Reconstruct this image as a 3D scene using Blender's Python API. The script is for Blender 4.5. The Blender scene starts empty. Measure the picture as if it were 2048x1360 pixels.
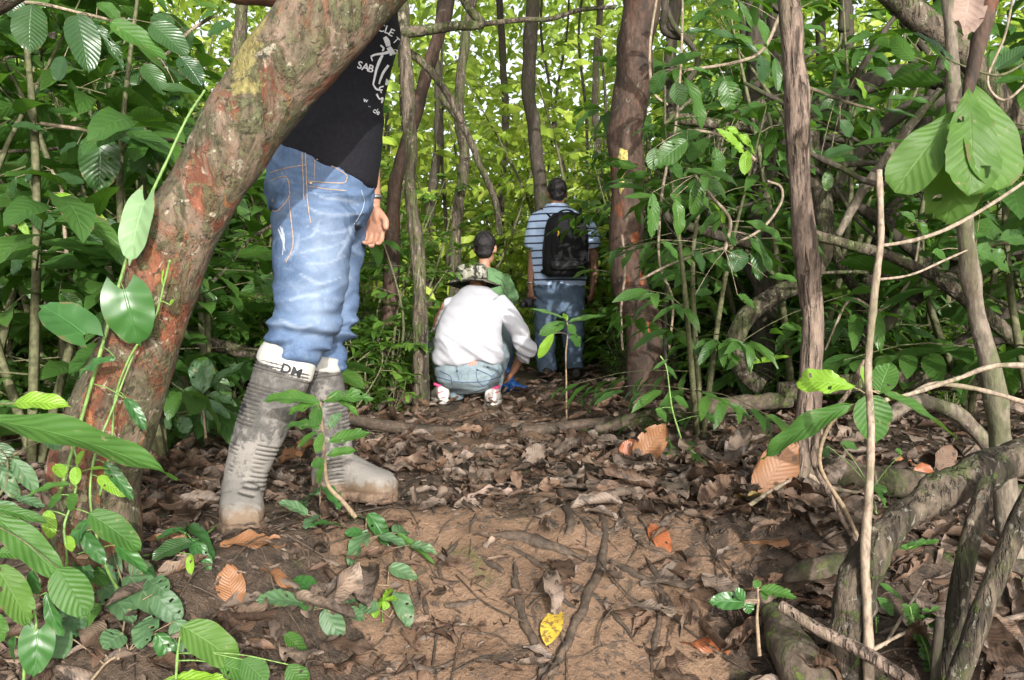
import bpy, bmesh, math, random
import numpy as np
from mathutils import Vector, Matrix, Quaternion
from mathutils.bvhtree import BVHTree
PI = math.pi
random.seed(7)
RNG = np.random.default_rng(7)
SC = bpy.context.scene
COL = SC.collection

# ------------------------------------------------------------------ camera
F = 1800.0                                   # focal length in photograph pixels (2048 wide)
CAM_Z = 0.54                                 # camera height above the level of the path
TILT = math.atan(47 / F)
cd = bpy.data.cameras.new('camera'); cam = bpy.data.objects.new('camera', cd); COL.objects.link(cam)
cam.location = (0, 0, CAM_Z); cam.rotation_euler = (PI / 2 - TILT, 0, 0)
cd.sensor_width = 36; cd.lens = 36 * F / 2048; cd.clip_start = 0.05; cd.clip_end = 2000
SC.camera = cam
# ------------------------------------------------------------------ sky, sun, exposure
SUN_EL, SUN_AZ = math.radians(17), math.radians(165)       # azimuth from straight ahead, + to the right: low behind the camera's right shoulder, standing in for a camera flash
w = bpy.data.worlds.new('World'); SC.world = w; w.use_nodes = True
nt = w.node_tree; nt.nodes.clear()
sky = nt.nodes.new('ShaderNodeTexSky'); sky.sky_type = 'NISHITA'; sky.sun_disc = False
sky.sun_elevation = SUN_EL; sky.sun_rotation = SUN_AZ; sky.air_density = 1.0; sky.dust_density = 3.0; sky.ozone_density = 0.6
hs = nt.nodes.new('ShaderNodeHueSaturation'); hs.inputs['Saturation'].default_value = 0.25
bg = nt.nodes.new('ShaderNodeBackground'); bg.inputs['Strength'].default_value = 0.15
wo = nt.nodes.new('ShaderNodeOutputWorld')
nt.links.new(sky.outputs[0], hs.inputs['Color']); nt.links.new(hs.outputs[0], bg.inputs['Color']); nt.links.new(bg.outputs[0], wo.inputs[0])
sl = bpy.data.lights.new('sun', 'SUN'); sl.energy = 2.3; sl.angle = math.radians(0.5); sl.color = (1.0, 0.97, 0.92)
so = bpy.data.objects.new('sun', sl); COL.objects.link(so)
SUN_DIR = Vector((math.sin(SUN_AZ) * math.cos(SUN_EL), math.cos(SUN_AZ) * math.cos(SUN_EL), math.sin(SUN_EL)))
so.rotation_euler = (-SUN_DIR).to_track_quat('-Z', 'Y').to_euler(); so.location = (0, 20, 30)
vs = SC.view_settings; vs.view_transform = 'Standard'; vs.look = 'None'; vs.gamma = 1.0; vs.use_curve_mapping = False
vs.exposure = 1.15
SC.cycles.use_denoising = True
SC.cycles.max_bounces = 6; SC.cycles.diffuse_bounces = 3; SC.cycles.glossy_bounces = 2; SC.cycles.transmission_bounces = 3
SC.cycles.transparent_max_bounces = 4; SC.cycles.sample_clamp_indirect = 4.0; SC.cycles.caustics_reflective = False; SC.cycles.caustics_refractive = False

# ------------------------------------------------------------------ helpers: numbers
_ct, _st = math.cos(TILT), math.sin(TILT)
def P(px, py, d):
    """world point seen at photograph pixel (px, py), d metres ahead of the camera"""
    a = (px - 1024) / F * d; b = (680 - py) / F * d
    return Vector((a, d * _ct + b * _st, CAM_Z - d * _st + b * _ct))
def PX(l): return [P(*q) for q in l]
def h3(i, j, k):
    n = (i * 374761393 + j * 668265263 + k * 1274126177) & 0x7fffffff
    n = ((n ^ (n >> 13)) * 1103515245) & 0x7fffffff
    return ((n ^ (n >> 16)) & 0xffff) / 65535.0
def vnoise(p):
    p = np.asarray(p, float); i = np.floor(p).astype(np.int64); f = p - i; u = f * f * (3 - 2 * f)
    r = 0
    for a in (0, 1):
        for b in (0, 1):
            for c in (0, 1):
                wt = (u[:, 0] if a else 1 - u[:, 0]) * (u[:, 1] if b else 1 - u[:, 1]) * (u[:, 2] if c else 1 - u[:, 2])
                r = r + wt * h3(i[:, 0] + a, i[:, 1] + b, i[:, 2] + c)
    return r * 2 - 1
def fbm(p, sc=1.0, octv=3):
    p = np.asarray(p, float) * sc; r = 0; a = 1.0
    for o in range(octv):
        r = r + a * vnoise(p + 17.3 * o); p = p * 2.03; a *= 0.5
    return r
def sstep(a, b, x):
    t = np.clip((np.asarray(x, float) - a) / (b - a), 0, 1); return t * t * (3 - 2 * t)
def unit(v):
    v = np.asarray(v, float); return v / np.maximum(np.linalg.norm(v, axis=-1, keepdims=True), 1e-9)

# ------------------------------------------------------------------ helpers: meshes
class MB:
    """collects tubes, leaves and slabs; build() links them as ONE mesh object"""
    def __init__(s): s.v = []; s.f4 = []; s.f3 = []; s.u4 = []; s.u3 = []; s.n = 0
    def add(s, v, f, uv=None):
        v = np.asarray(v, float).reshape(-1, 3); f = np.asarray(f, np.int64)
        if uv is None: uv = np.zeros((len(v), 2))
        uv = np.asarray(uv, float)
        if f.shape[1] == 4: s.f4.append(f + s.n); s.u4.append(uv[f])
        else: s.f3.append(f + s.n); s.u3.append(uv[f])
        s.v.append(v); s.n += len(v); return s
    def add_tri_more(s, f, off, uv):           # triangles on vertices already added
        f = np.asarray(f, np.int64); s.f3.append(f + off); s.u3.append(uv[f])
    def mesh(s, name, origin=(0, 0, 0), smooth=True):
        me = bpy.data.meshes.new(name)
        v = np.concatenate(s.v) - np.asarray(origin, float)
        f4 = np.concatenate(s.f4) if s.f4 else np.zeros((0, 4), np.int64); f3 = np.concatenate(s.f3) if s.f3 else np.zeros((0, 3), np.int64)
        me.vertices.add(len(v)); me.vertices.foreach_set('co', v.ravel().astype(np.float32))
        nl = f4.size + f3.size; nf = len(f4) + len(f3)
        me.loops.add(nl); me.polygons.add(nf)
        me.loops.foreach_set('vertex_index', np.concatenate([f4.ravel(), f3.ravel()]).astype(np.int32))
        st = np.concatenate([np.arange(len(f4)) * 4, f4.size + np.arange(len(f3)) * 3]).astype(np.int32)
        me.polygons.foreach_set('loop_start', st)
        me.update(calc_edges=True)
        ul = me.uv_layers.new(name='UVMap')
        u = np.concatenate(([np.concatenate(s.u4).reshape(-1, 2)] if s.u4 else []) + ([np.concatenate(s.u3).reshape(-1, 2)] if s.u3 else []))
        ul.data.foreach_set('uv', u.ravel().astype(np.float32))
        if smooth: me.polygons.foreach_set('use_smooth', np.ones(nf, bool))
        me.validate(); return me
    def build(s, name, mat, parent=None, origin=None, smooth=True):
        if parent is not None: o0 = parent_loc(parent)
        else: o0 = origin if origin is not None else (0, 0, 0)
        me = s.mesh(name, o0, smooth); return link(name, me, mat, parent, o0 if parent is None else None)
def parent_loc(p):
    l = Vector(p.location)
    while p.parent is not None: p = p.parent; l += p.location
    return l
def link(name, me, mat, parent=None, loc=None):
    me.materials.clear()
    for m in (mat if isinstance(mat, (list, tuple)) else [mat]): me.materials.append(m)
    o = bpy.data.objects.new(name, me); COL.objects.link(o)
    if parent is not None: o.parent = parent
    if loc is not None: o.location = loc
    return o
def thing(name, label, cat, loc=(0, 0, 0), group=None):
    o = bpy.data.objects.new(name, None); COL.objects.link(o); o.location = loc; o.empty_display_size = 0.1
    return tag(o, label, cat, group)
def tag(o, label=None, cat=None, group=None, kind=None):
    if label: o['label'] = label
    if cat: o['category'] = cat
    if group: o['group'] = group
    if kind: o['kind'] = kind
    return o
def dup(root, loc, rz=0, sc=1, label=None):
    """copy of a thing with copies of its parts"""
    r = root.copy(); COL.objects.link(r); r.location = loc; r.rotation_euler = (0, 0, rz); r.scale = (sc, sc, sc)
    if label: r['label'] = label
    for ch in list(root.children):
        c = ch.copy(); COL.objects.link(c); c.parent = r
        for g in ch.children:
            d = g.copy(); COL.objects.link(d); d.parent = c
    return r
def spline(pts, rad, n):
    pts = np.array([list(p) for p in pts], float); rad = np.array(rad, float) * np.ones(len(pts))
    m = len(pts)
    if m < 3: 
        t = np.linspace(0, 1, n)[:, None]; return pts[0] * (1 - t) + pts[-1] * t, np.interp(np.linspace(0, 1, n), [0, 1], [rad[0], rad[-1]])
    q = np.vstack([2 * pts[0] - pts[1], pts, 2 * pts[-1] - pts[-2]])
    x = np.linspace(0, m - 1, n); k = np.minimum(x.astype(int), m - 2); t = (x - k)[:, None]
    p0, p1, p2, p3 = q[k], q[k + 1], q[k + 2], q[k + 3]
    r = 0.5 * (2 * p1 + (p2 - p0) * t + (2 * p0 - 5 * p1 + 4 * p2 - p3) * t * t + (3 * p1 - p0 - 3 * p2 + p3) * t ** 3)
    return r, np.interp(x, np.arange(m), rad)
def frames(c, ref=None):
    t = unit(np.gradient(c, axis=0)); a = np.zeros_like(c)
    r = np.array(ref if ref is not None else ((0, 1, 0) if abs(t[0][1]) < 0.8 else (1, 0, 0)), float)
    for i in range(len(c)):
        r = r - t[i] * np.dot(r, t[i]); r = r / max(np.linalg.norm(r), 1e-9); a[i] = r
    return t, a, np.cross(t, a)
def tube(mb, pts, rad, n=None, seg=10, rough=0.0, rs=12.0, ref=None, flat=1.0, cap=True, raw=False, knob=0.0):
    """tapered tube through points; rough = noise on the surface (m), flat = squash along the second axis"""
    if raw: c = np.array([list(p) for p in pts], float); r = np.array(rad, float) * np.ones(len(c))
    else: c, r = spline(pts, rad, n or max(6, 5 * len(pts)))
    t, a, b = frames(c, ref); k = len(c)
    fl = np.asarray(flat, float) * np.ones(k) if np.ndim(flat) == 0 else np.interp(np.linspace(0, 1, k), np.linspace(0, 1, len(flat)), flat)
    th = np.arange(seg) / seg * 2 * PI
    d = np.cos(th)[None, :, None] * a[:, None] + np.sin(th)[None, :, None] * b[:, None] * fl[:, None, None]
    v = c[:, None] + d * r[:, None, None]
    if rough > 0:
        v = v + d * (rough * fbm(v.reshape(-1, 3), rs, 3)).reshape(k, seg, 1)
    if knob > 0:
        lo = fbm(c * 1.0, rs * 0.3, 2); v = v + d * (knob * lo)[:, None, None]
    L = np.concatenate([[0], np.cumsum(np.linalg.norm(np.diff(c, axis=0), axis=1))])
    uv = np.stack([np.broadcast_to(np.arange(seg) / seg, (k, seg)), np.broadcast_to(L[:, None], (k, seg))], -1).reshape(-1, 2)
    i = np.arange(k - 1)[:, None] * seg; j = np.arange(seg)[None]; j2 = (j + 1) % seg
    f = np.stack([i + j, i + j2, i + seg + j2, i + seg + j], -1).reshape(-1, 4)
    v = v.reshape(-1, 3)
    if cap:
        v = np.vstack([v, c[0] - t[0] * r[0] * 0.35, c[-1] + t[-1] * r[-1] * 0.35]); uv = np.vstack([uv, [0.5, 0], [0.5, L[-1]]])
        n0 = k * seg; jj = np.arange(seg); j3 = (jj + 1) % seg
        off = mb.n; mb.add(v, f, uv)
        mb.add_tri_more(np.stack([np.full(seg, n0), j3, jj], -1), off, uv)
        mb.add_tri_more(np.stack([np.full(seg, n0 + 1), (k - 1) * seg + jj, (k - 1) * seg + j3], -1), off, uv)
    else: mb.add(v, f, uv)
    return mb
def loft(mb, rings, seg=24, p=2.0, uvs=1.0):
    """rings = (centre, vector to the side, vector to the front); superellipse of power p; both ends closed"""
    th = np.arange(seg) / seg * 2 * PI; c_, s_ = np.cos(th), np.sin(th)
    cx = np.sign(c_) * np.abs(c_) ** (2 / p); sx = np.sign(s_) * np.abs(s_) ** (2 / p)
    R = [[np.array(list(q), float) for q in r] for r in rings]
    v = np.concatenate([c + cx[:, None] * a + sx[:, None] * b for c, a, b in R]); k = len(R)
    L = np.concatenate([[0], np.cumsum([np.linalg.norm(R[i + 1][0] - R[i][0]) for i in range(k - 1)])])
    uv = np.stack([np.broadcast_to(np.arange(seg) / seg, (k, seg)), np.broadcast_to(L[:, None], (k, seg))], -1).reshape(-1, 2)
    i = np.arange(k - 1)[:, None] * seg; j = np.arange(seg)[None]; j2 = (j + 1) % seg
    f = np.stack([i + j, i + j2, i + seg + j2, i + seg + j], -1).reshape(-1, 4)
    v = np.vstack([v, R[0][0], R[-1][0]]); uv = np.vstack([uv, [0.5, 0], [0.5, L[-1]]]); n0 = k * seg
    jj = np.arange(seg); j3 = (jj + 1) % seg; off = mb.n; mb.add(v, f, uv)
    mb.add_tri_more(np.stack([np.full(seg, n0), j3, jj], -1), off, uv)
    mb.add_tri_more(np.stack([np.full(seg, n0 + 1), (k - 1) * seg + jj, (k - 1) * seg + j3], -1), off, uv)
    return mb
def ball(mb, c, rx, ry, rz, ax=(1, 0, 0), ay=(0, 1, 0), seg=20, k=12):
    c = np.array(list(c), float); ax = unit(np.array(list(ax), float)); ay = np.array(list(ay), float); ay = unit(ay - ax * np.dot(ax, ay)); az = np.cross(ax, ay)
    rings = []
    for i in range(k):
        a = PI * (i + 0.5) / k; s = math.sin(a); rings.append((c - az * rz * math.cos(a), ax * rx * s, ay * ry * s))
    return loft(mb, rings, seg)
def fuse(mb, name, voxel, smooth=6, mat=None, parent=None, deform=None, origin=None, fac=0.5):
    """unite overlapping closed shapes into one continuous skin"""
    o0 = np.array(list(parent_loc(parent) if parent is not None else (origin or (0, 0, 0))), float)
    me = mb.mesh('tmp', o0); ob = bpy.data.objects.new('tmp', me); COL.objects.link(ob)
    m = ob.modifiers.new('r', 'REMESH'); m.mode = 'VOXEL'; m.voxel_size = voxel
    if smooth: s = ob.modifiers.new('s', 'SMOOTH'); s.iterations = smooth; s.factor = fac
    bpy.context.view_layer.update()
    dg = bpy.context.evaluated_depsgraph_get(); out = bpy.data.meshes.new_from_object(ob.evaluated_get(dg))
    bpy.data.objects.remove(ob); bpy.data.meshes.remove(me); out.name = name
    if deform:
        n = len(out.vertices); co = np.empty(n * 3, np.float32); out.vertices.foreach_get('co', co); nr = np.empty(n * 3, np.float32); out.vertices.foreach_get('normal', nr)
        co = co.reshape(-1, 3).astype(float) + o0; co = deform(co, nr.reshape(-1, 3).astype(float))
        out.vertices.foreach_set('co', (co - o0).astype(np.float32).ravel()); out.update()
    out.polygons.foreach_set('use_smooth', np.ones(len(out.polygons), bool))
    return link(name, out, mat, parent, None if parent is not None else o0)
def bvh_of(o):
    l = parent_loc(o) if o.parent is None else parent_loc(o.parent) + o.location
    me = o.data; return BVHTree.FromPolygons([v.co + l for v in me.vertices], [tuple(p.vertices) for p in me.polygons])
def snap(bvh, p, off=0.002):
    q, n, i, d = bvh.find_nearest(Vector(p)); return q + n * off, n
def camray(bvh, px, py, off=0.002):
    """where the line of sight through a photograph pixel meets a surface (used to lay seams and prints ON the surface)"""
    o = Vector((0, 0, CAM_Z)); d = (P(px, py, 1.0) - o).normalized(); q, n, i, dd = bvh.ray_cast(o, d)
    return (None, None) if q is None else (q + n * off, n)

# ------------------------------------------------------------------ helpers: leaves
def leaf_tpl(wr=0.4, a=0.7, b=0.8, nu=8, nv=2, droop=0.25, fold=0.15, wave=0.03, wk=2.5, heart=0.0, drip=0.0, curl=0.0, twist=0.0, serr=0.0, quilt=0.0, seed=0, tear=0):
    """unit leaf along +x, upper face +z; u runs along, v across (0.5 = midrib)"""
    r = np.random.default_rng(seed); t = np.linspace(0, 1, nu + 1); s = np.linspace(-1, 1, 2 * nv + 1)
    m = a / (a + b); w_ = (np.maximum(t, 1e-6) / m) ** a * (np.maximum(1 - t, 1e-6) / (1 - m)) ** b
    if heart > 0: w_[0] = 0.5; 
    if drip > 0: w_ = np.where(t > 1 - drip, np.maximum(w_ * 0.35, 0.02), w_) if nu >= 10 else w_
    w_[-1] = 0.01; w_[0] = max(w_[0], 0.02)
    if serr > 0: w_ = w_ * (1 + serr * np.where(np.arange(nu + 1) % 2 == 0, 1, -1))
    T, S_ = np.meshgrid(t, s, indexing='ij'); Wd = (w_ * wr / 2)[:, None]
    y = S_ * Wd; x = T.copy()
    if heart > 0: x = x - heart * np.abs(S_) ** 1.5 * (1 - T) ** 3
    x = x + 0.10 * wr * np.abs(S_) * (1 - T) * T * 2
    z = fold * np.abs(y) + wave * np.sin(2 * PI * wk * T + 1.3 * np.sign(S_) + seed) * np.abs(S_) ** 1.5
    if quilt > 0: z = z + quilt * (.4 + .6 * np.sin(5 * T + 2.1 * np.sign(S_) + seed)) * np.cos(2 * PI * 9 * (T - 0.25 * np.abs(S_))) * (0.3 + 0.7 * np.abs(S_)) * (1 - T * 0.5)
    if curl != 0:
        ang = y / 0.5 * curl * 3; R = 0.5 / (curl * 3); y2 = R * np.sin(ang); z = z + R * (1 - np.cos(ang)); y = y2
    if twist != 0:
        an = twist * (T - 0.3); y, z = y * np.cos(an) - z * np.sin(an), y * np.sin(an) + z * np.cos(an)
    if droop != 0:
        an = droop * 2 * T; R = 1 / (droop * 2); x2 = R * np.sin(an * x / np.maximum(T, 1e-6)) if False else None
        k_ = droop * 2; xb = np.sin(k_ * x) / k_; zb = -(1 - np.cos(k_ * x)) / k_
        x, z = xb + z * np.sin(k_ * x), zb + z * np.cos(k_ * x)
    if tear: 
        z = z + 0.02 * r.standard_normal(z.shape) * np.abs(S_)
    v = np.stack([x, y, z], -1).reshape(-1, 3); nw = 2 * nv + 1
    i = np.arange(nu)[:, None] * nw; j = np.arange(2 * nv)[None]
    f = np.stack([i + j, i + nw + j, i + nw + j + 1, i + j + 1], -1).reshape(-1, 4)
    if tear:
        c = v[f].mean(1); keep = np.ones(len(f), bool)
        edge = (np.abs(S_.reshape(-1)[f].mean(1)) > 0.3) & (T.reshape(-1)[f].mean(1) > .15)
        keep[r.choice(np.where(edge)[0], min(tear, edge.sum()), replace=False)] = False; f = f[keep]
    uv = np.stack([T.reshape(-1), (S_.reshape(-1) + 1) / 2], -1)
    return v, f, uv
def leaves(mb, tpls, base, d, up, L, W=1.0):
    """many leaves at once: base, direction and upper side per leaf"""
    base = np.asarray(base, float).reshape(-1, 3); N = len(base); d = unit(np.asarray(d, float).reshape(-1, 3)) * np.ones((N, 1)); up = np.asarray(up, float).reshape(-1, 3) * np.ones((N, 1))
    y = np.cross(up, d); bad = np.linalg.norm(y, axis=1) < 1e-3; y[bad] = [1, 0, 0]; y = unit(y); z = np.cross(d, y)
    L = np.asarray(L, float) * np.ones(N); W = np.asarray(W, float) * np.ones(N)
    pick = RNG.integers(0, len(tpls), N)
    for k, (v, f, uv) in enumerate(tpls):
        ix = np.where(pick == k)[0]
        if not len(ix): continue
        q = (v[None, :, 0, None] * d[ix][:, None] + v[None, :, 1, None] * y[ix][:, None] * W[ix][:, None, None] + v[None, :, 2, None] * z[ix][:, None]) * L[ix][:, None, None] + base[ix][:, None]
        ff = (f[None] + (np.arange(len(ix)) * len(v))[:, None, None]).reshape(-1, 4)
        mb.add(q.reshape(-1, 3), ff, np.tile(uv, (len(ix), 1)))
    return mb
def rdir(n, zlo=-1, zhi=1):
    a = RNG.uniform(0, 2 * PI, n); z = RNG.uniform(zlo, zhi, n); r = np.sqrt(np.maximum(0, 1 - z * z)); return np.stack([r * np.cos(a), r * np.sin(a), z], -1)
# ------------------------------------------------------------------ helpers: materials
class NT:
    def __init__(s, name):
        s.m = bpy.data.materials.new(name); s.m.use_nodes = True; s.t = s.m.node_tree; s.t.nodes.clear()
        s.out = s.t.nodes.new('ShaderNodeOutputMaterial')
    def n(s, typ, ins=None, **props):
        o = s.t.nodes.new('ShaderNode' + typ)
        for k, v in props.items(): setattr(o, k, v)
        for k, v in (ins or {}).items(): s.set(o.inputs[k], v)
        return o
    def set(s, sock, v):
        if isinstance(v, bpy.types.NodeSocket): s.t.links.new(v, sock)
        elif isinstance(v, (tuple, list)) and len(v) == 3 and sock.type == 'RGBA': sock.default_value = (*v, 1)
        else: sock.default_value = v
    def obj(s, scale=(1, 1, 1), rot=(0, 0, 0), loc=(0, 0, 0), kind='Object'):
        c = s.n('TexCoord'); return s.n('Mapping', {'Vector': c.outputs[kind], 'Scale': scale, 'Rotation': rot, 'Location': loc}).outputs[0]
    def noise(s, vec, scale, detail=4, rough=0.6, dist=0.0):
        return s.n('TexNoise', {'Vector': vec, 'Scale': scale, 'Detail': detail, 'Roughness': rough, 'Distortion': dist}).outputs[0]
    def step(s, f, lo, hi, a=0.0, b=1.0):
        return s.n('MapRange', {'Value': f, 'From Min': lo, 'From Max': hi, 'To Min': a, 'To Max': b}, interpolation_type='SMOOTHSTEP').outputs[0]
    def mix(s, f, a, b, blend='MIX'):
        o = s.n('Mix', data_type='RGBA', blend_type=blend); s.set(o.inputs[0], f); s.set(o.inputs[6], a); s.set(o.inputs[7], b); return o.outputs[2]
    def math(s, op, a, b=0.0, c=None):
        o = s.n('Math', operation=op); s.set(o.inputs[0], a); s.set(o.inputs[1], b)
        if c is not None: s.set(o.inputs[2], c)
        return o.outputs[0]
    def bump(s, h, strength=0.5, dist=0.01, nrm=None):
        ins = {'Height': h, 'Strength': strength, 'Distance': dist}
        if nrm is not None: ins['Normal'] = nrm
        return s.n('Bump', ins).outputs[0]
    def bsdf(s, col, rough=0.7, nrm=None, spec=0.3, **kw):
        ins = {'Base Color': col, 'Roughness': rough, 'Specular IOR Level': spec}
        if nrm is not None: ins['Normal'] = nrm
        ins.update(kw); o = s.n('BsdfPrincipled', ins); return o.outputs[0]
    def done(s, sh): s.set(s.out.inputs[0], sh); return s.m
    def isl(s): return s.n('NewGeometry').outputs['Random Per Island']

def leaf_mat(name, c1, c2, tr, rough=0.38, trw=0.4, vein=0.5, nv=11, spec=0.45, dead=False, spots=0.0, pale=None):
    """leaf surface: two-colour variation from leaf to leaf, midrib and side veins from the leaf's own uv"""
    k = NT(name); g = k.isl(); uv = k.n('TexCoord').outputs['UV']; sx = k.n('SeparateXYZ', {0: uv})
    av = k.math('ABSOLUTE', k.math('SUBTRACT', sx.outputs[1], 0.5))
    ph = k.math('SUBTRACT', sx.outputs[0], k.math('MULTIPLY', av, 0.42)); ph = k.math('ADD', ph, k.math('MULTIPLY', k.noise(k.obj(), 16, 2), 0.035))
    wv = k.math('SINE', k.math('MULTIPLY', ph, nv * 2 * PI))
    line = k.step(wv, 0.75, 1.0); mid = k.step(av, 0.035, 0.012)
    vn = k.math('MAXIMUM', k.math('MULTIPLY', line, k.step(av, 0.5, 0.3)), mid)
    ns = k.noise(k.obj((1, 1, 1)), 14, 3)
    col = k.mix(g, c1, c2)
    col = k.mix(k.step(ns, 0.35, 0.7, 0, 0.35), col, tuple(x * 0.6 for x in c1))
    lc = pale if pale else tuple(min(1, x * 1.6 + 0.02) for x in c2)
    col = k.mix(k.math('MULTIPLY', vn, k.math('MULTIPLY', k.step(k.noise(k.obj(), 11, 3), .3, .65), vein * .75)), col, lc)
    if dead:
        col = k.mix(k.step(k.noise(k.obj(), 30, 5), 0.48, 0.62, 0, 0.8), col, tuple(x * 0.35 for x in c1))
        col = k.mix(k.step(k.noise(k.obj(), 9, 4), 0.55, 0.7, 0, 0.6), col, (0.30, 0.22, 0.16))
    if spots > 0:
        col = k.mix(k.step(k.noise(k.obj(), 38, 5, 0.7), 0.63, 0.68, 0, spots), col, (0.30, 0.25, 0.14))
    edge = k.math('ADD', k.math('MULTIPLY', av, 2.0), k.math('MULTIPLY', k.math('SUBTRACT', k.noise(k.obj(), 22, 4, 0.7), 0.5), 1.6))
    if not dead: col = k.mix(k.step(edge, 1.02, 1.16, 0, 0.7), col, (0.17, 0.12, 0.06))
    h = k.math('ADD', k.math('MULTIPLY', wv, 0.5), k.math('MULTIPLY', ns, 0.5))
    h = k.math('SUBTRACT', h, k.math('MULTIPLY', mid, 1.5))
    nr = k.bump(h, 0.35, 0.0026)
    sh = k.bsdf(col, rough, nr, spec)
    if trw > 0:
        tc = k.mix(g, tr, tuple(x * 0.65 for x in tr)); tc = k.mix(k.math('MULTIPLY', vn, 0.35), tc, tuple(x * 0.5 for x in tr))
        t = k.n('BsdfTranslucent', {'Color': tc, 'Normal': nr}).outputs[0]; m = k.n('MixShader', {0: trw}); k.set(m.inputs[1], sh); k.set(m.inputs[2], t); sh = m.outputs[0]
    return k.done(sh)
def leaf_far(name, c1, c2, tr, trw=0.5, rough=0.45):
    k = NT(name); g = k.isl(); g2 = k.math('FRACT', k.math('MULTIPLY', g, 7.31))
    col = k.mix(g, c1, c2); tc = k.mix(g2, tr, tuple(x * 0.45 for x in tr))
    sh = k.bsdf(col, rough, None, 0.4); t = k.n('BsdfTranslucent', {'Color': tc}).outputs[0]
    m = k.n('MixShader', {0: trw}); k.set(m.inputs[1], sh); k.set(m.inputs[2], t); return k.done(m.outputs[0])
def bark_mat(name, base, layers, rough=0.85, bump=0.6, bs=60, stretch=0.35, rot=(0, 0, 0), fiss=0.0, dist=0.008):
    """layers = (colour, scale, lo, hi, amount, stretch): patches of lichen, moss, peeled bark, each with its own outline"""
    k = NT(name); v = k.obj((1, 1, stretch), rot); fine = k.noise(v, bs, 6, 0.65)
    col = k.mix(k.step(fine, 0.3, 0.7), tuple(x * 0.55 for x in base), tuple(min(1, x * 1.35) for x in base))
    h = fine
    for i, (c, sc, lo, hi, am, stv) in enumerate(layers):
        vv = k.obj((1, 1, stv), rot, (3.1 * i, 1.7 * i, 0.9 * i)); f = k.step(k.noise(vv, sc, 6, 0.62, 0.6), lo, hi, 0, am)
        c2 = k.mix(k.step(k.noise(vv, sc * 9, 3), 0.35, 0.65), tuple(x * 0.6 for x in c), c)
        col = k.mix(f, col, c2); h = k.math('ADD', h, k.math('MULTIPLY', f, 0.25))
    if fiss > 0:
        vv = k.obj((1, 1, 0.12), rot); fs = k.noise(vv, 55, 4, 0.6, 0.3); col = k.mix(k.step(fs, 0.47, 0.36, 0, fiss), col, tuple(x * 0.2 for x in base)); h = k.math('ADD', h, k.math('MULTIPLY', k.step(fs, 0.36, 0.5), 1.2))
    return k.done(k.bsdf(col, rough, k.bump(h, bump, dist), 0.25))
def plain_mat(name, c, rough=0.6, spec=0.3, ns=40, var=0.25, bump=0.2, dist=0.002, **kw):
    k = NT(name); v = k.obj(); n1 = k.noise(v, ns, 5)
    col = k.mix(k.step(n1, 0.3, 0.7), tuple(x * (1 - var) for x in c), tuple(min(1, x * (1 + var)) for x in c))
    return k.done(k.bsdf(col, rough, k.bump(k.noise(v, ns * 3, 4), bump, dist), spec, **kw))

M = {}
GRN = (0.040, 0.090, 0.016)
M['leaf_big'] = leaf_mat('leaf_big', (0.045, 0.11, 0.026), (0.07, 0.16, 0.03), (0.16, 0.36, 0.03), 0.36, 0.3, 0.45, 11)
M['leaf_fresh'] = leaf_mat('leaf_fresh', (0.045, 0.12, 0.026), (0.078, 0.185, 0.03), (0.20, 0.42, 0.04), 0.5, 0.35, 0.35, 9, spots=0.6, spec=0.35)
M['leaf_lime'] = leaf_mat('leaf_lime', (0.18, 0.36, 0.03), (0.24, 0.42, 0.04), (0.35, 0.6, 0.05), 0.42, 0.35, 0.3, 10)
M['leaf_dark'] = leaf_mat('leaf_dark', (0.030, 0.072, 0.028), (0.05, 0.11, 0.03), (0.12, 0.30, 0.02), 0.30, 0.25, 0.5, 12, spec=0.55)
M['leaf_heart'] = leaf_mat('leaf_heart', (0.035, 0.11, 0.03), (0.05, 0.15, 0.03), (0.15, 0.35, 0.04), 0.33, 0.25, 0.35, 4, spec=0.5)
M['leaf_pale'] = leaf_mat('leaf_pale', (0.20, 0.34, 0.16), (0.24, 0.38, 0.18), (0.30, 0.48, 0.15), 0.5, 0.3, 0.3, 5)
M['leaf_dusty'] = leaf_mat('leaf_dusty', (0.06, 0.13, 0.055), (0.09, 0.17, 0.07), (0.15, 0.3, 0.05), 0.5, 0.2, 0.4, 5, spots=0.9, pale=(0.25, 0.32, 0.2))
M['leaf_hang'] = leaf_mat('leaf_hang', (0.075, 0.155, 0.03), (0.10, 0.20, 0.036), (0.20, 0.40, 0.04), 0.5, 0.35, 0.5, 10, spots=0.6, spec=0.3)
M['leaf_shrub'] = leaf_mat('leaf_shrub', (0.040, 0.100, 0.024), (0.080, 0.175, 0.032), (0.16, 0.38, 0.025), 0.34, 0.35, 0.35, 9)
M['leaf_mid'] = leaf_far('leaf_mid', (0.045, 0.11, 0.022), (0.13, 0.24, 0.035), (0.26, 0.5, 0.04), 0.45)
M['leaf_far'] = leaf_far('leaf_far', (0.20, 0.32, 0.035), (0.44, 0.54, 0.08), (0.5, 0.7, 0.1), 0.40)  # daylight glow of the far forest put into these bright leaf colours
M['leaf_crown'] = leaf_far('leaf_crown', (0.028, 0.075, 0.014), (0.06, 0.13, 0.02), (0.2, 0.4, 0.03), 0.3)
M['dead'] = leaf_mat('dead', (0.07, 0.044, 0.030), (0.19, 0.115, 0.075), (0.2, 0.1, 0.04), 0.6, 0.08, 0.10, 14, spec=0.3, dead=True, pale=(0.30, 0.2, 0.13))
M['dead_grey'] = leaf_mat('dead_grey', (0.085, 0.064, 0.050), (0.23, 0.17, 0.13), (0.2, 0.1, 0.04), 0.55, 0.05, 0.10, 14, spec=0.35, dead=True, pale=(0.32, 0.26, 0.2))
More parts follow.
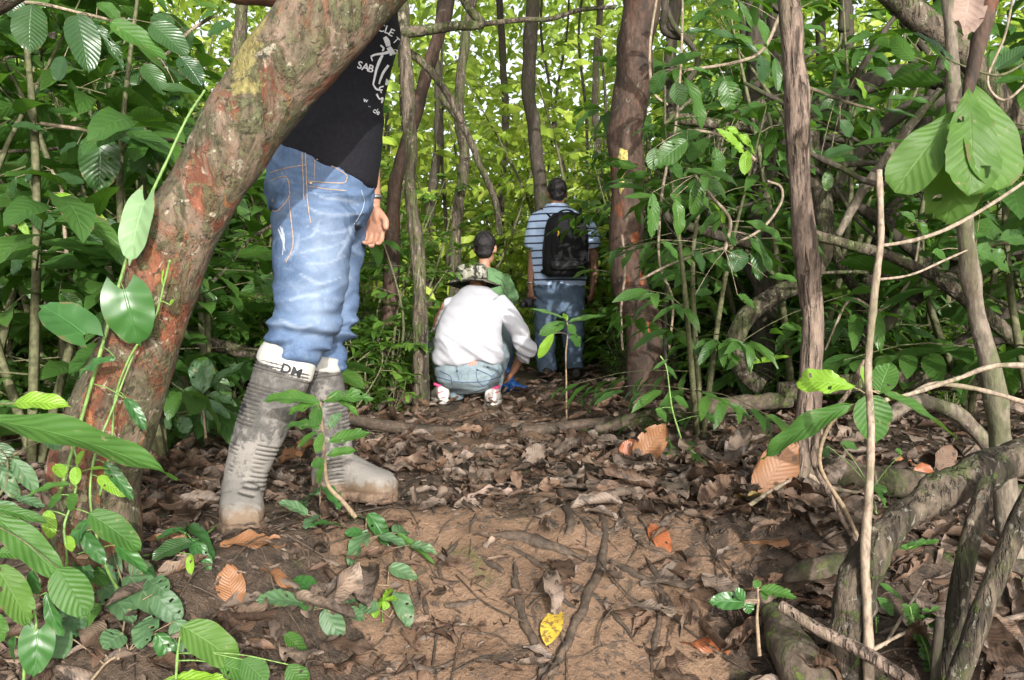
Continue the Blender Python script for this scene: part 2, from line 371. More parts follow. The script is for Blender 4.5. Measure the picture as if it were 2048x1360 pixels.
M['dead_orange'] = leaf_mat('dead_orange', (0.22, 0.10, 0.045), (0.27, 0.13, 0.06), (0.3, 0.14, 0.04), 0.5, 0.1, 0.35, 14, spec=0.4, pale=(0.42, 0.26, 0.15), spots=0.3)
M['dead_red'] = leaf_mat('dead_red', (0.26, 0.08, 0.03), (0.30, 0.10, 0.04), (0.3, 0.1, 0.03), 0.4, 0.1, 0.35, 13, spec=0.5, pale=(0.36, 0.15, 0.08))
M['dead_pink'] = leaf_mat('dead_pink', (0.24, 0.165, 0.13), (0.31, 0.22, 0.175), (0.3, 0.2, 0.14), 0.6, 0.1, 0.3, 10, pale=(0.5, 0.4, 0.34))
def spotted():
    k = NT('yellow_leaf'); v = k.obj(); c = k.mix(k.noise(v, 30, 3), (0.40, 0.25, 0.03), (0.50, 0.37, 0.05)); c = k.mix(k.step(k.noise(v, 75, 6, 0.75), 0.51, 0.57, 0, .9), c, (0.13, 0.075, 0.03)); return k.done(k.bsdf(c, .55, k.bump(k.noise(v, 90, 3), .3, .003), .3))
M['yellow_leaf'] = spotted()
M['cream_leaf'] = leaf_mat('cream_leaf', (0.62, 0.46, 0.2), (0.62, 0.46, 0.2), (0.6, 0.4, 0.1), 0.55, 0.2, 0.2, 6)
M['stem'] = plain_mat('stem', (0.10, 0.10, 0.05), 0.7, 0.25, 60, 0.4, 0.4)
M['stem_green'] = plain_mat('stem_green', (0.14, 0.24, 0.06), 0.5, 0.4, 60, 0.3, 0.2)
M['stem_tan'] = plain_mat('stem_tan', (0.23, 0.17, 0.11), 0.7, 0.25, 90, 0.3, 0.5)
M['root'] = bark_mat('root', (0.080, 0.058, 0.042), [((0.05, 0.04, 0.03), 9, 0.45, 0.6, 0.9, 1), ((0.17, 0.115, 0.078), 25, 0.57, 0.67, 0.7, 1)], 0.7, 0.7, 90, 1, dist=0.004)
M['log'] = bark_mat('log', (0.085, 0.065, 0.048), [((0.045, 0.06, 0.02), 7, 0.45, 0.62, 0.9, 1), ((0.24, 0.21, 0.15), 22, 0.6, 0.68, 0.7, 1), ((0.10, 0.13, 0.03), 30, 0.56, 0.64, 0.8, 1)], 0.9, 0.8, 50, 0.6)
M['bark_dark'] = bark_mat('bark_dark', (0.055, 0.045, 0.034), [((0.16, 0.15, 0.12), 18, 0.58, 0.68, 0.6, 0.5), ((0.05, 0.065, 0.02), 6, 0.5, 0.65, 0.7, 0.6)], 0.9, 0.8, 60, 0.3)
M['bark_grey'] = bark_mat('bark_grey', (0.16, 0.132, 0.10), [((0.10, 0.11, 0.05), 9, 0.48, 0.62, 0.75, 0.4), ((0.42, 0.38, 0.32), 26, 0.58, 0.68, 0.8, 0.6), ((0.09, 0.065, 0.045), 14, 0.55, 0.66, 0.7, 0.3)], 0.85, 0.6, 70, 0.4)
M['bark_mossy'] = bark_mat('bark_mossy', (0.115, 0.09, 0.066), [((0.085, 0.105, 0.035), 9, 0.46, 0.6, 0.85, 0.5), ((0.036, 0.03, 0.022), 8, 0.52, 0.62, 0.85, 0.35), ((0.34, 0.29, 0.21), 13, 0.62, 0.66, 0.85, 0.4), ((0.30, 0.28, 0.22), 46, 0.58, 0.64, 0.8, 0.8), ((0.07, 0.10, 0.025), 28, 0.58, 0.64, 0.8, 0.7)], 0.88, 1.0, 60, 0.4, fiss=0.5)
M['bark_brown'] = bark_mat('bark_brown', (0.20, 0.148, 0.115), [((0.36, 0.27, 0.21), 40, 0.54, 0.62, 0.8, 0.25), ((0.08, 0.055, 0.04), 12, 0.52, 0.66, 0.8, 0.25), ((0.12, 0.12, 0.06), 5, 0.55, 0.7, 0.6, 0.4)], 0.85, 1.0, 60, 0.25, fiss=0.85, dist=0.012)
M['bark_red'] = bark_mat('bark_red', (0.070, 0.044, 0.032), [((0.22, 0.07, 0.03), 6, 0.57, 0.68, 0.85, 0.4), ((0.04, 0.032, 0.025), 8, 0.49, 0.60, 0.85, 0.4), ((0.20, 0.19, 0.14), 24, 0.6, 0.68, 0.6, 0.6)], 0.8, 0.6, 50, 0.4)
M['bark_twig'] = bark_mat('bark_twig', (0.27, 0.21, 0.155), [((0.16, 0.15, 0.08), 11, 0.5, 0.62, 0.7, 0.4), ((0.40, 0.34, 0.27), 30, 0.58, 0.66, 0.7, 1), ((0.13, 0.085, 0.06), 20, 0.58, 0.66, 0.8, 1)], 0.75, 0.5, 90, 0.4, dist=0.003)
def lean_bark():
    k = NT('bark_mottled'); rot = (0, math.radians(-33), 0); v = k.obj((1, 1, 0.45), rot)
    fine = k.noise(v, 90, 6, 0.7)
    col = k.mix(k.step(fine, 0.32, 0.68), (0.055, 0.048, 0.030), (0.155, 0.13, 0.092))
    def lay(col, c, c2, sc, lo, hi, am, st, off, d=0.8):
        vv = k.obj((1, 1, st), rot, off); f = k.step(k.noise(vv, sc, 7, 0.66, d), lo, hi, 0, am); cc = k.mix(k.step(k.noise(vv, sc * 6, 4), 0.35, 0.65), c, c2); return k.mix(f, col, cc), f
    col, f0 = lay(col, (0.18, 0.125, 0.098), (0.30, 0.215, 0.18), 7, 0.48, 0.60, 0.8, 0.55, (2, 0, 1), 1.2)
    col, f1 = lay(col, (0.13, 0.040, 0.022), (0.28, 0.095, 0.055), 7.0, 0.488, 0.585, 0.9, 0.40, (0.4, 3, 2), 1.4)
    col, f2 = lay(col, (0.05, 0.055, 0.028), (0.13, 0.135, 0.07), 11, 0.495, 0.60, 0.85, 0.7, (5, 1, 3), 1.2)
    col, fr = lay(col, (0.30, 0.10, 0.04), (0.42, 0.17, 0.07), 19, 0.60, 0.66, 0.8, 0.5, (8, 2, 3), 1.0)
    col, f3 = lay(col, (0.42, 0.40, 0.33), (0.50, 0.45, 0.38), 32, 0.585, 0.66, 0.75, 1, (1, 6, 2))
    col, f5 = lay(col, (0.10, 0.115, 0.05), (0.20, 0.21, 0.12), 48, 0.54, 0.62, 0.7, 1, (4, 1, 5))
    col, f4 = lay(col, (0.022, 0.02, 0.014), (0.05, 0.045, 0.03), 64, 0.56, 0.63, 0.85, 1, (3, 2, 7))
    # one yellow lichen patch high on the left flank
    p = k.obj(loc=(0, 0, 0)); c0 = P(505, 110, 1.93); ds = k.n('VectorMath', {0: p, 1: tuple(c0 - LEAN_BASE)}, operation='SUBTRACT').outputs[0]
    m2 = k.n('Mapping', {'Vector': ds, 'Rotation': (0, math.radians(-37), 0), 'Scale': (1 / 0.045, 1 / 0.09, 1 / 0.15)}).outputs[0]
    ln = k.n('VectorMath', {0: m2}, operation='LENGTH').outputs[1]
    fy = k.step(k.math('ADD', ln, k.math('MULTIPLY', k.math('SUBTRACT', k.noise(p, 28, 6, 0.7), 0.5), 2.6)), 1.05, 0.75, 0, 0.9)
    col = k.mix(fy, col, k.mix(k.step(fine, 0.35, 0.65), (0.23, 0.20, 0.075), (0.36, 0.32, 0.14)))
    col = k.mix(1.0, col, (0.82, 0.80, 0.71), 'MULTIPLY')
    h = k.math('ADD', k.math('MULTIPLY', fine, 0.7), k.math('SUBTRACT', k.math('MULTIPLY', f2, 0.5), k.math('MULTIPLY', f1, 0.5)))
    return k.done(k.bsdf(col, 0.72, k.bump(h, 0.9, 0.010), 0.3))
LEAN_BASE = P(190, 1150, 2.0)
M['bark_mottled'] = lean_bark()

# ------------------------------------------------------------------ ground
def gz(x, y):
    x = np.asarray(x, float); y = np.asarray(y, float)
    edge = 2.55 - 0.55 * sstep(-0.25, -0.75, x) - 0.20 * sstep(0.5, 1.0, x)
    t = np.maximum(edge - y, 0.0)
    z = -0.58 * (np.sqrt(t * t + 0.05 ** 2) - 0.05) ; z = np.maximum(z, -1.15 + 0.05 * (z + 1.15))
    z = z + 0.06 * np.exp(-((y - 4.25) / 0.35) ** 2) * sstep(0.2, 0.8, x)      # low rise under the logs
    z = z - 0.16 * sstep(0.75, 1.5, x) * sstep(3.4, 2.4, y) * sstep(1.2, 2.0, y)   # hollow at the right
    p = np.stack([x.ravel(), y.ravel(), np.zeros(x.size)], -1)
    n = 0.022 * fbm(p, 2.2, 3) + 0.010 * fbm(p, 9, 3) + 0.10 * fbm(p, 0.25, 2) * sstep(7, 14, np.hypot(p[:, 0], p[:, 1]))
    return z + n.reshape(x.shape)
def G(x, y): return Vector((x, y, float(gz(np.array([x]), np.array([y]))[0])))
def Gp(px, py):
    """ground point under a photograph pixel"""
    lo = 0.8
    ds = np.linspace(0.9, 14, 1400); q = np.array([list(P(px, py, d)) for d in ds]); s = np.where(q[:, 2] < gz(q[:, 0], q[:, 1]))[0]
    i = s[0] if len(s) else -1; return G(q[i, 0], q[i, 1])
def build_ground():
    def ax(lo, hi, st, far): 
        a = list(np.arange(lo, hi, st)); g = st; p = hi; q = lo; up = []; dn = []
        while p < far: up.append(p); g *= 1.25; p += g
        g = st
        while q > -far: g *= 1.25; q -= g; dn.append(q)
        return np.array(dn[::-1] + a + up + [far])
    xs = ax(-1.9, 2.3, 0.02, 420); ys = ax(1.4, 5.2, 0.02, 420); X, Y = np.meshgrid(xs, ys, indexing='ij')
    Z = gz(X, Y); p = np.stack([X.ravel(), Y.ravel(), np.zeros(X.size)], -1)
    near = (sstep(8, 5, np.hypot(X, Y))).ravel(); Z = Z + (0.006 * fbm(p, 30, 3) * near).reshape(X.shape)
    mb = MB(); i = np.arange(len(xs) - 1)[:, None] * len(ys); j = np.arange(len(ys) - 1)[None]
    f = np.stack([i + j, i + len(ys) + j, i + len(ys) + j + 1, i + j + 1], -1).reshape(-1, 4)
    mb.add(np.stack([X.ravel(), Y.ravel(), Z.ravel()], -1), f)
    me = mb.mesh('ground'); at = me.attributes.new('bare', 'FLOAT', 'POINT'); at.data.foreach_set('value', bare(p[:, 0], p[:, 1]).astype(np.float32))
    k = NT('ground'); v = k.obj(); b = k.n('Attribute', attribute_name='bare').outputs['Fac']
    n1 = k.noise(v, 5, 7, 0.65); n2 = k.noise(v, 22, 6, 0.7); n3 = k.noise(v, 120, 4, 0.7)
    mud = k.mix(k.step(n1, 0.3, 0.7), (0.138, 0.083, 0.050), (0.225, 0.142, 0.089)); mud = k.mix(k.step(n2, 0.52, 0.64, 0, 0.7), mud, (0.095, 0.066, 0.048)); mud = k.mix(k.step(k.noise(k.obj(loc=(4, 2, 0)), 11, 7, 0.72, 0.5), 0.53, 0.60, 0, 0.8), mud, (0.050, 0.038, 0.029))
    mud = k.mix(k.step(n3, 0.60, 0.70, 0, 0.5), mud, (0.26, 0.175, 0.118)); 
    hum = k.mix(k.step(n2, 0.35, 0.65), (0.030, 0.022, 0.016), (0.10, 0.068, 0.046)); hum = k.mix(k.step(n3, 0.58, 0.68, 0, 0.6), hum, (0.2, 0.14, 0.1))
    e = k.math('ADD', b, k.math('MULTIPLY', k.math('SUBTRACT', n2, 0.5), 1.1)); e = k.math('ADD', e, k.math('MULTIPLY', k.math('SUBTRACT', n1, 0.5), 0.6))
    col = k.mix(k.step(e, 0.40, 0.56), hum, mud)
    col = k.mix(k.math('MULTIPLY', k.step(k.noise(v, 7, 5, 0.6), 0.60, 0.70, 0, 0.7), k.step(n3, 0.42, 0.55)), col, (0.075, 0.10, 0.025))
    h = k.math('ADD', k.math('MULTIPLY', n2, 1.0), k.math('MULTIPLY', n3, 0.35))
    k.done(k.bsdf(col, k.step(n1, 0.3, 0.7, 0.55, 0.85), k.bump(h, 0.9, 0.02), 0.35))
    return tag(link('ground', me, k.m), kind='structure')
def bare(x, y):
    """where the trodden clay shows: the slope in the middle and a strip of the path"""
    p = np.stack([x, y, np.zeros_like(x)], -1); n = 0.22 * fbm(p, 3.0, 3)
    a = sstep(-0.52, -0.28, x + n) * sstep(0.60, 0.34, x + n) * sstep(2.9, 2.5, y + n)
    c = 0.62 * sstep(0.55, 0.25, np.abs(x + 0.05 + n)) * sstep(3.0, 4.0, y) * sstep(9, 7, y)
    return np.clip(a + c, 0, 1)
ground = build_ground()
# ------------------------------------------------------------------ leaf shapes
def TP(n, **kw): return [leaf_tpl(seed=i, droop=kw.get('droop', 0.25) * (0.5 + 0.35 * i), wave=kw.get('wave', 0.02) * (0.6 + 0.3 * i), twist=(i - n / 2) * kw.get('tw', 0.25), tear=kw.get('tr', 0) * (i % 2), **{k: v for k, v in kw.items() if k not in ('droop', 'wave', 'tw', 'tr')}) for i in range(n)]
HI = dict(nu=18, nv=3); MD = dict(nu=6, nv=1); LO = dict(nu=3, nv=1)
T_ELL = TP(4, wr=0.38, a=0.75, b=0.85, fold=0.22, drip=0.06, quilt=0.004, tr=2, **HI)
T_LANCE = TP(4, wr=0.26, a=0.7, b=0.9, fold=0.25, drip=0.08, quilt=0.003, **HI)
T_OBOV = TP(4, wr=0.50, a=0.95, b=0.5, fold=0.18, quilt=0.006, tr=3, **HI)
T_HEART = TP(4, wr=0.82, a=0.40, b=0.95, heart=0.24, fold=0.18, drip=0.14, quilt=0.004, **HI)
T_OVATE = TP(4, wr=0.55, a=0.5, b=0.75, fold=0.2, drip=0.1, quilt=0.004, tr=2, **HI)
T_MD = TP(5, wr=0.40, a=0.7, b=0.85, fold=0.25, droop=0.35, **MD)
T_MDL = TP(5, wr=0.28, a=0.7, b=0.95, fold=0.28, droop=0.35, **MD)
T_MDO = TP(4, wr=0.48, a=0.9, b=0.55, fold=0.22, droop=0.3, **MD)
T_LO = TP(4, wr=0.42, a=0.7, b=0.85, fold=0.25, droop=0.3, **LO)
DH = dict(nu=14, nv=4)
T_DEAD = [leaf_tpl(wr=0.42, a=0.7, b=0.8, droop=dr, fold=fo, curl=cu, twist=tw, wave=wv, quilt=0.0022, seed=s, tear=te, **DH) for s, (dr, fo, cu, tw, wv, te) in enumerate([(0.3, 0.1, 0.9, 0.3, 0.04, 0), (-0.4, 0.2, 1.6, -0.5, 0.05, 3), (0.2, 0.3, 2.4, 0.8, 0.03, 0), (-0.2, 0.1, -1.2, 0.6, 0.06, 5), (0.6, 0.2, 0.7, -0.9, 0.07, 4), (0.1, 0.1, 3.2, 0.2, 0.03, 0)])]
T_DEADF = [leaf_tpl(wr=0.40, a=0.7, b=0.8, droop=dr, fold=fo, curl=cu, twist=tw, wave=wv, quilt=0.0022, seed=s, tear=te, **DH) for s, (dr, fo, cu, tw, wv, te) in enumerate([(0.12, 0.1, 0.3, 0.15, 0.03, 3), (-0.2, 0.12, 0.5, -0.2, 0.05, 5), (0.2, 0.1, -0.4, 0.2, 0.05, 0)])]
T_DEADL = [leaf_tpl(wr=0.42, a=0.7, b=0.8, droop=dr, fold=fo, curl=cu, twist=tw, wave=0.05, seed=s, nu=5, nv=2) for s, (dr, fo, cu, tw) in enumerate([(0.3, 0.1, 0.9, 0.3), (-0.3, 0.2, 1.8, -0.4), (0.2, 0.3, 2.6, 0.8), (0.5, 0.2, -1.0, -0.9)])]

# ------------------------------------------------------------------ wood
def wood(name, label, cat, pts, wpx, mat, group=None, seg=12, rough=0.004, rs=14, n=None, knob=0.0, extra=None, kind=None):
    """trunk, branch, liana or root along pixel/depth points with its width in photograph pixels"""
    p = [P(*q) for q in pts]; ds = [q[2] for q in pts]
    wp = np.interp(np.linspace(0, 1, len(pts)), np.linspace(0, 1, len(wpx)), wpx); r = [0.5 * a / F * b for a, b in zip(wp, ds)]
    if extra: p += [Vector(e[:3]) for e in extra]; r += [e[3] for e in extra]
    mb = MB(); tube(mb, p, r, n or 10 * len(p), seg, rough, rs, knob=knob)
    o = mb.build(name, M[mat], origin=p[0]); return tag(o, label, cat, group)

def crown_meshes(seed, R, H, nl, L, tp, mat, nlimb=9):
    """limbs spreading from the trunk top and leaf tufts at the twig ends"""
    r = np.random.default_rng(seed); lb, fb = MB(), MB()
    tips = []
    for i in range(nlimb):
        a = i * 2.4 + r.uniform(-0.4, 0.4); el = r.uniform(0.15, 1.2); ln = R * r.uniform(0.6, 1.0)
        e = np.array([math.cos(a) * math.cos(el) * ln, math.sin(a) * math.cos(el) * ln, math.sin(el) * ln * H / R])
        m_ = e * 0.5 + r.normal(0, 0.08 * R, 3); tube(lb, [(0, 0, -0.1), m_, e], [0.05 * R / 2, 0.03 * R / 2, 0.008], 10, 6, 0.004)
        for j in range(5):
            t = r.uniform(0.4, 1); q = e * t + (0 if t > .9 else 0); q2 = q + unit(r.normal(0, 1, 3) * [1, 1, .6]) * R * r.uniform(0.2, 0.45)
            tube(lb, [q, (q + q2) / 2 + r.normal(0, .03, 3), q2], [0.016, 0.01, 0.004], 6, 5); tips.append(q2); tips.append((q + q2) / 2)
    tips = np.array(tips); k = max(1, nl // len(tips))
    c = np.repeat(tips, k, 0) + r.normal(0, 0.16 * R / 2, (len(tips) * k, 3))
    d = r.normal(0, 1, c.shape) * [1, 1, .5] + [0, 0, -.15]; up = r.normal(0, .45, c.shape) + [0, 0, 1]
    leaves(fb, tp, c, d, up, L * r.uniform(.6, 1.2, len(c)))
    return lb.mesh('limbs'), fb.mesh('foliage')
CROWN = [crown_meshes(40 + i, 2.1, 1.5, 1500, 0.21, T_LO, None) for i in range(3)]
def add_crown(tree, top, k, sc=1.0):
    """crown > limbs, foliage, as the tree's own part"""
    lo = Vector(top) - Vector(tree.location)
    lm, fm = CROWN[k % 3]
    f = bpy.data.objects.new('crown', fm); COL.objects.link(f); f.parent = tree; f.location = lo; f.scale = (sc,) * 3; f.rotation_euler = (0, 0, k * 1.9)
    l = bpy.data.objects.new('limb', lm); COL.objects.link(l); l.parent = f
for lm, fm in CROWN: lm.materials.append(M['bark_dark']); fm.materials.append(M['leaf_crown'])

def tree(name, label, pts, wpx, mat, group=None, top=None, k=0, sc=1.0, seg=12, rough=0.006, crown=True):
    """thing > trunk, crown; trunk through photograph points, going on up to the crown above the frame"""
    p = [P(*q) for q in pts]; ds = [q[2] for q in pts]
    wp = np.interp(np.linspace(0, 1, len(pts)), np.linspace(0, 1, len(wpx)), wpx); r = [0.5 * a / F * b for a, b in zip(wp, ds)]
    p[0].z = min(p[0].z, G(p[0].x, p[0].y).z - 0.03)
    if top is None: 
        d_ = p[-1] - p[-2]; top = p[-1] + Vector((d_.x, d_.y, max(d_.z, 0.3))).normalized() * max(0.3, (7.8 if pts[0][0] < 1300 else 5.6) - p[-1].z)
    t = thing(name, label, 'tree', p[0], group)
    mb = MB(); n = 12 * len(p) + 20; tv = Vector(top); dl = (p[-1] - p[-2]).length; tl = (tv - p[-1]).length; ts = [min(1, dl * s_ / tl) for s_ in (1, 2.4, 5) if dl * s_ < .7 * tl] + [1]; ex_ = [p[-1].lerp(tv, s_) for s_ in ts]; c, rr = spline([list(q) for q in p + ex_], r + [r[-1] * (1 - .3 * s_) for s_ in ts], n); c[:, :2] += (rr * .32)[:, None] * np.stack([fbm(c + 3, 2.6, 2), fbm(c + 9, 2.6, 2)], -1); rr = rr * (1 + .07 * fbm(c, 5, 2)); tube(mb, c, rr, seg=seg, raw=True, rough=rough, rs=9); mb.build('trunk', M[mat], t)
    if crown: add_crown(t, top, k, sc)
    return t

# ------------------------------------------------------------------ plants
def shrub_meshes(seed, h, spread, nst, L, tp, nb=5, lean=0.0, upness=0.35, face=0.0):
    r = np.random.default_rng(seed); sb, fb = MB(), MB(); B, D, U, LL = [], [], [], []
    for s in range(nst):
        a = r.uniform(0, 2 * PI); hh = h * r.uniform(0.65, 1.0); e = np.array([math.cos(a) * spread * r.uniform(.3, 1), math.sin(a) * spread * r.uniform(.3, 1), hh])
        m_ = e * 0.5 + r.normal(0, 0.06 * h, 3); b0 = np.array([math.cos(a), math.sin(a), 0]) * 0.04 * spread
        c, rr = spline([b0 - [0, 0, .03], m_, e], [0.007 * h + .003, 0.005 * h + .002, 0.003], 14); tube(sb, c, rr, seg=6, raw=True, rough=0.001)
        for q in range(nb):
            t = 0.10 + 0.90 * (q + r.uniform(0, 1)) / nb; i = min(13, int(t * 13)); p0 = c[i]; az = q * 2.4 + r.uniform(-.5, .5)
            dr = unit(np.array([math.cos(az), math.sin(az), r.uniform(-.1, .7)])); ln = h * r.uniform(.14, .34) * (1.25 - 0.6 * t)
            p2 = p0 + dr * ln + [0, 0, -0.1 * ln]; tube(sb, [p0, (p0 + p2) / 2 + [0, 0, .06 * ln], p2], [0.004, 0.003, 0.0015], 6, 5)
            m = max(3, int(ln / L * 3.0) + 2)
            for j in range(m):
                u_ = (j + 1) / m; side = 1 if j % 2 else -1; lat = np.cross(dr, [0, 0, 1]) * side
                dd = dr * (0.5 + .5 * u_) + lat * (1 - .6 * u_) + [0, 0, r.uniform(-.35, upness)]
                B.append(p0 + (p2 - p0) * u_); D.append(dd); U.append(np.array([0, 0, 1]) + r.normal(0, .25, 3)); LL.append(L * r.uniform(.65, 1.2))
        for j in range(5):
            az = j * 2.4; B.append(e); D.append([math.cos(az), math.sin(az), r.uniform(0, .7)]); U.append(np.array([0, 0, 1]) + r.normal(0, .2, 3)); LL.append(L * r.uniform(.7, 1.1))
    if face > 0:
        B_ = np.array(B); o = B_ * [1, 1, 0]; U = np.array(U) + face * unit(o) + np.array([0, 0, 0]); D = np.array(D, float); D[:, 2] -= .35 * face
    leaves(fb, tp, B, D, U, LL); return sb.mesh('stem'), fb.mesh('foliage')
def shrub_kind(name, label, cat, group, meshes, mats):
    t = thing(name, label, cat, (0, 0, -50), group)
    s, f = meshes; 
    if not s.materials: s.materials.append(M[mats[0]]); f.materials.append(M[mats[1]])
    for nm, me in (('stem', s), ('foliage', f)): o = bpy.data.objects.new(nm, me); COL.objects.link(o); o.parent = t
    return t
class Kinds:
    """first use moves the original, later ones copy it"""
    def __init__(s, protos): s.p = protos; s.used = [False] * len(protos)
    def put(s, i, x, y, rz=None, sc=1.0, label=None, dz=0.0):
        i %= len(s.p); rz = RNG.uniform(0, 2 * PI) if rz is None else rz; g = G(x, y); loc = (x, y, g.z + dz)
        if not s.used[i]:
            s.used[i] = True; o = s.p[i]; o.location = loc; o.rotation_euler = (0, 0, rz); o.scale = (sc,) * 3
            if label: o['label'] = label
            return o
        return dup(s.p[i], loc, rz, sc, label)
def hleaf(mb, tp, b, t, wpx, up=(0, -0.5, 0.85), wr=None, k=None):
    """one leaf from its base to its tip, both as pixel + depth, with its width in pixels"""
    b = P(*b) if not isinstance(b, Vector) else b; t = P(*t) if not isinstance(t, Vector) else t
    d = t - b; L = d.length; tpl = tp[k % len(tp)] if k is not None else random.choice(tp); v = tpl[0]; cur = v[:, 1].max() - v[:, 1].min()
    wm = wpx / F * 2.0 if wpx > 3 else wpx
    leaves(mb, [tpl], [list(b)], [list(d)], [list(up)], [L * 1.04], [wm / (cur * L)])
def plant(name, label, cat, stem_pts, stem_w, lv, leafmat, stemmat='stem_green', group=None, dref=None, tp=None):
    """thing > stem, foliage; lv = list of (base, tip, width px, kwargs)"""
    p = [P(*q) for q in stem_pts]; t = thing(name, label, cat, p[0], group)
    sb = MB(); wp = np.interp(np.linspace(0, 1, len(p)), np.linspace(0, 1, len(stem_w)), stem_w)
    tube(sb, p, [0.5 * a / F * q[2] for a, q in zip(wp, stem_pts)], 8 * len(p), 8, 0.0008, 40)
    fb = {}
    for q in lv:
        b, e, wpx = q[:3]; kw = dict(q[3]) if len(q) > 3 else {}; mt = kw.pop('mat', leafmat); tpp = kw.pop('tp', tp or T_ELL)
        wm = wpx / F * b[2]; hleaf(fb.setdefault(mt, MB()), tpp, b, e, wm if wm <= 3 else wpx, **kw)
        # a short stalk back to the nearest stem point
        bp = P(*b); near = min(p_all(stem_pts), key=lambda z: (z - bp).length)
        if 0.004 < (near - bp).length < 0.12: tube(sb, [near, (near + bp) / 2 + Vector((0, 0, .003)), bp], [0.0014, 0.0012, 0.001], 6, 5)
    sb.build('stem', M[stemmat], t)
    for mt, m_ in fb.items(): m_.build('foliage', M[mt], t)
    return t
def p_all(sp):
    c, _ = spline([list(P(*q)) for q in sp], 1.0, 30); return [Vector(q) for q in c]
# ------------------------------------------------------------------ the leaning tree in front
LEAN = [(185, 1190, 1.98), (188, 1100, 2.0), (186, 960, 2.0), (222, 850, 1.99), (262, 740, 1.98), (297, 643, 1.97), (326, 556, 1.96), (369, 450, 1.95), (404, 390, 1.95), (445, 320, 1.95), (486, 250, 1.95), (527, 196, 1.96), (580, 124, 1.96), (634, 60, 1.97), (683, 0, 1.99), (770, -110, 2.05)]
LW = [215, 194, 184, 176, 166, 158, 156, 150, 150, 154, 162, 166, 172, 178, 182, 196]
def lean_tree():
    t = thing('leaning_tree', 'thick leaning trunk with peeling red and grey bark in front of the man in jeans', 'tree', LEAN_BASE)
    p = [P(*q) for q in LEAN]; r = [0.5 * a / F * q[2] for a, q in zip(LW, LEAN)]
    p += [Vector((p[-1].x + .12, p[-1].y + .05, p[-1].z + .2)), Vector((p[-1].x + 0.4, p[-1].y + 0.2, p[-1].z + 0.8)), Vector((p[-1].x + .8, p[-1].y + .7, p[-1].z + 2.4)), Vector((p[-1].x + 1.2, p[-1].y + 1.6, 8.6))]; r += [.105, 0.10, .085, 0.06]
    mb = MB(); tube(mb, p, r, 160, 44, 0.0055, 9, ref=(0, 1, 0), knob=0.006); mb.build('trunk', M['bark_mottled'], t)
    add_crown(t, p[-1], 1, .7); return t
lean_tree()
wood('branch', 'blurred grey green branch end in the top left corner', 'branch', [(-1150, 1250, 1.35), (-900, 800, 1.3), (-560, 380, 1.25), (-260, 150, 1.2), (-80, 40, 1.2), (60, -60, 1.2), (160, -200, 1.25)], [70, 62, 58], 'bark_mossy', rough=0.002)

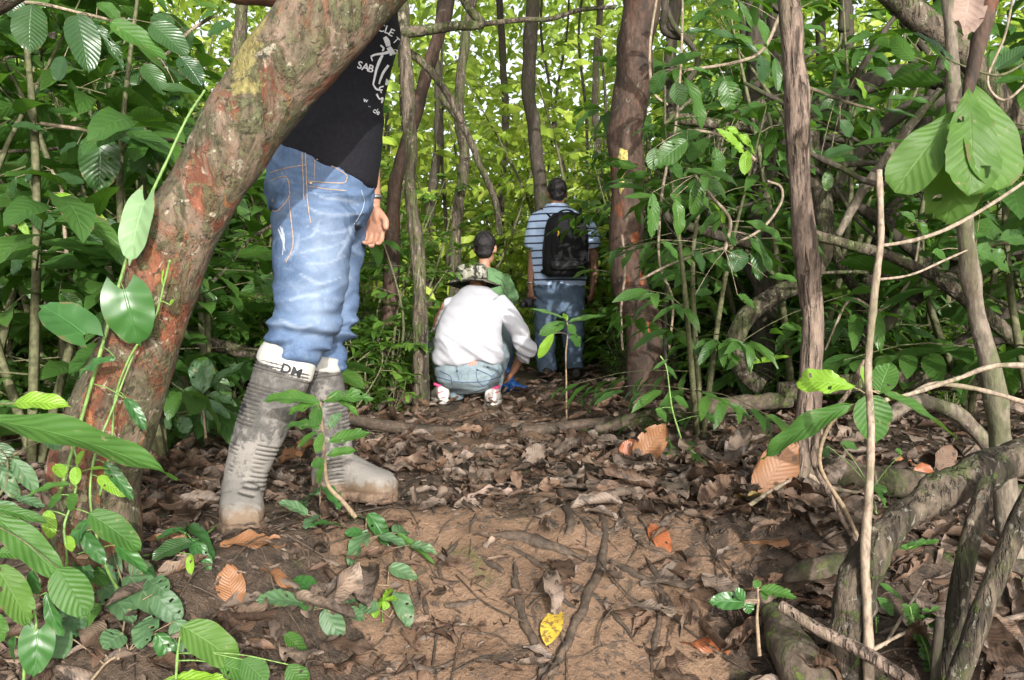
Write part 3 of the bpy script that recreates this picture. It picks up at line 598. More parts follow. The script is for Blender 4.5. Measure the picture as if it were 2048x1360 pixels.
# ------------------------------------------------------------------ standing trees the photo shows
TREES = [
 ('slender_tree', 'slender brown trunk with rough flaking bark, standing right of the path, nearest upright trunk', [(1592, 985, 2.8), (1608, 900, 2.8), (1624, 740, 2.8), (1632, 640, 2.8), (1618, 500, 2.8), (1602, 330, 2.8), (1590, 170, 2.8), (1578, -20, 2.8)], [60, 50, 46, 42, 44, 46, 46, 44], 'bark_brown', 0.7),
 ('red_barked_tree', 'dark red barked tree with a yellow scar, right of the man with the backpack', [(1288, 740, 5.6), (1278, 690, 5.6), (1262, 560, 5.6), (1254, 430, 5.6), (1258, 280, 5.6), (1268, 150, 5.6), (1284, -20, 5.6)], [92, 78, 74, 72, 72, 72, 74], 'bark_red', 1.0),
 ('dark_tree', 'thin dark trunk rising just behind the head of the man with the backpack', [(1092, 700, 8.6), (1086, 430, 8.6), (1072, 280, 8.6), (1060, 170, 8.6), (1064, -20, 8.6)], [30, 28, 26, 28, 26], 'bark_dark', 0.9),
 ('mossy_tree', 'mossy straight trunk close behind the hand of the man in jeans', [(842, 700, 5.2), (838, 620, 5.2), (832, 480, 5.2), (822, 360, 5.2), (816, 200, 5.2), (808, 40, 5.2), (800, -60, 5.2)], [36, 29, 27, 25, 25, 24, 24], 'bark_mossy', 0.8),
 ('brown_tree', 'reddish brown trunk leaning right, second trunk behind the man in jeans', [(770, 560, 5.7), (788, 420, 5.7), (800, 330, 5.7), (842, 190, 5.7), (880, 60, 5.7), (910, -40, 5.7)], [36, 29, 27, 26, 25], 'bark_red', 0.8),
 ('slim_tree', 'slim grey trunk between the mossy trunk and the boy', [(905, 640, 9.0), (912, 470, 9.0), (928, 320, 9.0), (918, 230, 9.0), (925, 120, 9.0), (950, -30, 9.0)], [24, 22, 22, 20, 18], 'bark_mossy', 0.9),
 ('forked_tree', 'thin dark trunk far left of the boy beside pale trunk', [(855, 640, 10), (862, 420, 10), (880, 250, 10), (872, 100, 10), (885, -30, 10)], [22, 20, 18, 16], 'bark_dark', 0.9),
 ('right_hand_tree', 'grey bark tree near the right edge, thickening below the hanging big leaves', [(2048, 1190, 2.45), (2022, 1090, 2.45), (2006, 960, 2.45), (1996, 850, 2.45), (1980, 740, 2.45), (1950, 590, 2.45), (1926, 450, 2.45), (1910, 300, 2.45), (1906, 130, 2.45), (1894, -30, 2.45)], [52, 46, 50, 48, 42, 38, 32, 28, 27, 26], 'bark_grey', 0.6),
 ('dark_tree', 'dark straight trunk left of the slender brown trunk', [(1522, 790, 5.5), (1530, 560, 5.5), (1524, 360, 5.5), (1516, 150, 5.5), (1510, -30, 5.5)], [50, 46, 42, 40], 'bark_dark', 1.0),
 ('dark_tree', 'dark trunk pair member directly behind the slender brown trunk, left', [(1566, 760, 6.2), (1556, 560, 6.2), (1552, 360, 6.2), (1562, 200, 6.2), (1548, -30, 6.2)], [56, 50, 44, 40], 'bark_dark', 1.0),
 ('dark_tree', 'dark thin trunk right of the red barked tree', [(1345, 720, 6.5), (1338, 560, 6.5), (1350, 420, 6.5), (1340, 200, 6.5), (1352, -30, 6.5)], [30, 26, 24], 'bark_dark', 0.9),
 ('dark_tree', 'dark trunk between the red barked tree and the curved liana', [(1492, 740, 7.5), (1488, 480, 7.5), (1500, 250, 7.5), (1490, -30, 7.5)], [34, 30, 26], 'bark_dark', 0.9),
 ('dark_tree', 'dark leaning trunk behind the snapped stick, near the right edge', [(1700, 740, 5.0), (1742, 560, 5.0), (1800, 380, 5.0), (1850, 240, 5.0), (1930, -30, 5.0)], [40, 34, 30, 26], 'bark_dark', 1.0),
 ('dark_tree', 'dark trunk behind the grey tree at right, standing upright', [(1905, 720, 6.5), (1912, 520, 6.5), (1896, 300, 6.5), (1880, -30, 6.5)], [44, 38, 34], 'bark_dark', 1.0),
 ('dark_tree', 'thin dark trunk far behind the leaning trunk at left', [(82, 700, 7.0), (96, 500, 7.0), (90, 250, 7.0), (110, -30, 7.0)], [26, 22, 20], 'bark_dark', 0.9),
 ('brown_tree', 'slim brown trunk far left, half hidden in leaves', [(236, 720, 8.0), (228, 480, 8.0), (244, 240, 8.0), (236, -30, 8.0)], [34, 30, 24], 'bark_brown', 0.9),
 ('dark_tree', 'dark trunk at the far left edge behind big leaves', [(-40, 720, 6.0), (-30, 400, 6.0), (-50, -30, 6.0)], [44, 40, 36], 'bark_dark', 1.0),
 ('mossy_tree', 'slim mossy trunk seen between the leaning trunk and the blue jeans', [(470, 720, 9.5), (480, 480, 9.5), (468, 200, 9.5), (490, -30, 9.5)], [30, 28, 24], 'bark_mossy', 0.9),
 ('dark_tree', 'dark trunk left of the backpack wearer in the bright foliage', [(1010, 640, 12), (1000, 430, 12), (1012, 240, 12), (996, -30, 12)], [18, 16, 14], 'bark_dark', 0.9),
 ('pale_tree', 'thin pale trunk right of the backpack wearer, far back', [(1196, 640, 12), (1202, 400, 12), (1190, 200, 12), (1204, -30, 12)], [16, 15, 13], 'bark_grey', 0.9),
 ('dark_tree', 'dark trunk in the thicket left of the grey tree', [(1830, 740, 7.5), (1826, 480, 7.5), (1838, 240, 7.5), (1820, -30, 7.5)], [34, 30, 28], 'bark_dark', 1.0),
 ('dark_tree', 'dark trunk in the thicket, right of the slender brown trunk', [(1690, 720, 8), (1684, 500, 8), (1696, 250, 8), (1688, -30, 8)], [36, 30, 26], 'bark_dark', 1.0),
 ('dark_tree', 'dark sloping trunk at the right edge of the thicket', [(2010, 700, 5.5), (2060, 520, 5.5), (2075, 300, 5.5), (2100, -30, 5.5)], [44, 40, 36], 'bark_dark', 1.0),
]
for i, (nm, lab, pts, wpx, mt, sc) in enumerate(TREES):
    hi = P(*pts[-1]) + Vector((-.2, 1.2, 8.0)) if pts[0][2] < 3 else None
    tree(nm, lab, pts, wpx, mt, None, hi, i, sc, 16 if i < 4 else 10)
for i in range(9):                # thin stems in the bright gap
    px, d = random.uniform(740, 1240), random.uniform(9.6, 13); lean = random.gauss(0, 60)
    b = G((px - 1024) / F * d, d); mb = MB(); q = [b - Vector((0, 0, .05))] + [P(px + lean * t + random.gauss(0, 14), 700 - 760 * t, d) for t in (.3, .6, .85, 1.1)]; tube(mb, q, [.028, .022, .018, .016, .012], 30, 7, .002, 12)
    tag(mb.build('thin_stem', M['bark_dark'], origin=b), 'thin dark stem of an understorey tree in the bright gap beyond the people', 'stem', 'thin stems beyond the people')
# forest trees added so that their crowns keep the right side dark
for i, (x, y, hgt) in enumerate([(3.8, 6.4, 5.2), (2.9, 9.6, 6.0), (4.6, 9.5, 6), (6.0, 12.5, 6), (4.4, 13.0, 6.2)]):
    g = G(x, y); t = thing('shade_tree', 'dark forest tree added in the thicket to shade the right side', 'tree', g, 'shade trees added in the thicket'); mb = MB()
    tube(mb, [g - Vector((0, 0, .1)), g + Vector((.1, .1, hgt * .5)), g + Vector((0, 0.15, hgt))], [0.11, 0.085, 0.06], 24, 10, 0.006, 9); mb.build('trunk', M['bark_dark'], t); add_crown(t, g + Vector((0, .15, hgt)), i, 1.2)

# ------------------------------------------------------------------ lianas, branches, logs
wood('curved_liana', 'thick grey S shaped liana bending to the ground left of the slender brown trunk', 'liana', [(1520, 775, 4.5), (1482, 740, 4.5), (1470, 690, 4.5), (1492, 635, 4.5), (1550, 590, 4.5), (1606, 562, 4.5), (1642, 520, 4.5), (1650, 460, 4.5), (1642, 390, 4.5), (1620, 300, 4.55), (1640, 210, 4.6), (1720, 165, 4.6)], [36, 34, 36, 34, 32], 'bark_mossy', seg=14, knob=0.006)
wood('sloping_trunk', 'thick grey green trunk sloping down to the right edge behind the big hanging leaves', 'tree trunk', [(1740, -60, 3.3), (1810, 10, 3.3), (1880, 70, 3.3), (1950, 130, 3.3), (2010, 220, 3.3), (2070, 290, 3.3), (2160, 400, 3.35)], [52, 52, 50, 48], 'bark_mossy', seg=16, knob=0.006)
wood('liana', 'dark arching liana crossing the top right, below the sloping trunk', 'liana', [(1560, 330, 4.6), (1600, 260, 4.6), (1660, 205, 4.6), (1740, 165, 4.6), (1830, 150, 4.6), (1930, 175, 4.6), (2060, 190, 4.6), (2200, 230, 4.6)], [36, 40, 44, 40, 36], 'bark_dark', knob=0.006)
wood('liana', 'lower dark liana dipping from the arching liana towards the right edge', 'liana', [(1640, 420, 5), (1700, 330, 5), (1770, 250, 5), (1840, 210, 5), (1960, 205, 5), (2120, 270, 5)], [26, 30, 30, 26], 'bark_dark')
wood('branch', 'grey diagonal branch between the slender trunk and the hanging leaves', 'branch', [(1676, 470, 3.9), (1720, 390, 3.9), (1790, 290, 3.9), (1830, 240, 3.9), (1880, 180, 3.9)], [16, 18, 16], 'bark_grey')
wood('branch', 'long mossy branch running down right from behind the slender trunk', 'branch', [(1625, 470, 3.8), (1720, 495, 3.8), (1800, 520, 3.8), (1880, 560, 3.8), (1960, 620, 3.8), (2060, 710, 3.8), (2140, 790, 3.8)], [22, 24, 26, 24], 'bark_mossy', knob=0.004)
wood('branch', 'dark branch crossing above the logs at right, sloping up to the grey tree', 'branch', [(1730, 690, 4.4), (1800, 620, 4.4), (1890, 560, 4.4), (1990, 510, 4.4), (2090, 490, 4.4)], [30, 28, 24], 'bark_dark')
wood('branch', 'dark branch rising left in the right hand thicket', 'branch', [(1990, 650, 4.8), (1900, 570, 4.8), (1800, 480, 4.8), (1700, 400, 4.8), (1640, 380, 4.8)], [26, 24, 20], 'bark_dark')
wood('big_root', 'large arching grey root with bare pale wood, right foreground', 'root', [(1690, 1420, 1.95), (1696, 1290, 1.95), (1712, 1190, 1.95), (1742, 1105, 1.95), (1800, 1040, 1.97), (1880, 985, 2.0), (1960, 945, 2.05), (2050, 905, 2.1), (2160, 870, 2.15)], [78, 72, 70, 62, 66, 70, 66, 62], 'bark_mossy', seg=30, rough=0.007, rs=24, n=140, knob=0.012)
wood('arched_branch', 'thin arched grey branch behind the big arching root', 'branch', [(1770, 835, 2.7), (1830, 805, 2.7), (1900, 820, 2.7), (1950, 860, 2.7), (1990, 920, 2.7), (2020, 1000, 2.7)], [26, 30, 30, 28], 'bark_grey')
wood('pole', 'grey green stem leaning right under the big root, left of two', 'stem', [(1885, 1400, 1.9), (1905, 1280, 1.9), (1925, 1150, 1.9), (1960, 1010, 1.92), (1975, 960, 1.95)], [42, 40, 38, 34], 'bark_mossy', rough=0.002)
wood('pole', 'grey green stem leaning right to the edge, right of two', 'stem', [(1890, 1420, 1.8), (1930, 1320, 1.8), (1965, 1220, 1.8), (2010, 1110, 1.8), (2060, 1000, 1.82), (2120, 880, 1.85)], [44, 42, 42, 40], 'bark_mossy', rough=0.002)
wood('pole', 'short dark broken stem standing in the lower right corner', 'stem', [(1870, 1400, 1.85), (1872, 1320, 1.85), (1880, 1236, 1.85)], [22, 20, 18], 'bark_dark', rough=0.001)
wood('fallen_log', 'mossy fallen log lying across the right foreground behind the big root', 'log', [(1570, 1165, 2.25), (1640, 1140, 2.25), (1760, 1140, 2.3), (1900, 1150, 2.35), (2060, 1165, 2.4), (2200, 1180, 2.45)], [24, 66, 82, 80, 80], 'log', seg=18, rough=0.008, knob=0.01)
wood('fallen_log', 'dark fallen log under the sapling rosette, middle of the right side', 'log', [(1650, 945, 2.9), (1760, 960, 2.95), (1900, 985, 3.0), (2060, 1000, 3.05), (2200, 1010, 3.1)], [60, 64, 62, 60], 'log', seg=16, rough=0.008, knob=0.008)
wood('fallen_log', 'long grey mossy log lying level behind the snapped stick', 'log', [(1560, 785, 4.2), (1680, 768, 4.2), (1800, 760, 4.2), (1920, 764, 4.2), (2060, 768, 4.2), (2200, 770, 4.2)], [38, 40, 40, 38], 'bark_mossy', seg=14, rough=0.006, knob=0.006)
wood('fallen_log', 'mossy log along the far edge of the slope, right of the path', 'log', [(1190, 860, 4.0), (1290, 838, 4.05), (1390, 820, 4.1), (1480, 808, 4.15), (1580, 800, 4.2)], [22, 36, 40, 36, 26], 'log', seg=14, rough=0.008, knob=0.008)
wood('path_root', 'smooth brown root crossing the path like a step, behind the boots', 'root', [(700, 838, 4.15), (760, 850, 4.12), (850, 862, 4.1), (960, 866, 4.08), (1060, 862, 4.08), (1150, 852, 4.1), (1240, 842, 4.15)], [18, 24, 26, 26, 24, 20], 'root', seg=12, rough=0.003, knob=0.004)
wood('leaning_branch', 'dark branch lying in the leaves at the far right behind the log', 'branch', [(1880, 740, 4.6), (1950, 690, 4.6), (2020, 640, 4.6), (2100, 600, 4.6)], [70, 64, 54], 'bark_dark', rough=0.01)
wood('buttress', 'mossy flat root foot at the bottom right, left of the big root', 'root', [(1640, 1400, 1.95), (1600, 1330, 1.98), (1565, 1270, 2.05), (1540, 1220, 2.12)], [110, 90, 70, 40], 'log', seg=16, rough=0.006, knob=0.008)
for i in range(30):                # fine rootlets
    x, y = random.uniform(-.34, .42), random.uniform(1.95, 2.7); a = random.gauss(-PI / 2, .8); q = []
    for j in range(random.randint(4, 7)): q.append(G(x, y)); a += random.gauss(0, .4); x += math.cos(a) * .055; y += math.sin(a) * .055
    w0 = random.uniform(.0016, .0042); mb = MB(); c, rr = spline([list(p) for p in q], [w0] * len(q), 8 * len(q)); rr = rr * np.linspace(1.1, .4, len(c)); c[:, 2] = gz(c[:, 0], c[:, 1]) + rr * .4 + .001
    tube(mb, c, rr, seg=7, raw=True, rough=.0008, rs=60); tag(mb.build('rootlet', M['root'], origin=q[0]), 'fine dark rootlet lying on the bare clay slope', 'root', 'fine rootlets on the clay slope')
# the cut-off stick and its side twigs
st = thing('snapped_sapling', 'thin pale stick of a sapling snapped off at the top, right foreground', 'sapling', P(1738, 1420, 1.9))
mb = MB(); sp = [(1738, 1420, 1.9), (1736, 1250, 1.9), (1730, 1120, 1.9), (1738, 980, 1.9), (1742, 860, 1.9), (1736, 740, 1.9), (1744, 640, 1.9), (1752, 560, 1.9), (1762, 470, 1.9), (1758, 340, 1.9)]
tube(mb, PX(sp), [0.5 * a / F * 1.9 for a in (22, 20, 19, 17, 16, 15, 16, 15, 13, 11)], 110, 12, 0.0010, 40, knob=0.0012); mb.build('stem', M['bark_twig'], st)
for pts, ws in (([(1758, 492, 1.9), (1830, 480, 1.92), (1900, 455, 1.95), (1980, 410, 2.0), (2070, 350, 2.05)], [7, 8, 8, 7]), ([(1748, 560, 1.9), (1820, 550, 1.93), (1890, 520, 1.97), (1935, 500, 2.0)], [5, 5, 4])):
    mb = MB(); tube(mb, PX(pts), [0.5 * a / F * 1.95 for a in np.interp(np.linspace(0, 1, len(pts)), np.linspace(0, 1, len(ws)), ws)], 40, 8, 0.0006, 40); mb.build('twig', M['bark_twig'], st)
for lab, pts, ws in (
 ('forked grey twig reaching in from the right edge above the big root', [(2080, 732, 2.2), (1990, 732, 2.2), (1920, 755, 2.2), (1830, 785, 2.15), (1770, 800, 2.1)], [11, 11, 10, 8]),
 ('lower grey twig from the right edge under the forked twig', [(2080, 815, 2.25), (2000, 790, 2.2), (1920, 772, 2.2), (1860, 770, 2.2), (1800, 800, 2.15)], [10, 10, 10, 8]),
 ('bent brown twig looping down from the sapling rosette to the leaves', [(1728, 720, 2.15), (1700, 780, 2.15), (1660, 830, 2.15), (1630, 870, 2.15), (1628, 930, 2.15), (1660, 990, 2.2), (1690, 1050, 2.2), (1720, 1090, 2.2)], [8, 10, 10, 10, 8]),
 ('grey stick lying across the dead leaves below the pale yellow leaf', [(1405, 1070, 2.5), (1470, 1030, 2.5), (1530, 990, 2.5), (1580, 960, 2.52)], [9, 9, 8]),
 ('grey twig crossing the dark log beside the slender trunk', [(1618, 950, 2.5), (1660, 975, 2.5), (1715, 985, 2.5)], [10, 9, 8]),
 ('brown thin twig leaning in the hollow at the lower right', [(1770, 1290, 1.98), (1800, 1240, 2.0), (1850, 1160, 2.05)], [6, 6, 5]),
 ('fallen branch lying diagonally at the lower right in front of the big root', [(1560, 1210, 1.9), (1640, 1260, 1.86), (1720, 1300, 1.83), (1800, 1350, 1.8), (1870, 1400, 1.78)], [22, 28, 26, 22]),
 ('thin grey branch crossing the fern in the lower right', [(1745, 1300, 1.93), (1800, 1270, 1.95), (1830, 1262, 1.97)], [8, 8, 6]),
 ('dark horizontal branch pointing right from the mossy trunk at the top', [(806, 66, 5.2), (850, 60, 5.2), (910, 52, 5.2), (962, 48, 5.2), (940, 20, 5.2), (915, -20, 5.2)], [24, 20, 18, 16]),
 ('long thin branch across the bright gap at the top centre', [(830, 70, 6.8), (940, 52, 6.8), (1040, 40, 6.8), (1100, 38, 6.8), (1160, 20, 6.8), (1230, 14, 6.8)], [10, 11, 10, 8]),
 ('grey branch slanting down right from the mossy trunk behind the shirt', [(812, 100, 5.4), (850, 130, 5.4), (890, 180, 5.4), (925, 245, 5.4)], [16, 16, 12]),
 ('thin arched branch dropping beside the boy', [(880, 190, 8), (930, 260, 8), (960, 330, 8), (990, 400, 8), (1000, 470, 8)], [12, 14, 14, 12]),
 ('brown bare branch in the left thicket, sloping down right', [(-20, 500, 4.0), (60, 540, 4.0), (140, 560, 4.0), (190, 548, 4.0)], [26, 24, 18, 10]),
 ('long bare branch crossing the upper left leaves', [(-20, 120, 3.6), (80, 104, 3.6), (180, 98, 3.6), (280, 120, 3.6), (330, 130, 3.6)], [9, 9, 8]),
 ('thin bare branch in the left thicket under the big hanging leaf', [(-20, 305, 3.6), (80, 300, 3.6), (160, 298, 3.6), (240, 340, 3.6), (300, 285, 3.6), (350, 280, 3.6)], [8, 8, 7]),
 ('brown rotten branch on the ground between the leaning trunk and the jeans', [(330, 655, 4.6), (400, 680, 4.6), (470, 700, 4.6), (540, 712, 4.6)], [26, 28, 24]),
 ('slim brown twig slanting behind the jeans pocket', [(400, 585, 4.2), (450, 540, 4.2), (500, 480, 4.2), (545, 450, 4.2)], [8, 7, 6])):
    wood('branch', lab, 'branch', pts, ws, 'bark_mossy' if pts[0][2] > 3 else 'bark_twig' if 'grey' in lab or 'thin' in lab else 'bark_brown', rough=0.0015, rs=30)
for i, (lab, pts) in enumerate((('thin hanging vine left of the slender trunk, from the top to the leaves', [(1366, -30, 4), (1362, 120, 4), (1350, 260, 4), (1325, 380, 4), (1318, 520, 4), (1345, 600, 4), (1338, 700, 4)]),
 ('thin vine with a curled tip, left of the slender trunk', [(1280, 560, 3.6), (1350, 525, 3.6), (1450, 495, 3.6), (1520, 460, 3.6), (1560, 410, 3.6), (1562, 375, 3.6), (1535, 362, 3.6)]),
 ('upright thin vine in front of the red barked tree', [(1245, 700, 4.6), (1242, 620, 4.6), (1250, 540, 4.6), (1244, 470, 4.6)]),
 ('thin vine hanging at the top beside the red barked tree', [(1318, -30, 4.8), (1300, 90, 4.8), (1306, 180, 4.8), (1335, 210, 4.8)]),
 ('thin dark vine looping through the right thicket', [(1650, 700, 4.2), (1700, 600, 4.2), (1760, 620, 4.2), (1820, 560, 4.2), (1840, 470, 4.2)]),
 ('thin vine dropping in front of the grey tree at right', [(2030, -30, 2.6), (2010, 70, 2.6), (1975, 160, 2.6), (2010, 200, 2.6), (2070, 150, 2.6)]))):
    wood('vine', lab, 'vine', pts, [5, 6, 5], 'bark_twig', seg=7, rough=0.0006)
# the tangle of thin lianas on the right
for i in range(34):
    px, py, d = random.uniform(1330, 2060), random.uniform(60, 640), random.uniform(3.7, 6.2); a = random.uniform(0, 2 * PI); q = [(px, py, d)]
    for j in range(random.randint(3, 6)):
        a += random.gauss(0, .55); px = max(1330, px + math.cos(a) * 90); py = min(py + math.sin(a) * 90, 720); d += random.gauss(0, .05); q.append((px, py, d))
    w0 = random.choice((7, 8, 10, 13, 18, 24)); wood('liana', 'thin dark liana tangled with others in the right hand thicket', 'liana', q, [w0, w0 * .9, w0 * .6], random.choice(('bark_dark', 'bark_dark', 'bark_dark', 'bark_mossy')), 'lianas tangled in the right hand thicket', 8, .002, 20, knob=.002)
# roots on the bare slope
ROOTS = [([(1195, 1000), (1205, 1060), (1192, 1150), (1160, 1230), (1125, 1300), (1095, 1358)], [15, 15, 17, 20, 22]), ([(1028, 1130), (1036, 1190), (1052, 1250), (1075, 1310), (1082, 1358)], [12, 16, 18, 16]), ([(975, 1072), (1040, 1080), (1100, 1096), (1170, 1130)], [12, 26, 24, 12]), ([(982, 1090), (1050, 1120), (1130, 1165), (1200, 1210), (1270, 1295)], [6, 9, 13, 8]), ([(1215, 1130), (1280, 1155), (1330, 1200), (1350, 1250)], [12, 16, 12]), ([(1290, 1110), (1318, 1170), (1320, 1240), (1300, 1350)], [6, 11, 12, 9]), ([(920, 1075), (895, 1110), (880, 1150), (905, 1190)], [5, 8, 4]), ([(838, 1160), (845, 1220), (852, 1290)], [6, 8, 5]), ([(1075, 965), (1120, 990), (1132, 1040), (1125, 1080)], [16, 18, 18, 8]), ([(1005, 1205), (1070, 1196), (1120, 1205), (1150, 1225)], [5, 9, 6]), ([(880, 1212), (930, 1212), (970, 1205)], [8, 14, 5]), ([(730, 1300), (770, 1330), (800, 1358)], [4, 6, 5]), ([(1150, 1030), (1190, 1065), (1250, 1055), (1330, 1085)], [10, 12, 9, 5]), ([(1240, 1010), (1262, 1060), (1320, 1110), (1400, 1140)], [8, 9, 10, 6]), ([(940, 1110), (985, 1140), (1010, 1160)], [6, 14, 6]), ([(760, 990), (830, 1005), (905, 1000), (960, 985)], [8, 12, 9]), ([(690, 985), (760, 965), (800, 930)], [8, 14, 8]), ([(860, 960), (875, 1000), (862, 1035)], [7, 8, 5])]
RL = ['long dark root running straight down the middle of the slope', 'dark root left of the yellow leaf on the slope', 'thick short root at the top of the slope', 'thin root slanting from the thick short root to the lower right', 'root curving right of the long dark root', 'thin dark root near the right of the bare clay', 'hooked thin root at the upper left of the clay', 'short straight root by the left herbs', 'bent thick root under the curled grey leaf', 'pale thin root lying across the clay in the middle', 'stubby dark root at the left of the clay', 'tiny root at the bottom left of the clay', 'dark root crossing right at the lip of the slope', 'thin root descending right from the slope lip', 'short dark root wedge in the clay upper middle', 'root beside the toe of the front boot', 'root running up from the toe of the front boot', 'small root peg in front of the front boot']
for lab, (pp, ws) in zip(RL, ROOTS):
    q = [Gp(*a) for a in pp]; r = [0.5 * a / F * b.y for a, b in zip(np.interp(np.linspace(0, 1, len(q)), np.linspace(0, 1, len(ws)), ws), q)]
    mb = MB(); c, rr = spline([list(a + Vector((0, 0, 0.25 * s))) for a, s in zip(q, r)], r, 10 * len(q)); c[:, :2] += .012 * np.stack([fbm(c, 9, 2), fbm(c + 5, 9, 2)], -1); rr = rr * (1.05 + .35 * fbm(c, 7, 2)) * np.minimum(1, .35 + 4 * np.minimum(np.linspace(0, 1, len(c)), np.linspace(1, 0, len(c)))); c[:, 2] = gz(c[:, 0], c[:, 1]) - rr * 0.25 + 0.002
    tube(mb, c, rr, seg=10, raw=True, rough=0.003, rs=40); tag(mb.build('root', M['root'], origin=q[0]), lab, 'root', 'roots on the clay slope')
# ------------------------------------------------------------------ understorey
K_big = Kinds([shrub_kind('large_leaved_shrub', 'shrub of big drooping dark green leaves', 'shrub', 'large leaved shrubs around the clearing', shrub_meshes(100 + i, 2.3, 0.55, 3, 0.23, T_MD, 7, face=.5), ('stem', 'leaf_shrub')) for i in range(3)])
K_lance = Kinds([shrub_kind('narrow_leaved_shrub', 'shrub of long narrow hanging leaves', 'shrub', 'narrow leaved shrubs right of the path', shrub_meshes(110 + i, 2.4, 0.6, 3, 0.21, T_MDL, 8, upness=.1, face=.6), ('stem', 'leaf_shrub')) for i in range(3)])
K_mid = Kinds([shrub_kind('forest_shrub', 'leafy green forest shrub in the thicket beyond the path', 'shrub', 'forest shrubs beyond the path', shrub_meshes(120 + i, 2.6, 1.0, 5, 0.15, T_LO, 9, face=.8), ('stem', 'leaf_mid')) for i in range(4)])
K_sun_tint = Kinds([shrub_kind('sun_tinted_shrub', 'yellow green shrub far behind with sunlight put into its leaf colour', 'shrub', 'far shrubs with sunlight put into the leaf colour', shrub_meshes(130 + i, 3.2, 1.3, 4, 0.185, T_LO, 13, face=1.3), ('stem', 'leaf_far')) for i in range(4)])
K_low = Kinds([shrub_kind('low_plant', 'low green seedling plant at the side of the path', 'plant', 'low seedlings along the path', shrub_meshes(140 + i, 0.5, 0.25, 4, 0.10, T_MDL if i % 2 else T_MD, 4), ('stem', 'leaf_mid')) for i in range(4)])
def at(px, d): return (px - 1024) / F * d, d
for i, (px, d, s, l) in enumerate([(60, 3.1, 1.0, 'big leaved shrub at the far left edge, nearest of the left shrubs'), (205, 3.5, 0.95, 'big leaved shrub between the left edge and the leaning trunk'), (330, 3.4, .9, 'big leaved shrub just behind the leaning trunk'), (-60, 3.8, 1.1, 'big leaved shrub partly cut by the left edge'), (420, 4.4, 1.0, 'big leaved shrub behind the back pocket of the jeans'), (130, 4.6, 1.15, 'second row big leaved shrub at the left'), (300, 5.2, 1.2, 'tall big leaved shrub behind the leaning trunk, second row'), (500, 5.6, 1.1, 'big leaved shrub seen left of the jeans'), (20, 5.6, 1.3, 'tall big leaved shrub far left, back row'), (1950, 4.3, 1.0, 'big leaved shrub behind the hanging leaves at right'), (2080, 3.6, 1.1, 'big leaved shrub cut by the right edge')]):
    K_big.put(i, *at(px, d), sc=s, label=l)
for i, (px, d, s, l) in enumerate([(1250, 9.6, .9, 'narrow leaved shrub beside the red barked tree'), (1400, 3.9, .75, 'narrow leaved shrub between the red barked tree and the slender trunk'), (1600, 5.0, 1.1, 'narrow leaved shrub just left of the slender trunk, second row'), (1470, 6.6, 1.2, 'tall narrow leaved shrub behind the red barked tree'), (1640, 6.0, 1.25, 'tall narrow leaved shrub behind the slender trunk'), (1880, 6.2, 1.3, 'tall narrow leaved shrub at the right of the thicket'), (1330, 7.0, 1.2, 'narrow leaved shrub far behind the red barked tree')]):
    K_lance.put(i, *at(px, d), sc=s, label=l)
def clear(x, y):                    # keep the people and the line of sight to them free
    px = 1024 + x / y * F
    c = .287 * (7.7 - y)
    return not (y < 7.6 and .05 + c < x < .85 + c) and not (780 < px < 1300 and y < 9.4) and not (520 < px < 830 and y < 4.6)
n = 0
for d0 in np.arange(5.6, 9.6, 0.5):
    for px in np.arange(-250, 2350, 2048 / (d0 * 1.55)):
        p_, d = px + RNG.uniform(-80, 80), d0 + RNG.uniform(-.25, .25); x, y = at(p_, d)
        if clear(x, y) and not (x > .9 and n % 5 in (1, 3) and (n := n + 1)): K_mid.put(n, x, y, sc=RNG.uniform(.5, .95) if 560 < p_ < 1300 else RNG.uniform(.75, 1.3)); n += 1
n = 0
for d0 in np.arange(9.8, 16, 0.9):
    for px in np.arange(-250, 2350, 2048 / (d0 * 0.95)):
        p_, d = px + RNG.uniform(-80, 80), d0 + RNG.uniform(-.4, .4); K_sun_tint.put(n, *at(p_, d), sc=RNG.uniform(.5, 1.3)); n += 1
n = 0
for i in range(330):
    px = RNG.uniform(560, 1500) if i % 2 else RNG.uniform(-100, 2150); d = RNG.uniform(4.4, 9.5); x, y = at(px, d)
    if (clear(x, y) or (1225 < px < 1300 and d > 6) or (790 < px < 850 and d > 5.2) or (850 < px < 1280 and d > 8.6)) and not (d < 5.2 and 850 < px < 1300) and not (d < 4.7 and px > 500): K_low.put(i, x, y, sc=RNG.uniform(.5, 1.3)); n += 1
for i in range(46):                # fresher plants at the left of the path
    px, d = RNG.uniform(380, 775), RNG.uniform(4.8, 7.0); x, y = at(px, d); K_low.put(i, x, y, sc=RNG.uniform(.7, 1.5))
# far mass of leaves that no one could count
fm = MB(); N = 60000
x = RNG.uniform(-15, 15, N); y = RNG.uniform(15.5, 24, N); z = RNG.uniform(0, 1, N) ** 0.8 * 11 - .2
cl = fbm(np.stack([x, y * .7, z], -1), 0.55, 3); keep = cl > -0.32; x, y, z = x[keep], y[keep], z[keep]
leaves(fm, T_LO, np.stack([x, y, z], -1), rdir(len(x), -.8, .1), RNG.normal(0, .5, (len(x), 3)) + [.2, -1.0, .5], RNG.uniform(.15, .36, len(x)))
N = 26000; x = RNG.uniform(-26, 26, N); y = RNG.uniform(25, 36, N); z = RNG.uniform(0, 1, N) ** 0.8 * 19 - .3
cl = fbm(np.stack([x * .5, y * .3, z * .5], -1), 0.5, 3); keep = cl > -0.25; x, y, z = x[keep], y[keep], z[keep]
leaves(fm, T_LO, np.stack([x, y, z], -1), rdir(len(x), -.8, .1), RNG.normal(0, .5, (len(x), 3)) + [.2, -1.0, .5], RNG.uniform(.3, .6, len(x)))
tag(fm.build('far_foliage', M['leaf_far']), kind='stuff')

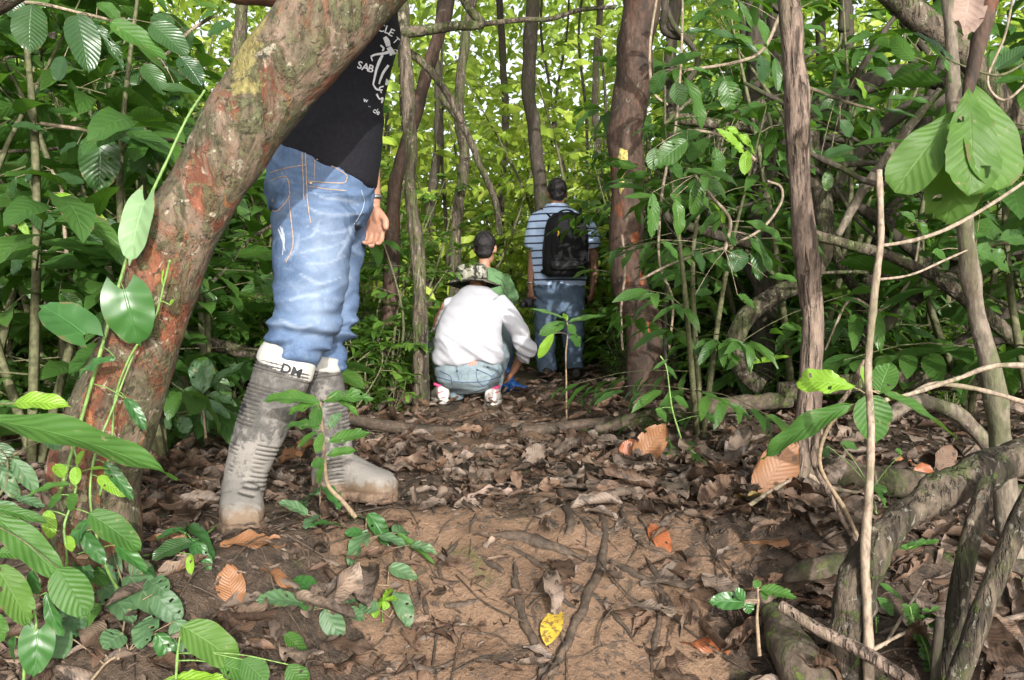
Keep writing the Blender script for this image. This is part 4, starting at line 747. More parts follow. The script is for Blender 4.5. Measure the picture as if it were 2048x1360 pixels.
# ------------------------------------------------------------------ leaf litter
def scatter_litter(n, ylo, yhi, L0, L1, tpl, tilt, lift, dens):
    y = ylo + (yhi - ylo) * RNG.uniform(0, 1, n) ** 1.2; x = RNG.uniform(-1, 1, n) * (0.62 * y + 0.25); b = bare(x, y); k = RNG.uniform(0, 1, n) > b * dens
    x, y = x[k], y[k]; tilt = tilt * .6; d = rdir(len(x), -.12, .12 + tilt); up = RNG.normal(0, .28 + tilt, (len(x), 3)) + [0, 0, 1]; up[RNG.uniform(0, 1, len(x)) < .25] *= [1, 1, -1]
    L = RNG.uniform(L0, L1, len(x)); ft = (np.hypot((x + .74) / .22, (y - 2.25) / .34) < 1) | (np.hypot((x + .48) / .25, (y - 2.66) / .2) < 1); L = np.where(ft, L * .25, L); z = gz(x, y) + RNG.uniform(0.001, lift, len(x)); L = L * np.where((np.abs(x) < .6) & (y > 2.9), .75, 1); return np.stack([x, y, z], -1), d, up, L
for nm, mt, sets in (('leaf_litter', 'dead', [(2300, 1.5, 5.0, .03, .11, T_DEADL, .10, .014, .80), (420, 1.7, 5.0, .10, .20, T_DEAD, .10, .02, 1.05), (2600, 4.5, 11, .08, .2, T_DEADL, .2, .04, .5)]), ('grey_leaf_litter', 'dead_grey', [(2400, 1.5, 5.0, .03, .11, T_DEADL, .08, .012, .78), (480, 1.7, 5.0, .10, .20, T_DEAD, .08, .016, 1.0), (1500, 4.5, 11, .08, .2, T_DEADL, .2, .04, .5)])):
    mb = MB()
    for n, a, b_, l0, l1, tp, ti, li, de in sets:
        B, D, U, L = scatter_litter(n, a, b_, l0, l1, tp, ti, li, de); leaves(mb, tp, B, D, U, L)
    for n, x0, x1, y0, y1, l0, l1 in ((80, .28, 1.15, 2.0, 3.7, .10, .24), (60, -.5, .6, 2.7, 4.0, .08, .20), (40, -.9, -.35, 1.75, 2.6, .1, .22), (16, -.3, .3, 2.1, 2.6, .05, .14)):
        x = RNG.uniform(x0, x1, n); y = RNG.uniform(y0, y1, n); leaves(mb, T_DEAD + T_DEADF + T_DEADF, np.stack([x, y, gz(x, y) + RNG.uniform(.004, .03, n)], -1), rdir(n, -.08, .14), RNG.normal(0, .25, (n, 3)) + [0, -.2, 1], RNG.uniform(l0, l1, n) * np.where((np.hypot((x + .74) / .24, (y - 2.25) / .36) < 1) | (np.hypot((x + .48) / .26, (y - 2.66) / .2) < 1), .2, 1))
    tag(mb.build(nm, M[mt]), kind='stuff')
mb = MB()
for i in range(1150):
    y = RNG.uniform(1.6, 6); x = RNG.uniform(-1, 1) * (.6 * y + .2); a = RNG.uniform(0, PI); l = RNG.uniform(.03, .22) * .5; q_ = 1
    if RNG.uniform() < bare(np.array([x]), np.array([y]))[0] * .6: continue
    q = [np.array([x + math.cos(a) * s * l, y + math.sin(a) * s * l, 0]) + np.append(RNG.normal(0, .012, 2), 0) for s in (-1, 0, 1)]
    for v in q: v[2] = gz(v[:1], v[1:2])[0] + RNG.uniform(.003, .02)
    tube(mb, q, [.0028 * q_ for q_ in (1, .8, .5)], 7, 5)
tag(mb.build('twig_litter', M['root']), kind='stuff')
mb = MB(); N = 9000                                      # crumbs of soil and bark
x = RNG.uniform(-1.2, 1.5, N); y = RNG.uniform(1.6, 4.6, N); leaves(mb, T_DEADL, np.stack([x, y, gz(x, y) + .001], -1), rdir(N, -.2, .4), RNG.normal(0, .5, (N, 3)) + [0, 0, 1], RNG.uniform(.006, .028, N))
tag(mb.build('crumb_litter', M['dead_grey']), kind='stuff')
# single fallen leaves one can point to
def fallen(lab, b, t, w, mt, k=0, up=(0, -.35, .9), lift=.012, tp=None, lift2=None):
    B, T = Gp(*b), Gp(*t)
    if (T - B).length > .30: T = P(*t, B.y + .12)
    B.z += lift; T.z += lift if lift2 is None else lift2
    mb = MB(); hleaf(mb, tp or T_DEADF, B, T, max(w, 4) / F * B.y, up, k=k)
    if mb.v: tag(mb.build('fallen_leaf', M[mt], origin=B), lab, 'fallen leaf', 'large fallen leaves')
FL = [('yellow leaf with dark spots lying on the clay slope', (1092, 1302), (1116, 1228), 44, 'yellow_leaf', 0), ('pale yellow torn leaf below the slender trunk', (1470, 1000), (1522, 1020), 44, 'cream_leaf', 1),
 ('large orange brown ribbed leaf leaning against the slender trunk', (1512, 1000), (1592, 880), 78, 'dead_orange', 0), ('red orange leaf lying flat at the bottom, left of the buttress root', (1365, 1298), (1515, 1302), 34, 'dead_red', 2),
 ('big dark ribbed leaf on the lip of the slope', (1215, 965), (1370, 1010), 62, 'dead_grey', 0), ('orange brown cupped leaf on the log end', (1270, 930), (1330, 850), 56, 'dead_orange', 1), ('folded brown leaf beside the orange cupped leaf', (1240, 925), (1275, 880), 38, 'dead_red', 0),
 ('large brown leaf sloping down left of the pale yellow leaf', (1400, 1020), (1475, 975), 66, 'dead', 1), ('crumpled pinkish leaf beside the slender trunk foot', (1455, 925), (1500, 870), 44, 'dead_grey', 1), ('long brown leaf below the grey stick', (1580, 1100), (1460, 1070), 40, 'dead_orange', 2),
 ('grey brown leaf tip standing up at the path edge', (1045, 935), (1090, 890), 40, 'dead_grey', 1), ('small twisted tan leaf standing on the path edge', (1040, 980), (1024, 940), 18, 'dead', 2), ('long thin pinkish leaf on the slope lip', (935, 1000), (1035, 985), 24, 'dead_pink', 0),
 ('rolled tan leaf right of the front boot toe', (860, 945), (940, 975), 30, 'dead_pink', 2), ('grey flat leaf in the middle of the path', (945, 940), (1000, 970), 54, 'dead_grey', 2), ('brown ribbed leaf under the rear boot', (440, 1100), (575, 1090), 50, 'dead_orange', 0),
 ('brown ribbed leaf left of the rear boot', (290, 1010), (420, 1020), 56, 'dead', 2), ('red brown ribbed leaf near the leaning trunk', (285, 1085), (390, 1085), 36, 'dead_orange', 2), ('orange curled leaf in front of the rear boot', (470, 1230), (455, 1150), 56, 'dead_orange', 1),
 ('large dark orange leaf lying at the left below the herbs', (520, 1150), (660, 1180), 60, 'dead_orange', 2), ('wide pale brown leaf at the left bottom', (440, 1290), (530, 1230), 80, 'dead', 1), ('pinkish leaf below the leaning trunk', (260, 1180), (350, 1190), 52, 'dead_pink', 1), ('small red leaf on the clay at right', (1300, 1060), (1338, 1110), 38, 'dead_red', 0),
 ('brown strip leaf hanging down the clay at the right', (1385, 1210), (1372, 1300), 36, 'dead', 2), ('ribbed grey leaf beside the right seedling', (1405, 1160), (1475, 1215), 56, 'dead_grey', 1), ('brown leaf on the log behind the grey tree', (1800, 730), (1895, 705), 34, 'dead_red', 1), ('standing dark leaf pair at the right, left half', (1880, 950), (1910, 890), 44, 'dead', 2), ('reddish ribbed leaf below the standing dark leaves', (1850, 975), (1850, 925), 46, 'dead_red', 2),
 ('small orange leaf in the hollow at right', (1785, 930), (1830, 928), 16, 'dead_orange', 0), ('white grey curled leaf in the hollow beside the bent twig', (1640, 1060), (1640, 1015), 24, 'dead_pink', 0), ('dark leaf with pale rib lying right of the slope', (1250, 1010), (1290, 970), 40, 'dead_grey', 2), ('brown leaf behind the front boot', (700, 905), (790, 895), 26, 'dead', 0),
 ('ribbed leaf between the boots', (560, 935), (630, 905), 40, 'dead_orange', 1), ('long brown leaf on the path left of the squatting woman', (740, 890), (860, 905), 24, 'dead', 0), ('brown leaf beside the white shoe', (800, 800), (855, 815), 16, 'dead', 1), ('pale leaf on the path right of the blue shoe', (1080, 795), (1130, 800), 12, 'dead_pink', 1), ('brown leaf at the foot of the red barked tree', (1330, 770), (1400, 765), 20, 'dead', 2),
 ('pale standing leaf beside the curved liana', (1405, 765), (1412, 715), 22, 'dead_pink', 2), ('second pale standing leaf left of the curled liana foot', (1378, 760), (1372, 700), 18, 'dead_pink', 0), ('grey leaf beside the pole stems at the lower right', (1960, 1130), (1990, 1060), 50, 'dead_grey', 0), ('brown leaf in the lower right hollow', (1780, 1150), (1840, 1110), 50, 'dead', 1), ('tan leaf in front of the grey pole', (1860, 1290), (1800, 1250), 44, 'dead_pink', 1),
 ('curled brown leaf at the clay bottom right', (1340, 1355), (1375, 1290), 40, 'dead', 2), ('flat dark leaf on the clay at the left bottom', (690, 1210), (780, 1225), 28, 'dead_grey', 0), ('grey brown leaf near the upright mid slope roots', (1140, 1170), (1150, 1100), 24, 'dead', 2), ('white chip of leaf beside the upright mid slope roots', (1150, 1160), (1158, 1138), 10, 'dead_pink', 0)]
for i, q in enumerate(FL):
    st_ = 'standing' in q[0] or 'leaning' in q[0] or 'tip' in q[0] or 'cupped' in q[0]
    if st_:
        B = Gp(*q[1]); T = P(*q[2], B.y + .03); mb = MB(); hleaf(mb, T_DEADF, B, T, q[3] / F * B.y, (0, -1, .3), k=q[5]); tag(mb.build('fallen_leaf', M[q[4]], origin=B), q[0], 'fallen leaf', 'large fallen leaves')
    else: fallen(*q, tp=T_ELL if q[4] == 'yellow_leaf' else None)
# ------------------------------------------------------------------ people: cloth and skin
def denim_mat(name, c1, c2, fade, sc=1.0):
    k = NT(name); v = k.obj(); n1 = k.noise(v, 6 * sc, 4, 0.6); n2 = k.noise(k.obj((1, 1, 1.6)), 17 * sc, 5, 0.65, 0.5); fd = k.n('Attribute', attribute_name='fade').outputs['Fac']
    col = k.mix(k.step(n1, 0.32, 0.68), c1, c2); col = k.mix(k.step(n2, 0.48, 0.75, 0, 0.4), col, fade); col = k.mix(k.step(n2, 0.42, 0.28, 0, 0.4), col, tuple(x * 0.55 for x in c1))
    col = k.mix(k.math('MULTIPLY', fd, k.step(k.noise(v, 35 * sc, 4), 0.25, 0.6, 0.55, 1.0)), col, fade)
    col = k.mix(k.step(k.noise(k.obj((1, 1, .25)), 330, 2), 0.42, 0.6, 0, 0.25), col, tuple(min(1, x * 1.5) for x in c2))
    h = k.noise(v, 60, 4); return k.done(k.bsdf(col, 0.85, k.bump(h, 0.2, 0.003), 0.2))
M['denim'] = denim_mat('denim', (0.044, 0.076, 0.148), (0.092, 0.143, 0.238), (0.28, 0.335, 0.415), 1.0)
M['denim_light'] = denim_mat('denim_light', (0.135, 0.18, 0.205), (0.20, 0.25, 0.275), (0.30, 0.34, 0.355), 2.0)
M['denim_grey'] = denim_mat('denim_grey', (0.055, 0.085, 0.13), (0.095, 0.135, 0.19), (0.17, 0.22, 0.28), 2.0)
M['denim_dark'] = denim_mat('denim_dark', (0.012, 0.02, 0.045), (0.02, 0.035, 0.07), (0.04, 0.06, 0.1), 2.0)
M['black_cotton'] = plain_mat('black_cotton', (0.012, 0.012, 0.016), 0.85, 0.2, 90, 0.2, 0.3)
M['white_cotton'] = plain_mat('white_cotton', (0.42, 0.42, 0.455), 0.85, 0.2, 30, 0.03, 0.25, 0.004)
M['green_cotton'] = plain_mat('green_cotton', (0.10, 0.19, 0.085), 0.85, 0.2, 60, 0.12, 0.25)
M['skin'] = plain_mat('skin', (0.36, 0.19, 0.125), 0.5, 0.4, 30, 0.12, 0.2, 0.0015, **{'Subsurface Weight': 0.15, 'Subsurface Radius': (0.01, 0.004, 0.002)})
M['skin_dark'] = plain_mat('skin_dark', (0.23, 0.115, 0.07), 0.55, 0.35, 40, 0.12, 0.1)
M['hair'] = plain_mat('hair', (0.010, 0.008, 0.008), 0.5, 0.4, 150, 0.5, 0.8, 0.004)
M['nylon'] = plain_mat('nylon', (0.009, 0.009, 0.010), 0.75, 0.2, 200, 0.2, 0.3)
M['nylon_shiny'] = plain_mat('nylon_shiny', (0.014, 0.014, 0.016), 0.55, 0.3, 200, 0.2, 0.3)
M['thread'] = plain_mat('thread', (0.50, 0.34, 0.20), 0.7, 0.2, 200, 0.3, 0.3)
M['thread_pale'] = plain_mat('thread_pale', (0.36, 0.40, 0.45), 0.8, 0.2, 200, 0.2, 0.3)
M['thread_dark'] = plain_mat('thread_dark', (0.07, 0.11, 0.2), 0.8, 0.2, 200, 0.3, 0.3)
M['print_white'] = plain_mat('print_white', (0.72, 0.72, 0.74), 0.8, 0.2, 100, 0.1, 0.2)
M['metal'] = plain_mat('metal', (0.62, 0.62, 0.62), 0.3, 0.5, 80, 0.1, 0.1, Metallic=1.0)
M['copper'] = plain_mat('copper', (0.45, 0.35, 0.26), 0.4, 0.5, 80, 0.1, 0.1, Metallic=0.8)
M['white_knit'] = plain_mat('white_knit', (0.45, 0.435, 0.40), 0.85, 0.2, 60, 0.06, 0.4, 0.003)
M['yellow_patch'] = plain_mat('yellow_patch', (0.66, 0.42, 0.02), 0.5, 0.4, 60, 0.15, 0.2)
M['black_mark'] = plain_mat('black_mark', (0.02, 0.02, 0.025), 0.6, 0.3, 60, 0.1, 0.1)
M['white_shoe'] = plain_mat('white_shoe', (0.54, 0.50, 0.47), 0.6, 0.35, 25, 0.14, 0.3)
M['pink'] = plain_mat('pink', (0.72, 0.09, 0.24), 0.6, 0.3, 60, 0.1, 0.2)
M['red_mark'] = plain_mat('red_mark', (0.42, 0.12, 0.11), 0.6, 0.3, 60, 0.1, 0.2)
M['blue_plastic'] = plain_mat('blue_plastic', (0.02, 0.10, 0.36), 0.35, 0.5, 40, 0.25, 0.8, 0.006)
M['leather_patch'] = plain_mat('leather_patch', (0.52, 0.20, 0.15), 0.7, 0.3, 120, 0.3, 0.3)
M['dark_shoe'] = plain_mat('dark_shoe', (0.03, 0.026, 0.022), 0.6, 0.3, 40, 0.3, 0.3)
M['peeled'] = plain_mat('peeled', (0.19, 0.065, 0.03), 0.8, 0.2, 40, 0.5, 0.7, 0.005)
M['yellow_lichen'] = plain_mat('yellow_lichen', (0.36, 0.30, 0.10), 0.9, 0.2, 60, 0.6, 0.7, 0.006)
M['eye'] = plain_mat('eye', (0.7, 0.68, 0.65), 0.2, 0.5, 10, 0.05, 0.0)
def boot_mat():
    k = NT('muddy_rubber'); v = k.obj(); n1 = k.noise(v, 9, 6, 0.65); n2 = k.noise(v, 38, 6, 0.72); at = k.n('Attribute', attribute_name='groove').outputs['Fac']; z = k.n('SeparateXYZ', {0: k.n('NewGeometry').outputs['Position']}).outputs[2]
    col = k.mix(k.step(n2, 0.3, 0.7), (0.060, 0.057, 0.053), (0.125, 0.117, 0.106))
    dry = k.math('ADD', n1, k.math('MULTIPLY', k.math('SUBTRACT', n2, 0.5), 0.9)); dry = k.math('ADD', dry, k.step(z, 0.40, 0.06, 0, 0.30))
    col = k.mix(k.step(dry, 0.55, 0.74, 0, 0.85), col, (0.225, 0.208, 0.187)); col = k.mix(k.step(at, 0.5, 0.1, 0, 0.85), col, (0.032, 0.028, 0.024))  # shade in the grooves between the ribs put into the colour
    col = k.mix(k.step(k.math('ADD', z, k.math('MULTIPLY', k.math('SUBTRACT', n2, 0.5), 0.10)), 0.062, 0.03), col, k.mix(n2, (0.10, 0.068, 0.045), (0.22, 0.155, 0.105)))
    return k.done(k.bsdf(col, 0.72, k.bump(k.math('ADD', n2, k.math('MULTIPLY', n1, 0.6)), 0.6, 0.006), 0.3))
M['boot'] = boot_mat()
M['sole'] = plain_mat('sole', (0.15, 0.10, 0.068), 0.7, 0.3, 35, 0.5, 0.9, 0.006)
def stripe_mat():
    k = NT('striped_polo'); z = k.n('SeparateXYZ', {0: k.obj()}).outputs[2]; f = k.math('FRACT', k.math('MULTIPLY', z, 1 / 0.062)); s_ = k.step(k.math('ABSOLUTE', k.math('SUBTRACT', f, 0.5)), 0.13, 0.10)
    col = k.mix(s_, (0.42, 0.54, 0.74), (0.05, 0.06, 0.11)); return k.done(k.bsdf(col, 0.85, k.bump(k.noise(k.obj(), 40, 4), 0.3, 0.004), 0.2))
M['striped_polo'] = stripe_mat()
def camo_mat():
    k = NT('camouflage'); v = k.obj(); a = k.noise(v, 26, 3, 0.5, 0.6); b = k.noise(k.obj(loc=(3, 1, 2)), 30, 3, 0.5, 0.6)
    col = k.mix(k.step(a, 0.50, 0.53), (0.22, 0.21, 0.16), (0.06, 0.06, 0.047)); col = k.mix(k.step(b, 0.55, 0.58), col, (0.025, 0.025, 0.022)); col = k.mix(k.step(b, 0.42, 0.40), col, (0.30, 0.29, 0.25)); return k.done(k.bsdf(col, 0.9, k.bump(k.noise(v, 120, 3), 0.3, 0.002), 0.2))
M['camo'] = camo_mat()

def head(mb, c, fwd, s=1.0, ears=True):
    c = np.array(list(c), float); f = unit(np.array(fwd, float)); u = np.array([0, 0, 1.0]); sd = np.cross(f, u)
    ball(mb, c + u * .015 * s, .077 * s, .097 * s, .100 * s, sd, f); ball(mb, c + f * .03 * s - u * .06 * s, .056 * s, .062 * s, .062 * s, sd, f)
    tube(mb, [c + f * .088 * s + u * .02 * s, c + f * .108 * s - u * .022 * s, c + f * .098 * s - u * .034 * s], [.010 * s, .014 * s, .012 * s], 8, 8)
    tube(mb, [c + f * .088 * s - u * .062 * s - sd * .02 * s, c + f * .095 * s - u * .062 * s, c + f * .088 * s - u * .062 * s + sd * .02 * s], [.006 * s, .010 * s, .006 * s], 8, 8)
    for q in (-1, 1):
        ball(mb, c + f * .083 * s + sd * q * .032 * s + u * .032 * s, .02 * s, .012 * s, .008 * s, sd, f, 10, 6)
        if ears: ball(mb, c - f * .004 * s + sd * q * .082 * s - u * .012 * s, .010 * s, .020 * s, .033 * s, sd + f * .3 * q, f, 10, 8)
def eyes(par, c, fwd, s=1.0):
    c = np.array(list(c), float); f = unit(np.array(fwd, float)); u = np.array([0, 0, 1.0]); sd = np.cross(f, u)
    for q in (-1, 1):
        mb = MB(); ball(mb, c + f * .079 * s + sd * q * .032 * s + u * .014 * s, .012 * s, .012 * s, .012 * s, seg=10, k=8); mb.build('eye', M['eye'], par)
def hair(par, c, fwd, s=1.0, back=.012, low=-.02, vox=.007, mat='hair'):
    c = np.array(list(c), float); f = unit(np.array(fwd, float)); u = np.array([0, 0, 1.0]); sd = np.cross(f, u); mb = MB()
    ball(mb, c + u * .030 * s - f * back * s, .083 * s, .098 * s, .096 * s, sd, f, 28, 18); ball(mb, c + u * low * s - f * .042 * s, .070 * s, .056 * s, .062 * s, sd, f)
    return fuse(mb, 'hair', vox, 4, M[mat], par, lambda co, n: co + n * (.004 * s * fbm(co, 60, 2))[:, None])
def hand(mb, w, a, nrm, side, s=1.0, curl=(0.35, 0.6, 0.5), spread=0.10, thumb=0.6):
    """palm and five fingers: a = towards the fingertips, nrm = out of the palm, side = thumb side"""
    w = np.array(list(w), float); a = unit(np.array(list(a), float)); n = np.array(list(nrm), float); n = unit(n - a * np.dot(n, a)); t = np.cross(a, n); t = t * np.sign(np.dot(t, np.array(list(side), float)) or 1)
    loft(mb, [(w - a * .012 * s, t * .024 * s, n * .019 * s), (w + a * .01 * s, t * .026 * s, n * .018 * s), (w + a * .035 * s, t * .036 * s, n * .017 * s), (w + a * .065 * s, t * .041 * s, n * .015 * s), (w + a * .088 * s, t * .040 * s, n * .012 * s), (w + a * .096 * s, t * .034 * s, n * .008 * s)], 18, 2.4)
    ball(mb, w + a * .035 * s + t * .022 * s + n * .010 * s, .018 * s, .030 * s, .014 * s, t, a, 12, 8)
    for i, (off, L) in enumerate(((.030, .073), (.010, .081), (-.011, .075), (-.030, .058))):
        p = w + a * (.088 - .004 * abs(i - 1)) * s + t * off * s; d = unit(a + t * spread * (1.2 - .8 * i)); pts = [p - a * .012 * s, p]; an = 0
        for q, (fr, c) in enumerate(zip((.46, .30, .24), curl)):
            an += c * (1 + .12 * i); dd = d * math.cos(an) + n * math.sin(an); m_ = pts[-1] + dd * L * fr * s * .5; pts += [m_, pts[-1] + dd * L * fr * s]
        tube(mb, pts, [r * s for r in (.0098, .0100, .0090, .0092, .0082, .0084, .0076, .0062)], 26, 10)
    p = w + a * .026 * s + t * .028 * s + n * .006 * s; d1 = unit(a * .75 + t * .62 + n * .25 * thumb); d2 = unit(a * .95 + t * .15 + n * .45 * thumb); q = p + d1 * .036 * s
    tube(mb, [p - d1 * .012 * s, p, q, q + d2 * .018 * s, q + d2 * .034 * s], [r * s for r in (.013, .0135, .0115, .0115, .0085)], 18, 10)
def folds(amp=.004, sc=(5, 5, 22), extra=None):
    """cloth creases: ridged noise stretched across the limb"""
    def f(co, n):
        q = co * np.array(sc); q[:, 2] += 1.5 * fbm(co, 3.0, 2); r = 1 - 2 * np.abs(fbm(q, 1.0, 2)); k = np.ones(len(co)) if extra is None else extra(co)
        return co + n * (amp * k * (r - .3))[:, None]
    return f
def px_of(p): 
    b = p - Vector((0, 0, CAM_Z)); d = b.y * _ct - b.z * _st; up = b.y * _st + b.z * _ct; return 1024 + b.x / d * F, 680 - up / d * F
def seam(par, bvh, pts, name, mat, r=.0012, off=.001, closed=False):
    """stitched line laid on the cloth"""
    c, _ = spline([(a, b, 0) for a, b in pts], 1, 8 * len(pts)); q = []
    for a, b, _z in c:
        p, n = camray(bvh, a, b, off)
        if p is not None and (not q or (p - q[-1]).length < .06): q.append(p)
    if len(q) > 2: mb = MB(); tube(mb, q, [r] * len(q), seg=6, raw=True); return mb.build(name, M[mat], par)
def patch(par, bvh, poly, name, mat, off=.003, n=14):
    """flat piece of cloth or print (pixel outline) lying on a surface, with a real edge"""
    poly = np.array(poly, float); c = poly.mean(0); m = len(poly); ring = []
    dn = np.concatenate([poly[i] + (poly[(i + 1) % m] - poly[i]) * np.linspace(0, 1, 5)[:-1, None] for i in range(m)]); mb = MB(); V = []; K = len(dn)
    for s in (0, .35, .7, 1.0, 1.0):
        for q in dn:
            p, nn = camray(bvh, *(c + (q - c) * s), off if len(V) < 4 * K else -.004)
            if p is None: return None
            V.append(list(p))
    f = [(a * K + j, a * K + (j + 1) % K, (a + 1) * K + (j + 1) % K, (a + 1) * K + j) for a in range(4) for j in range(K)]
    return mb.add(V, f).build(name, M[mat], par)
def text_px(s, px, py, h, rot=0.0, shear=0.0, wide=1.0, font_w=0.0):
    """letters as flat triangles in photograph pixels; px, py = left end of the baseline"""
    cu = bpy.data.curves.new('t', 'FONT'); cu.body = s; cu.size = 1.0; cu.offset = font_w; cu.resolution_u = 3; o = bpy.data.objects.new('t', cu); COL.objects.link(o); bpy.context.view_layer.update()
    me = bpy.data.meshes.new_from_object(o.evaluated_get(bpy.context.evaluated_depsgraph_get())); me.calc_loop_triangles()
    v = np.array([x.co[:2] for x in me.vertices]) * h * 1.4 * [wide, 1]; f = [tuple(t.vertices) for t in me.loop_triangles]; bpy.data.objects.remove(o); bpy.data.meshes.remove(me); bpy.data.curves.remove(cu)
    c_, s_ = math.cos(rot), math.sin(rot); x = v[:, 0] + v[:, 1] * shear; y = -v[:, 1]
    return np.stack([px + x * c_ - y * s_, py + x * s_ + y * c_], -1), f
def stroke_px(pts, ws):
    c, w_ = spline([(a, b, 0) for a, b in pts], ws if len(np.atleast_1d(ws)) == len(pts) else np.interp(np.linspace(0, 1, len(pts)), np.linspace(0, 1, len(ws)), ws), 6 * len(pts)); c = c[:, :2]; t = unit(np.gradient(c, axis=0)); nn = np.stack([-t[:, 1], t[:, 0]], -1) * w_[:, None] / 2
    v = np.concatenate([c + nn, c - nn]); k = len(c); return v, [t_ for i in range(k - 1) for t_ in ((i, i + 1, k + i + 1), (i, k + i + 1, k + i))]
def decal(par, bvh, shapes, name, mat, off=.0018):
    mb = MB()
    for v, f in shapes:
        V = []; ok = []
        for a, b in v:
            p, n = camray(bvh, a, b, off); ok.append(p is not None); V.append(list(p) if p is not None else (0, 0, 0))
        f = [t for t in f if all(ok[i] for i in t)]
        if f: mb.add(V, f)
    if mb.v: return mb.build(name, M[mat], par)
def rp(c, hw, hy, d, tilt=0.0, yaw=0.0):
    """ring through a pixel point: half width hw (px), tilt = drop at its right end (px), hy = half depth in metres"""
    m_ = d / F; cy, sy = math.cos(yaw), math.sin(yaw); a = Vector((hw * m_ * cy, hw * m_ * sy, -tilt * m_)); return (P(c[0], c[1], d), a, Vector((-hy * sy, hy * cy, 0)))

